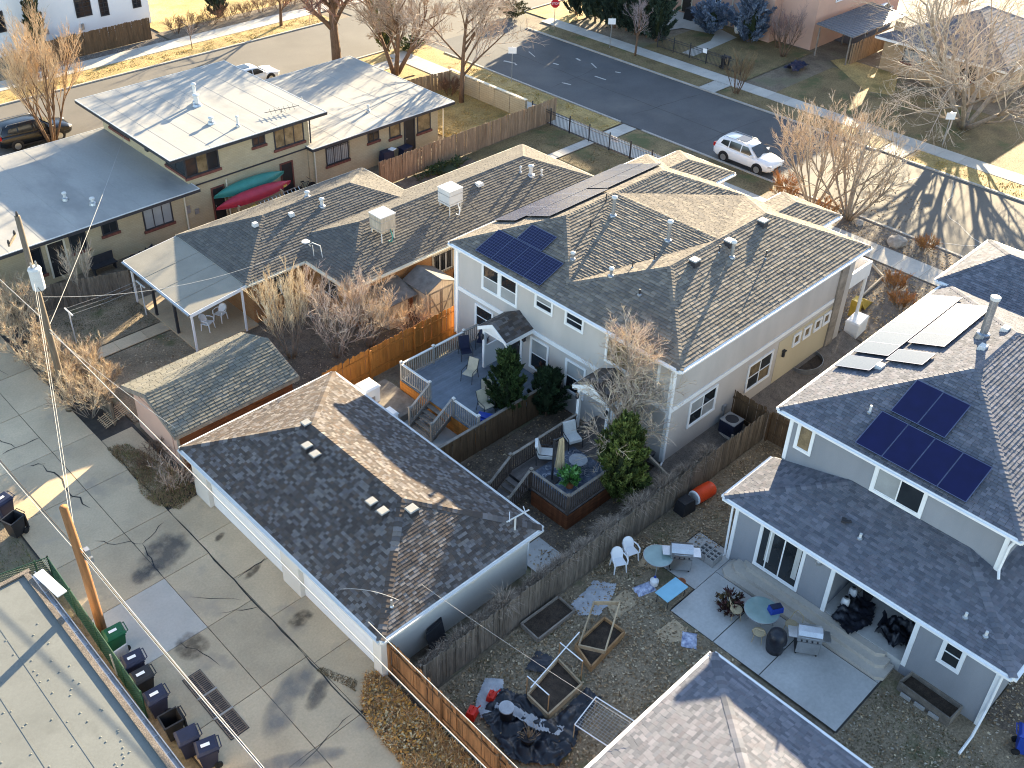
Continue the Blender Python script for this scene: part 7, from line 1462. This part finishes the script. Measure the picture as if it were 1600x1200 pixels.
def blades(name, label, regions, n, cols, hgt, seed=1, lean=.8, w=.012, z=0):
    rn = random.Random(seed); b = MB(); A = [area2(r) for r in regions]; tot = sum(A)
    for r, a in zip(regions, A):
        xs = [p[0] for p in r]; ys = [p[1] for p in r]; want = int(n*a/tot); got = 0; guard = 0
        while got < want and guard < want*8:
            guard += 1; x, y = rn.uniform(min(xs), max(xs)), rn.uniform(min(ys), max(ys)); c_ = False; m_ = len(r)
            for k in range(m_):
                (ax, ay), (bx, by) = r[k], r[(k+1) % m_]
                if (ay > y) != (by > y) and x < (bx-ax)*(y-ay)/(by-ay)+ax: c_ = not c_
            if not c_: continue
            got += 1; dn = .55+pnoise(Vector((x*1.1, y*1.1, seed)))
            h = hgt*rn.uniform(.4, 1.2)*max(.3, dn); a0 = rn.uniform(0, 6.283); d = Vector((math.cos(a0)*lean*rn.random(), math.sin(a0)*lean*rn.random(), 1)).normalized(); s = Vector((-math.sin(a0), math.cos(a0), 0))*w
            p = Vector((x, y, z)); c = rn.choice(cols); g = rn.uniform(.7, 1.25); b.col = (c[0]*g, c[1]*g, c[2]*g); q = p+d*h*.6; e = p+(d+Vector((d.x*.8, d.y*.8, -.25))).normalized()*h
            b.poly([p-s, p+s, q+s*.8, q-s*.8]); b.poly([q-s*.8, q+s*.8, e])
    o = b.build(name, mt['litter'], None); tag(o, label, 'weeds', None, 'stuff'); return o
rc = lambda x0, x1, y0, y1: [(x0, y0), (x1, y0), (x1, y1), (x0, y1)]
LEAF = ((.32, .22, .12), (.24, .16, .09), (.40, .29, .18), (.17, .115, .065), (.48, .38, .25))
scatter('leaf_litter', 'brown fallen leaves over the backyard', 'leaves', [rc(13.9, 22.8, 10.4, 16.7), rc(22.8, 25.6, 15.3, 16.7), rc(25.6, 33.5, 14.2, 16.7)], 7500, LEAF, .055, 1)
scatter('leaf_litter', 'fallen leaves beside the planter of the blue grey house', 'leaves', [rc(20.7, 25.6, 2, 6.6), rc(25.6, 30, 0, 3.6)], 2600, LEAF+((.42, .36, .28),), .05, 2)
scatter('leaf_litter', 'fallen leaves around the two decks', 'leaves', [rc(20.7, 23.0, 17.1, 24.5), rc(23, 29, 22.6, 24.6), rc(23, 33, 17.1, 18.8)], 1800, LEAF, .05, 3)
scatter('leaf_litter', 'leaves and gravel in the front beds of the duplex', 'leaves', [rc(44, 51.6, 15.4, 30), rc(53.6, 55.7, 12, 30)], 5000, LEAF+((.45, .28, .13),), .07, 4)
scatter('leaf_litter', 'leaves on the ranch house rear yard', 'leaves', [rc(13.6, 18.8, 36.7, 41.9), rc(20, 28, 32.4, 36)], 1600, LEAF, .05, 5)
scatter('leaf_litter', 'specks of leaves on the sunlit street', 'leaves', [rc(56.2, 61, 22.5, 28.5)], 420, ((.12, .08, .04), (.2, .14, .07)), .06, 6, z=-.03)
WS = [(13.3, 18.6), (12.85, 18.9), (12.0, 18.0), (11.75, 17.4), (11.6, 15.5), (11.5, 10.5), (13.3, 10.5)]
blades('dry_weeds', 'rust orange dry weeds along the alley fence', [WS], 15000, ((.55, .28, .09), (.45, .23, .09), (.6, .36, .14), (.34, .19, .09), (.62, .46, .26)), .42, 1, 1.1, .014)
scatter('leaf_litter', 'orange leaves in the weedy alley strip', 'leaves', [WS], 2600, ((.6, .29, .06), (.5, .25, .07), (.62, .46, .25), (.38, .2, .09)), .06, 7, z=.12)
blades('dry_weeds', 'brown weeds at the alley corner of the garage', [[(11.9, 35.7), (12.6, 35.4), (13.3, 32.0), (13.4, 30.7), (12.2, 30.3), (11.6, 31.2), (11.5, 32.3), (11.9, 33.2)]], 5200, ((.28, .18, .1), (.34, .23, .13), (.2, .14, .07), (.2, .19, .07)), .28, 2, 1.2)
blades('dry_weeds', 'thin weeds growing in the alley joint', [[(11.7, 20.2), (11.95, 20.2), (12.5, 18.9), (12.2, 18.6)], rc(11.78, 11.95, 31.5, 35.8)], 1500, ((.24, .16, .08), (.17, .12, .06)), .14, 3, 1.2)
blades('dry_weeds', 'dry vines tangled along the top of the grey fence', [rc(13.8, 30.0, 16.97, 17.35)], 12000, ((.30, .235, .18), (.22, .17, .13), (.38, .30, .23)), .75, 4, 1.1, .008, z=1.1)
blades('dry_weeds', 'grass tufts behind the green chain link fence', [rc(6.2, 6.9, 23, 29.8), rc(2, 6.8, 28.9, 33)], 2600, ((.12, .12, .05), (.2, .15, .07), (.08, .09, .035)), .2, 5)
blades('grass_tufts', 'blades of golden grass on the side lawn', [rc(44.7, 50.9, 47.9, 57)], 9000, ((.44, .30, .09), (.36, .24, .08), (.50, .36, .13)), .1, 6, .9, .02)
blades('grass_tufts', 'blades of golden grass on the far verges', [rc(22, 54, 76.6, 78.9), rc(53.7, 55.7, 44.2, 61), rc(65.9, 67.8, 12, 27)], 14000, ((.46, .32, .09), (.38, .26, .08), (.52, .38, .13)), .12, 7, .9, .03)
blades('grass_tufts', 'brown lawn blades in front of the ranch house', [rc(43.8, 51.5, 35.4, 42.8), rc(43.8, 51.5, 44, 47.4), rc(65.9, 67.8, 29.4, 62)], 12000, ((.22, .165, .08), (.17, .13, .06), (.13, .13, .05), (.3, .22, .11)), .09, 8, .9, .02)
blades('grass_tufts', 'olive lawn blades in the backyard', [rc(13.9, 20, 14.8, 16.7), rc(22, 27, 15.4, 16.8), rc(20.7, 25.6, 1.5, 6.6), rc(13.6, 18.8, 43.2, 47)], 9000, ((.075, .08, .03), (.1, .09, .04), (.14, .11, .06)), .1, 9, .9, .014)
scatter('pebbles', 'pebbles in the strip beside the brown fence', 'gravel', [rc(29, 40, 81.1, 82.1), rc(29.2, 43, 17.1, 18.7)], 1800, ((.3, .26, .22), (.2, .17, .15), (.38, .33, .28)), .06, 10)
# ---------------------------------------------------------------- vehicles
def loft(b, st, close=True):
    """st: list of rings (same length)"""
    i0 = len(b.v); n = len(st[0])
    for r in st: b.v += [tuple(p) for p in r]
    for k in range(len(st)-1):
        for j in range(n):
            j2 = (j+1) % n; a = i0+k*n; b.face([a+j, a+j2, a+n+j2, a+n+j])
    b.face([i0+j for j in reversed(range(n))]); b.face([i0+(len(st)-1)*n+j for j in range(n)])
def car(name, label, paint, loc, rz, L_=4.6, W_=1.84, H_=1.66, rails=True, sunroof=True):
    T = thing(name, label, 'car', (0, 0, 0), None, local=True); sx = L_/4.6; sy = W_/1.84; sz = H_/1.66
    def ring(x, w, z0, z1, zm, cr):   # full closed ring around body, y-z section
        H = [(0, z0), (w*.86, z0), (w*.97, z0+.1), (w, zm), (w*.985, z1-.1), (w*.9, z1-.015), (w*.5, z1+cr), (0, z1+cr*1.2)]
        P = [(x*sx, y*sy, z*sz) for y, z in H]+[(x*sx, -y*sy, z*sz) for y, z in reversed(H[1:-1])]
        return P
    b = MB()
    loft(b, [ring(-2.3, .74, .48, .92, .65, .01), ring(-2.24, .84, .36, 1.02, .65, .01), ring(-2.0, .89, .28, 1.08, .68, .01), ring(-1.4, .915, .25, 1.08, .7, .01), ring(-.4, .92, .23, 1.05, .7, .01), ring(.6, .92, .23, 1.02, .7, .02), ring(1.1, .915, .25, 1.0, .68, .04), ring(1.6, .90, .27, .96, .66, .05), ring(2.0, .86, .3, .87, .62, .05), ring(2.2, .78, .36, .78, .58, .03), ring(2.3, .62, .46, .68, .56, .01)])
    b.build('body', mt[paint], T, smooth=True)
    def gr(x, wb, wt, zb, zt):
        H = [(0, zb), (wb, zb), (wb*.985+.0, zb+.06), (wt+(wb-wt)*.12, zt-.09), (wt*.9, zt-.02), (wt*.5, zt+.012), (0, zt+.02)]
        return [(x*sx, y*sy, z*sz) for y, z in H]+[(x*sx, -y*sy, z*sz) for y, z in reversed(H[1:-1])]
    b = MB(); loft(b, [gr(-2.16, .80, .74, 1.0, 1.12), gr(-2.0, .83, .68, 1.02, 1.42), gr(-1.82, .84, .66, 1.02, 1.58), gr(-1.2, .85, .655, 1.02, 1.645), gr(-.3, .85, .65, 1.0, 1.66), gr(.25, .85, .64, 1.0, 1.62), gr(.45, .85, .66, .99, 1.54), gr(.85, .84, .74, .98, 1.25), gr(1.2, .80, .77, .96, 1.03)])
    b.build('cabin', mt[paint], T, smooth=True)
    def glass(nm, pts):
        b = MB(); P = [Vector((x*sx, y*sy, z*sz)) for x, y, z in pts]; n = (P[1]-P[0]).cross(P[2]-P[0]).normalized(); c = sum(P, Vector())/len(P)
        if n.dot(c-Vector((-.4*sx, 0, 1.1))) < 0: P.reverse(); n = -n
        P = [p+n*.012 for p in P]; b.poly(P); b.poly([p-n*.01 for p in reversed(P)]); b.build(nm, mt['glass'], T)
    glass('windscreen', [(1.17, -.72, 1.045), (1.17, .72, 1.045), (.50, .60, 1.535), (.50, -.60, 1.535)])
    glass('rear_window', [(-2.12, .68, 1.2), (-2.12, -.68, 1.2), (-1.9, -.58, 1.53), (-1.9, .58, 1.53)])
    for s in (-1, 1):
        f_ = lambda x, z: (x, s*(.848-(z-1.04)*.31+.008), z)
        glass('side_window', [f_(.88, 1.07), f_(-.1, 1.08), f_(-.1, 1.53), f_(.33, 1.52)]); glass('side_window', [f_(-.18, 1.08), f_(-1.05, 1.10), f_(-1.05, 1.53), f_(-.18, 1.54)]); glass('side_window', [f_(-1.13, 1.11), f_(-1.75, 1.2), f_(-1.62, 1.46), f_(-1.13, 1.52)])
        b = MB(); b.rbox((.8*sx, s*.98*sy, 1.1*sz), .14, .2, .14); b.build('mirror', mt[paint], T)
        b = MB(); b.rbox((2.12*sx, s*.66*sy, .74*sz), .26, .3, .12, -s*.5); b.build('headlight', mt['lamp_clear'], T); b = MB(); b.rbox((-2.2*sx, s*.72*sy, .98*sz), .16, .24, .26, s*.3); b.build('tail_light', mt['lamp_red'], T)
        for x in (.45, -.7): b = MB(); b.rbox((x*sx, s*.925*sy, .9*sz), .16, .03, .03); b.build('door_handle', mt[paint], T)
        b = MB(); b.box(-1.2*sx, 1.2*sx, min(s*.90, s*.925)*sy, max(s*.90, s*.925)*sy, .24*sz, .34*sz); b.build('sill', mt['plastic_black'], T)
        if rails: b = MB(); b.tube([(-1.7*sx, s*.60*sy, 1.6*sz), (-1.6*sx, s*.60*sy, 1.69*sz), (.1*sx, s*.60*sy, 1.69*sz), (.25*sx, s*.60*sy, 1.6*sz)], .022, 6); b.build('roof_rail', mt['metal_grey'], T)
        for x in (-1.33, 1.33):
            Q_ = Matrix.Rotation(Q, 3, 'X'); c = (x*sx, s*.83*sy, .345)
            b = MB(); b.lathe((x*sx, s*.90*sy, .37), [(.41, -.03), (.41, .03), (.36, .035)], 22, Q_); b.build('wheel_arch', mt['plastic_black'], T)
            b = MB(); b.lathe(c, [(.3, -.12), (.345, -.09), (.345, .09), (.3, .12)], 22, Q_); w = b.build('wheel', mt['rubber'], T)
            b = MB(); b.lathe((x*sx, s*.935*sy, .345), [(.22, -.02), (.22, .02), (.05, .03)], 18, Q_); b.build('rim', mt['alloy'], w)
    b = MB(); b.box(2.22*sx, 2.31*sx, -.4*sy, .4*sy, .44*sz, .58*sz); b.build('grille', mt['plastic_black'], T); b = MB(); b.box(-2.33*sx, -2.24*sx, -.7*sy, .7*sy, .36*sz, .55*sz); b.build('rear_bumper', mt['plastic_black'], T)
    if sunroof: b = MB(); b.hexa([(-.85*sx, -.42, 1.672*sz), (-.1*sx, -.42, 1.675*sz), (-.1*sx, .42, 1.675*sz), (-.85*sx, .42, 1.672*sz), (-.85*sx, -.42, 1.69*sz), (-.1*sx, -.42, 1.69*sz), (-.1*sx, .42, 1.69*sz), (-.85*sx, .42, 1.69*sz)]); b.build('sunroof', mt['glass'], T)
    return place(T, loc, rz)
car('parked_car', 'white compact SUV parked at the kerb of the shaded street', 'car_white', (57.0, 33.95, -.02), -Q)
car('parked_car', 'black SUV parked beside the bare upright tree', 'car_black', (23.0, 68.75, -.02), -.06, L_=4.9, W_=1.95, H_=1.75, sunroof=False)
car('parked_car', 'white car showing only its roof behind the raised flat roof', 'car_white', (39.9, 68.2, -.02), 0, L_=4.6, W_=1.8, H_=1.45, rails=False)
car('parked_car', 'white car glinting in the sun behind the carport', 'car_white', (92.5, 44.2, .01), .2, rails=False)
# ---------------------------------------------------------------- poles and cables
P_ = thing('utility_pole', 'weathered grey utility pole with a transformer, at the left', 'pole', (11.75, 39.3, 0)); b = MB(); b.tube([(11.77, 39.35, -.2), (11.75, 39.3, 5), (11.72, 39.2, 10.05)], [.16, .14, .11], 12); b.build('pole', mt['pole_grey'], P_, smooth=True)
b = MB(); b.lathe((11.72, 38.85, 6.75), [(.2, 0), (.26, .06), (.26, .95), (.28, .97), (.24, 1.06), (.1, 1.1)], 18); t_ = b.build('transformer', mt['metal_white'], P_, smooth=False)
for s in (-.1, .1): b = MB(); b.lathe((11.72+s, 38.8, 7.85), [(.045, 0), (.05, .1), (.03, .25)], 8); b.build('bushing', mt['metal_grey'], t_)
b = MB(); b.tube([(11.7, 39.1, 7.4), (11.6, 38.6, 7.0), (11.75, 38.55, 6.6)], .012, 5); b.build('jumper', mt['wire_dark'], t_)
b = MB(); b.rbox((11.4, 39.6, 8.9), .9, .08, .1, .9); b.build('cross_arm', mt['pole_grey'], P_)
for d in (-.4, .4): b = MB(); b.lathe((11.4+d*.62, 39.6+d*.78, 8.95), [(.05, 0), (.06, .08), (.03, .18)], 8); b.build('insulator', mt['metal_dark'], P_)
b = MB(); b.lathe((11.72, 39.2, 10.0), [(.04, 0), (.06, .12), (.03, .26)], 8); b.build('insulator', mt['metal_dark'], P_)
P2_ = thing('utility_pole', 'orange brown wooden pole beside the green bin', 'pole', (7.02, 26.42, 0)); b = MB(); b.tube([(7.04, 26.44, -.2), (7.0, 26.3, 3.4), (6.87, 26.15, 6.65)], [.17, .15, .13], 12); b.build('pole', mt['pole_orange'], P2_, smooth=True)
b = MB(); b.rbox((7.2, 26.2, 4.35), .16, .2, .3); b.rbox((7.25, 26.1, 4.05), .1, .1, .22); b.build('cable_clamp', mt['metal_grey'], P2_)
def cable(label, a, c, sag, r=.012, mat='wire_pale', n=14, group=None):
    a, c = Vector(a), Vector(c); pts = [a.lerp(c, k/n)-Vector((0, 0, sag*4*(k/n)*(1-k/n))) for k in range(n+1)]; b = MB(); b.tube(pts, r, 5); o = b.build('overhead_cable', mt[mat]); tag(o, label, 'cable', group); return o
cable('thick pale cable running over the garage eave down the alley', (11.78, 39.2, 4.55), (11.8, 4.0, 3.6), .05, .018); cable('pale cable from the garage corner above the orange weeds', (12.7, 18.3, 3.4), (12.15, 4.0, 4.2), .0, .016)
cable('thick black communications cable along the alley bins', (7.0, 26.3, 4.5), (7.05, 6, 5.6), .35, .022, 'wire_dark'); cable('pale cable along the alley bins below the black one', (7.05, 26.3, 4.2), (7.1, 6, 5.2), .3, .014); cable('thin pale cable running beside the alley bins', (7.0, 26.25, 4.75), (6.9, 6, 5.9), .3, .012)
cable('black cable from the brown pole to the upper left', (7.0, 26.3, 4.5), (7.05, 52, 5.2), .9, .022, 'wire_dark'); cable('pale cable from the brown pole to the upper left', (7.0, 26.3, 4.2), (7.1, 52, 4.9), .9, .014)
cable('long pale service wire from the grey pole to the raised flat roof', (11.75, 39.2, 4.6), (24.5, 57.3, 3.9), .2, .011); cable('thin wire from the grey pole to the brown pole top', (11.72, 39.2, 7.4), (7.0, 26.2, 6.3), .2, .007); cable('second thin wire from the grey pole to the brown pole', (11.72, 39.1, 7.0), (6.95, 26.2, 4.9), .2, .007)
cable('twisted wire from the transformer to the patio roof', (11.75, 39.2, 6.2), (25.3, 39.2, 3.7), .9, .010); cable('pale wire along the alley from the grey pole to the upper left', (11.75, 39.3, 4.9), (11.6, 70, 6.0), .5, .014); cable('pale telephone wire from the grey pole to the old garage gable', (11.75, 39.2, 4.4), (13.45, 32.1, 2.5), .15, .010); cable('thin wire from the garage corner to the neighbour garage', (15.2, 18.6, 3.0), (16.4, 10.2, 2.9), .1, .006); cable('grey wire crossing the garage roof', (14.2, 18.6, 3.0), (13.25, 20.6, 2.6), -.2, .010)
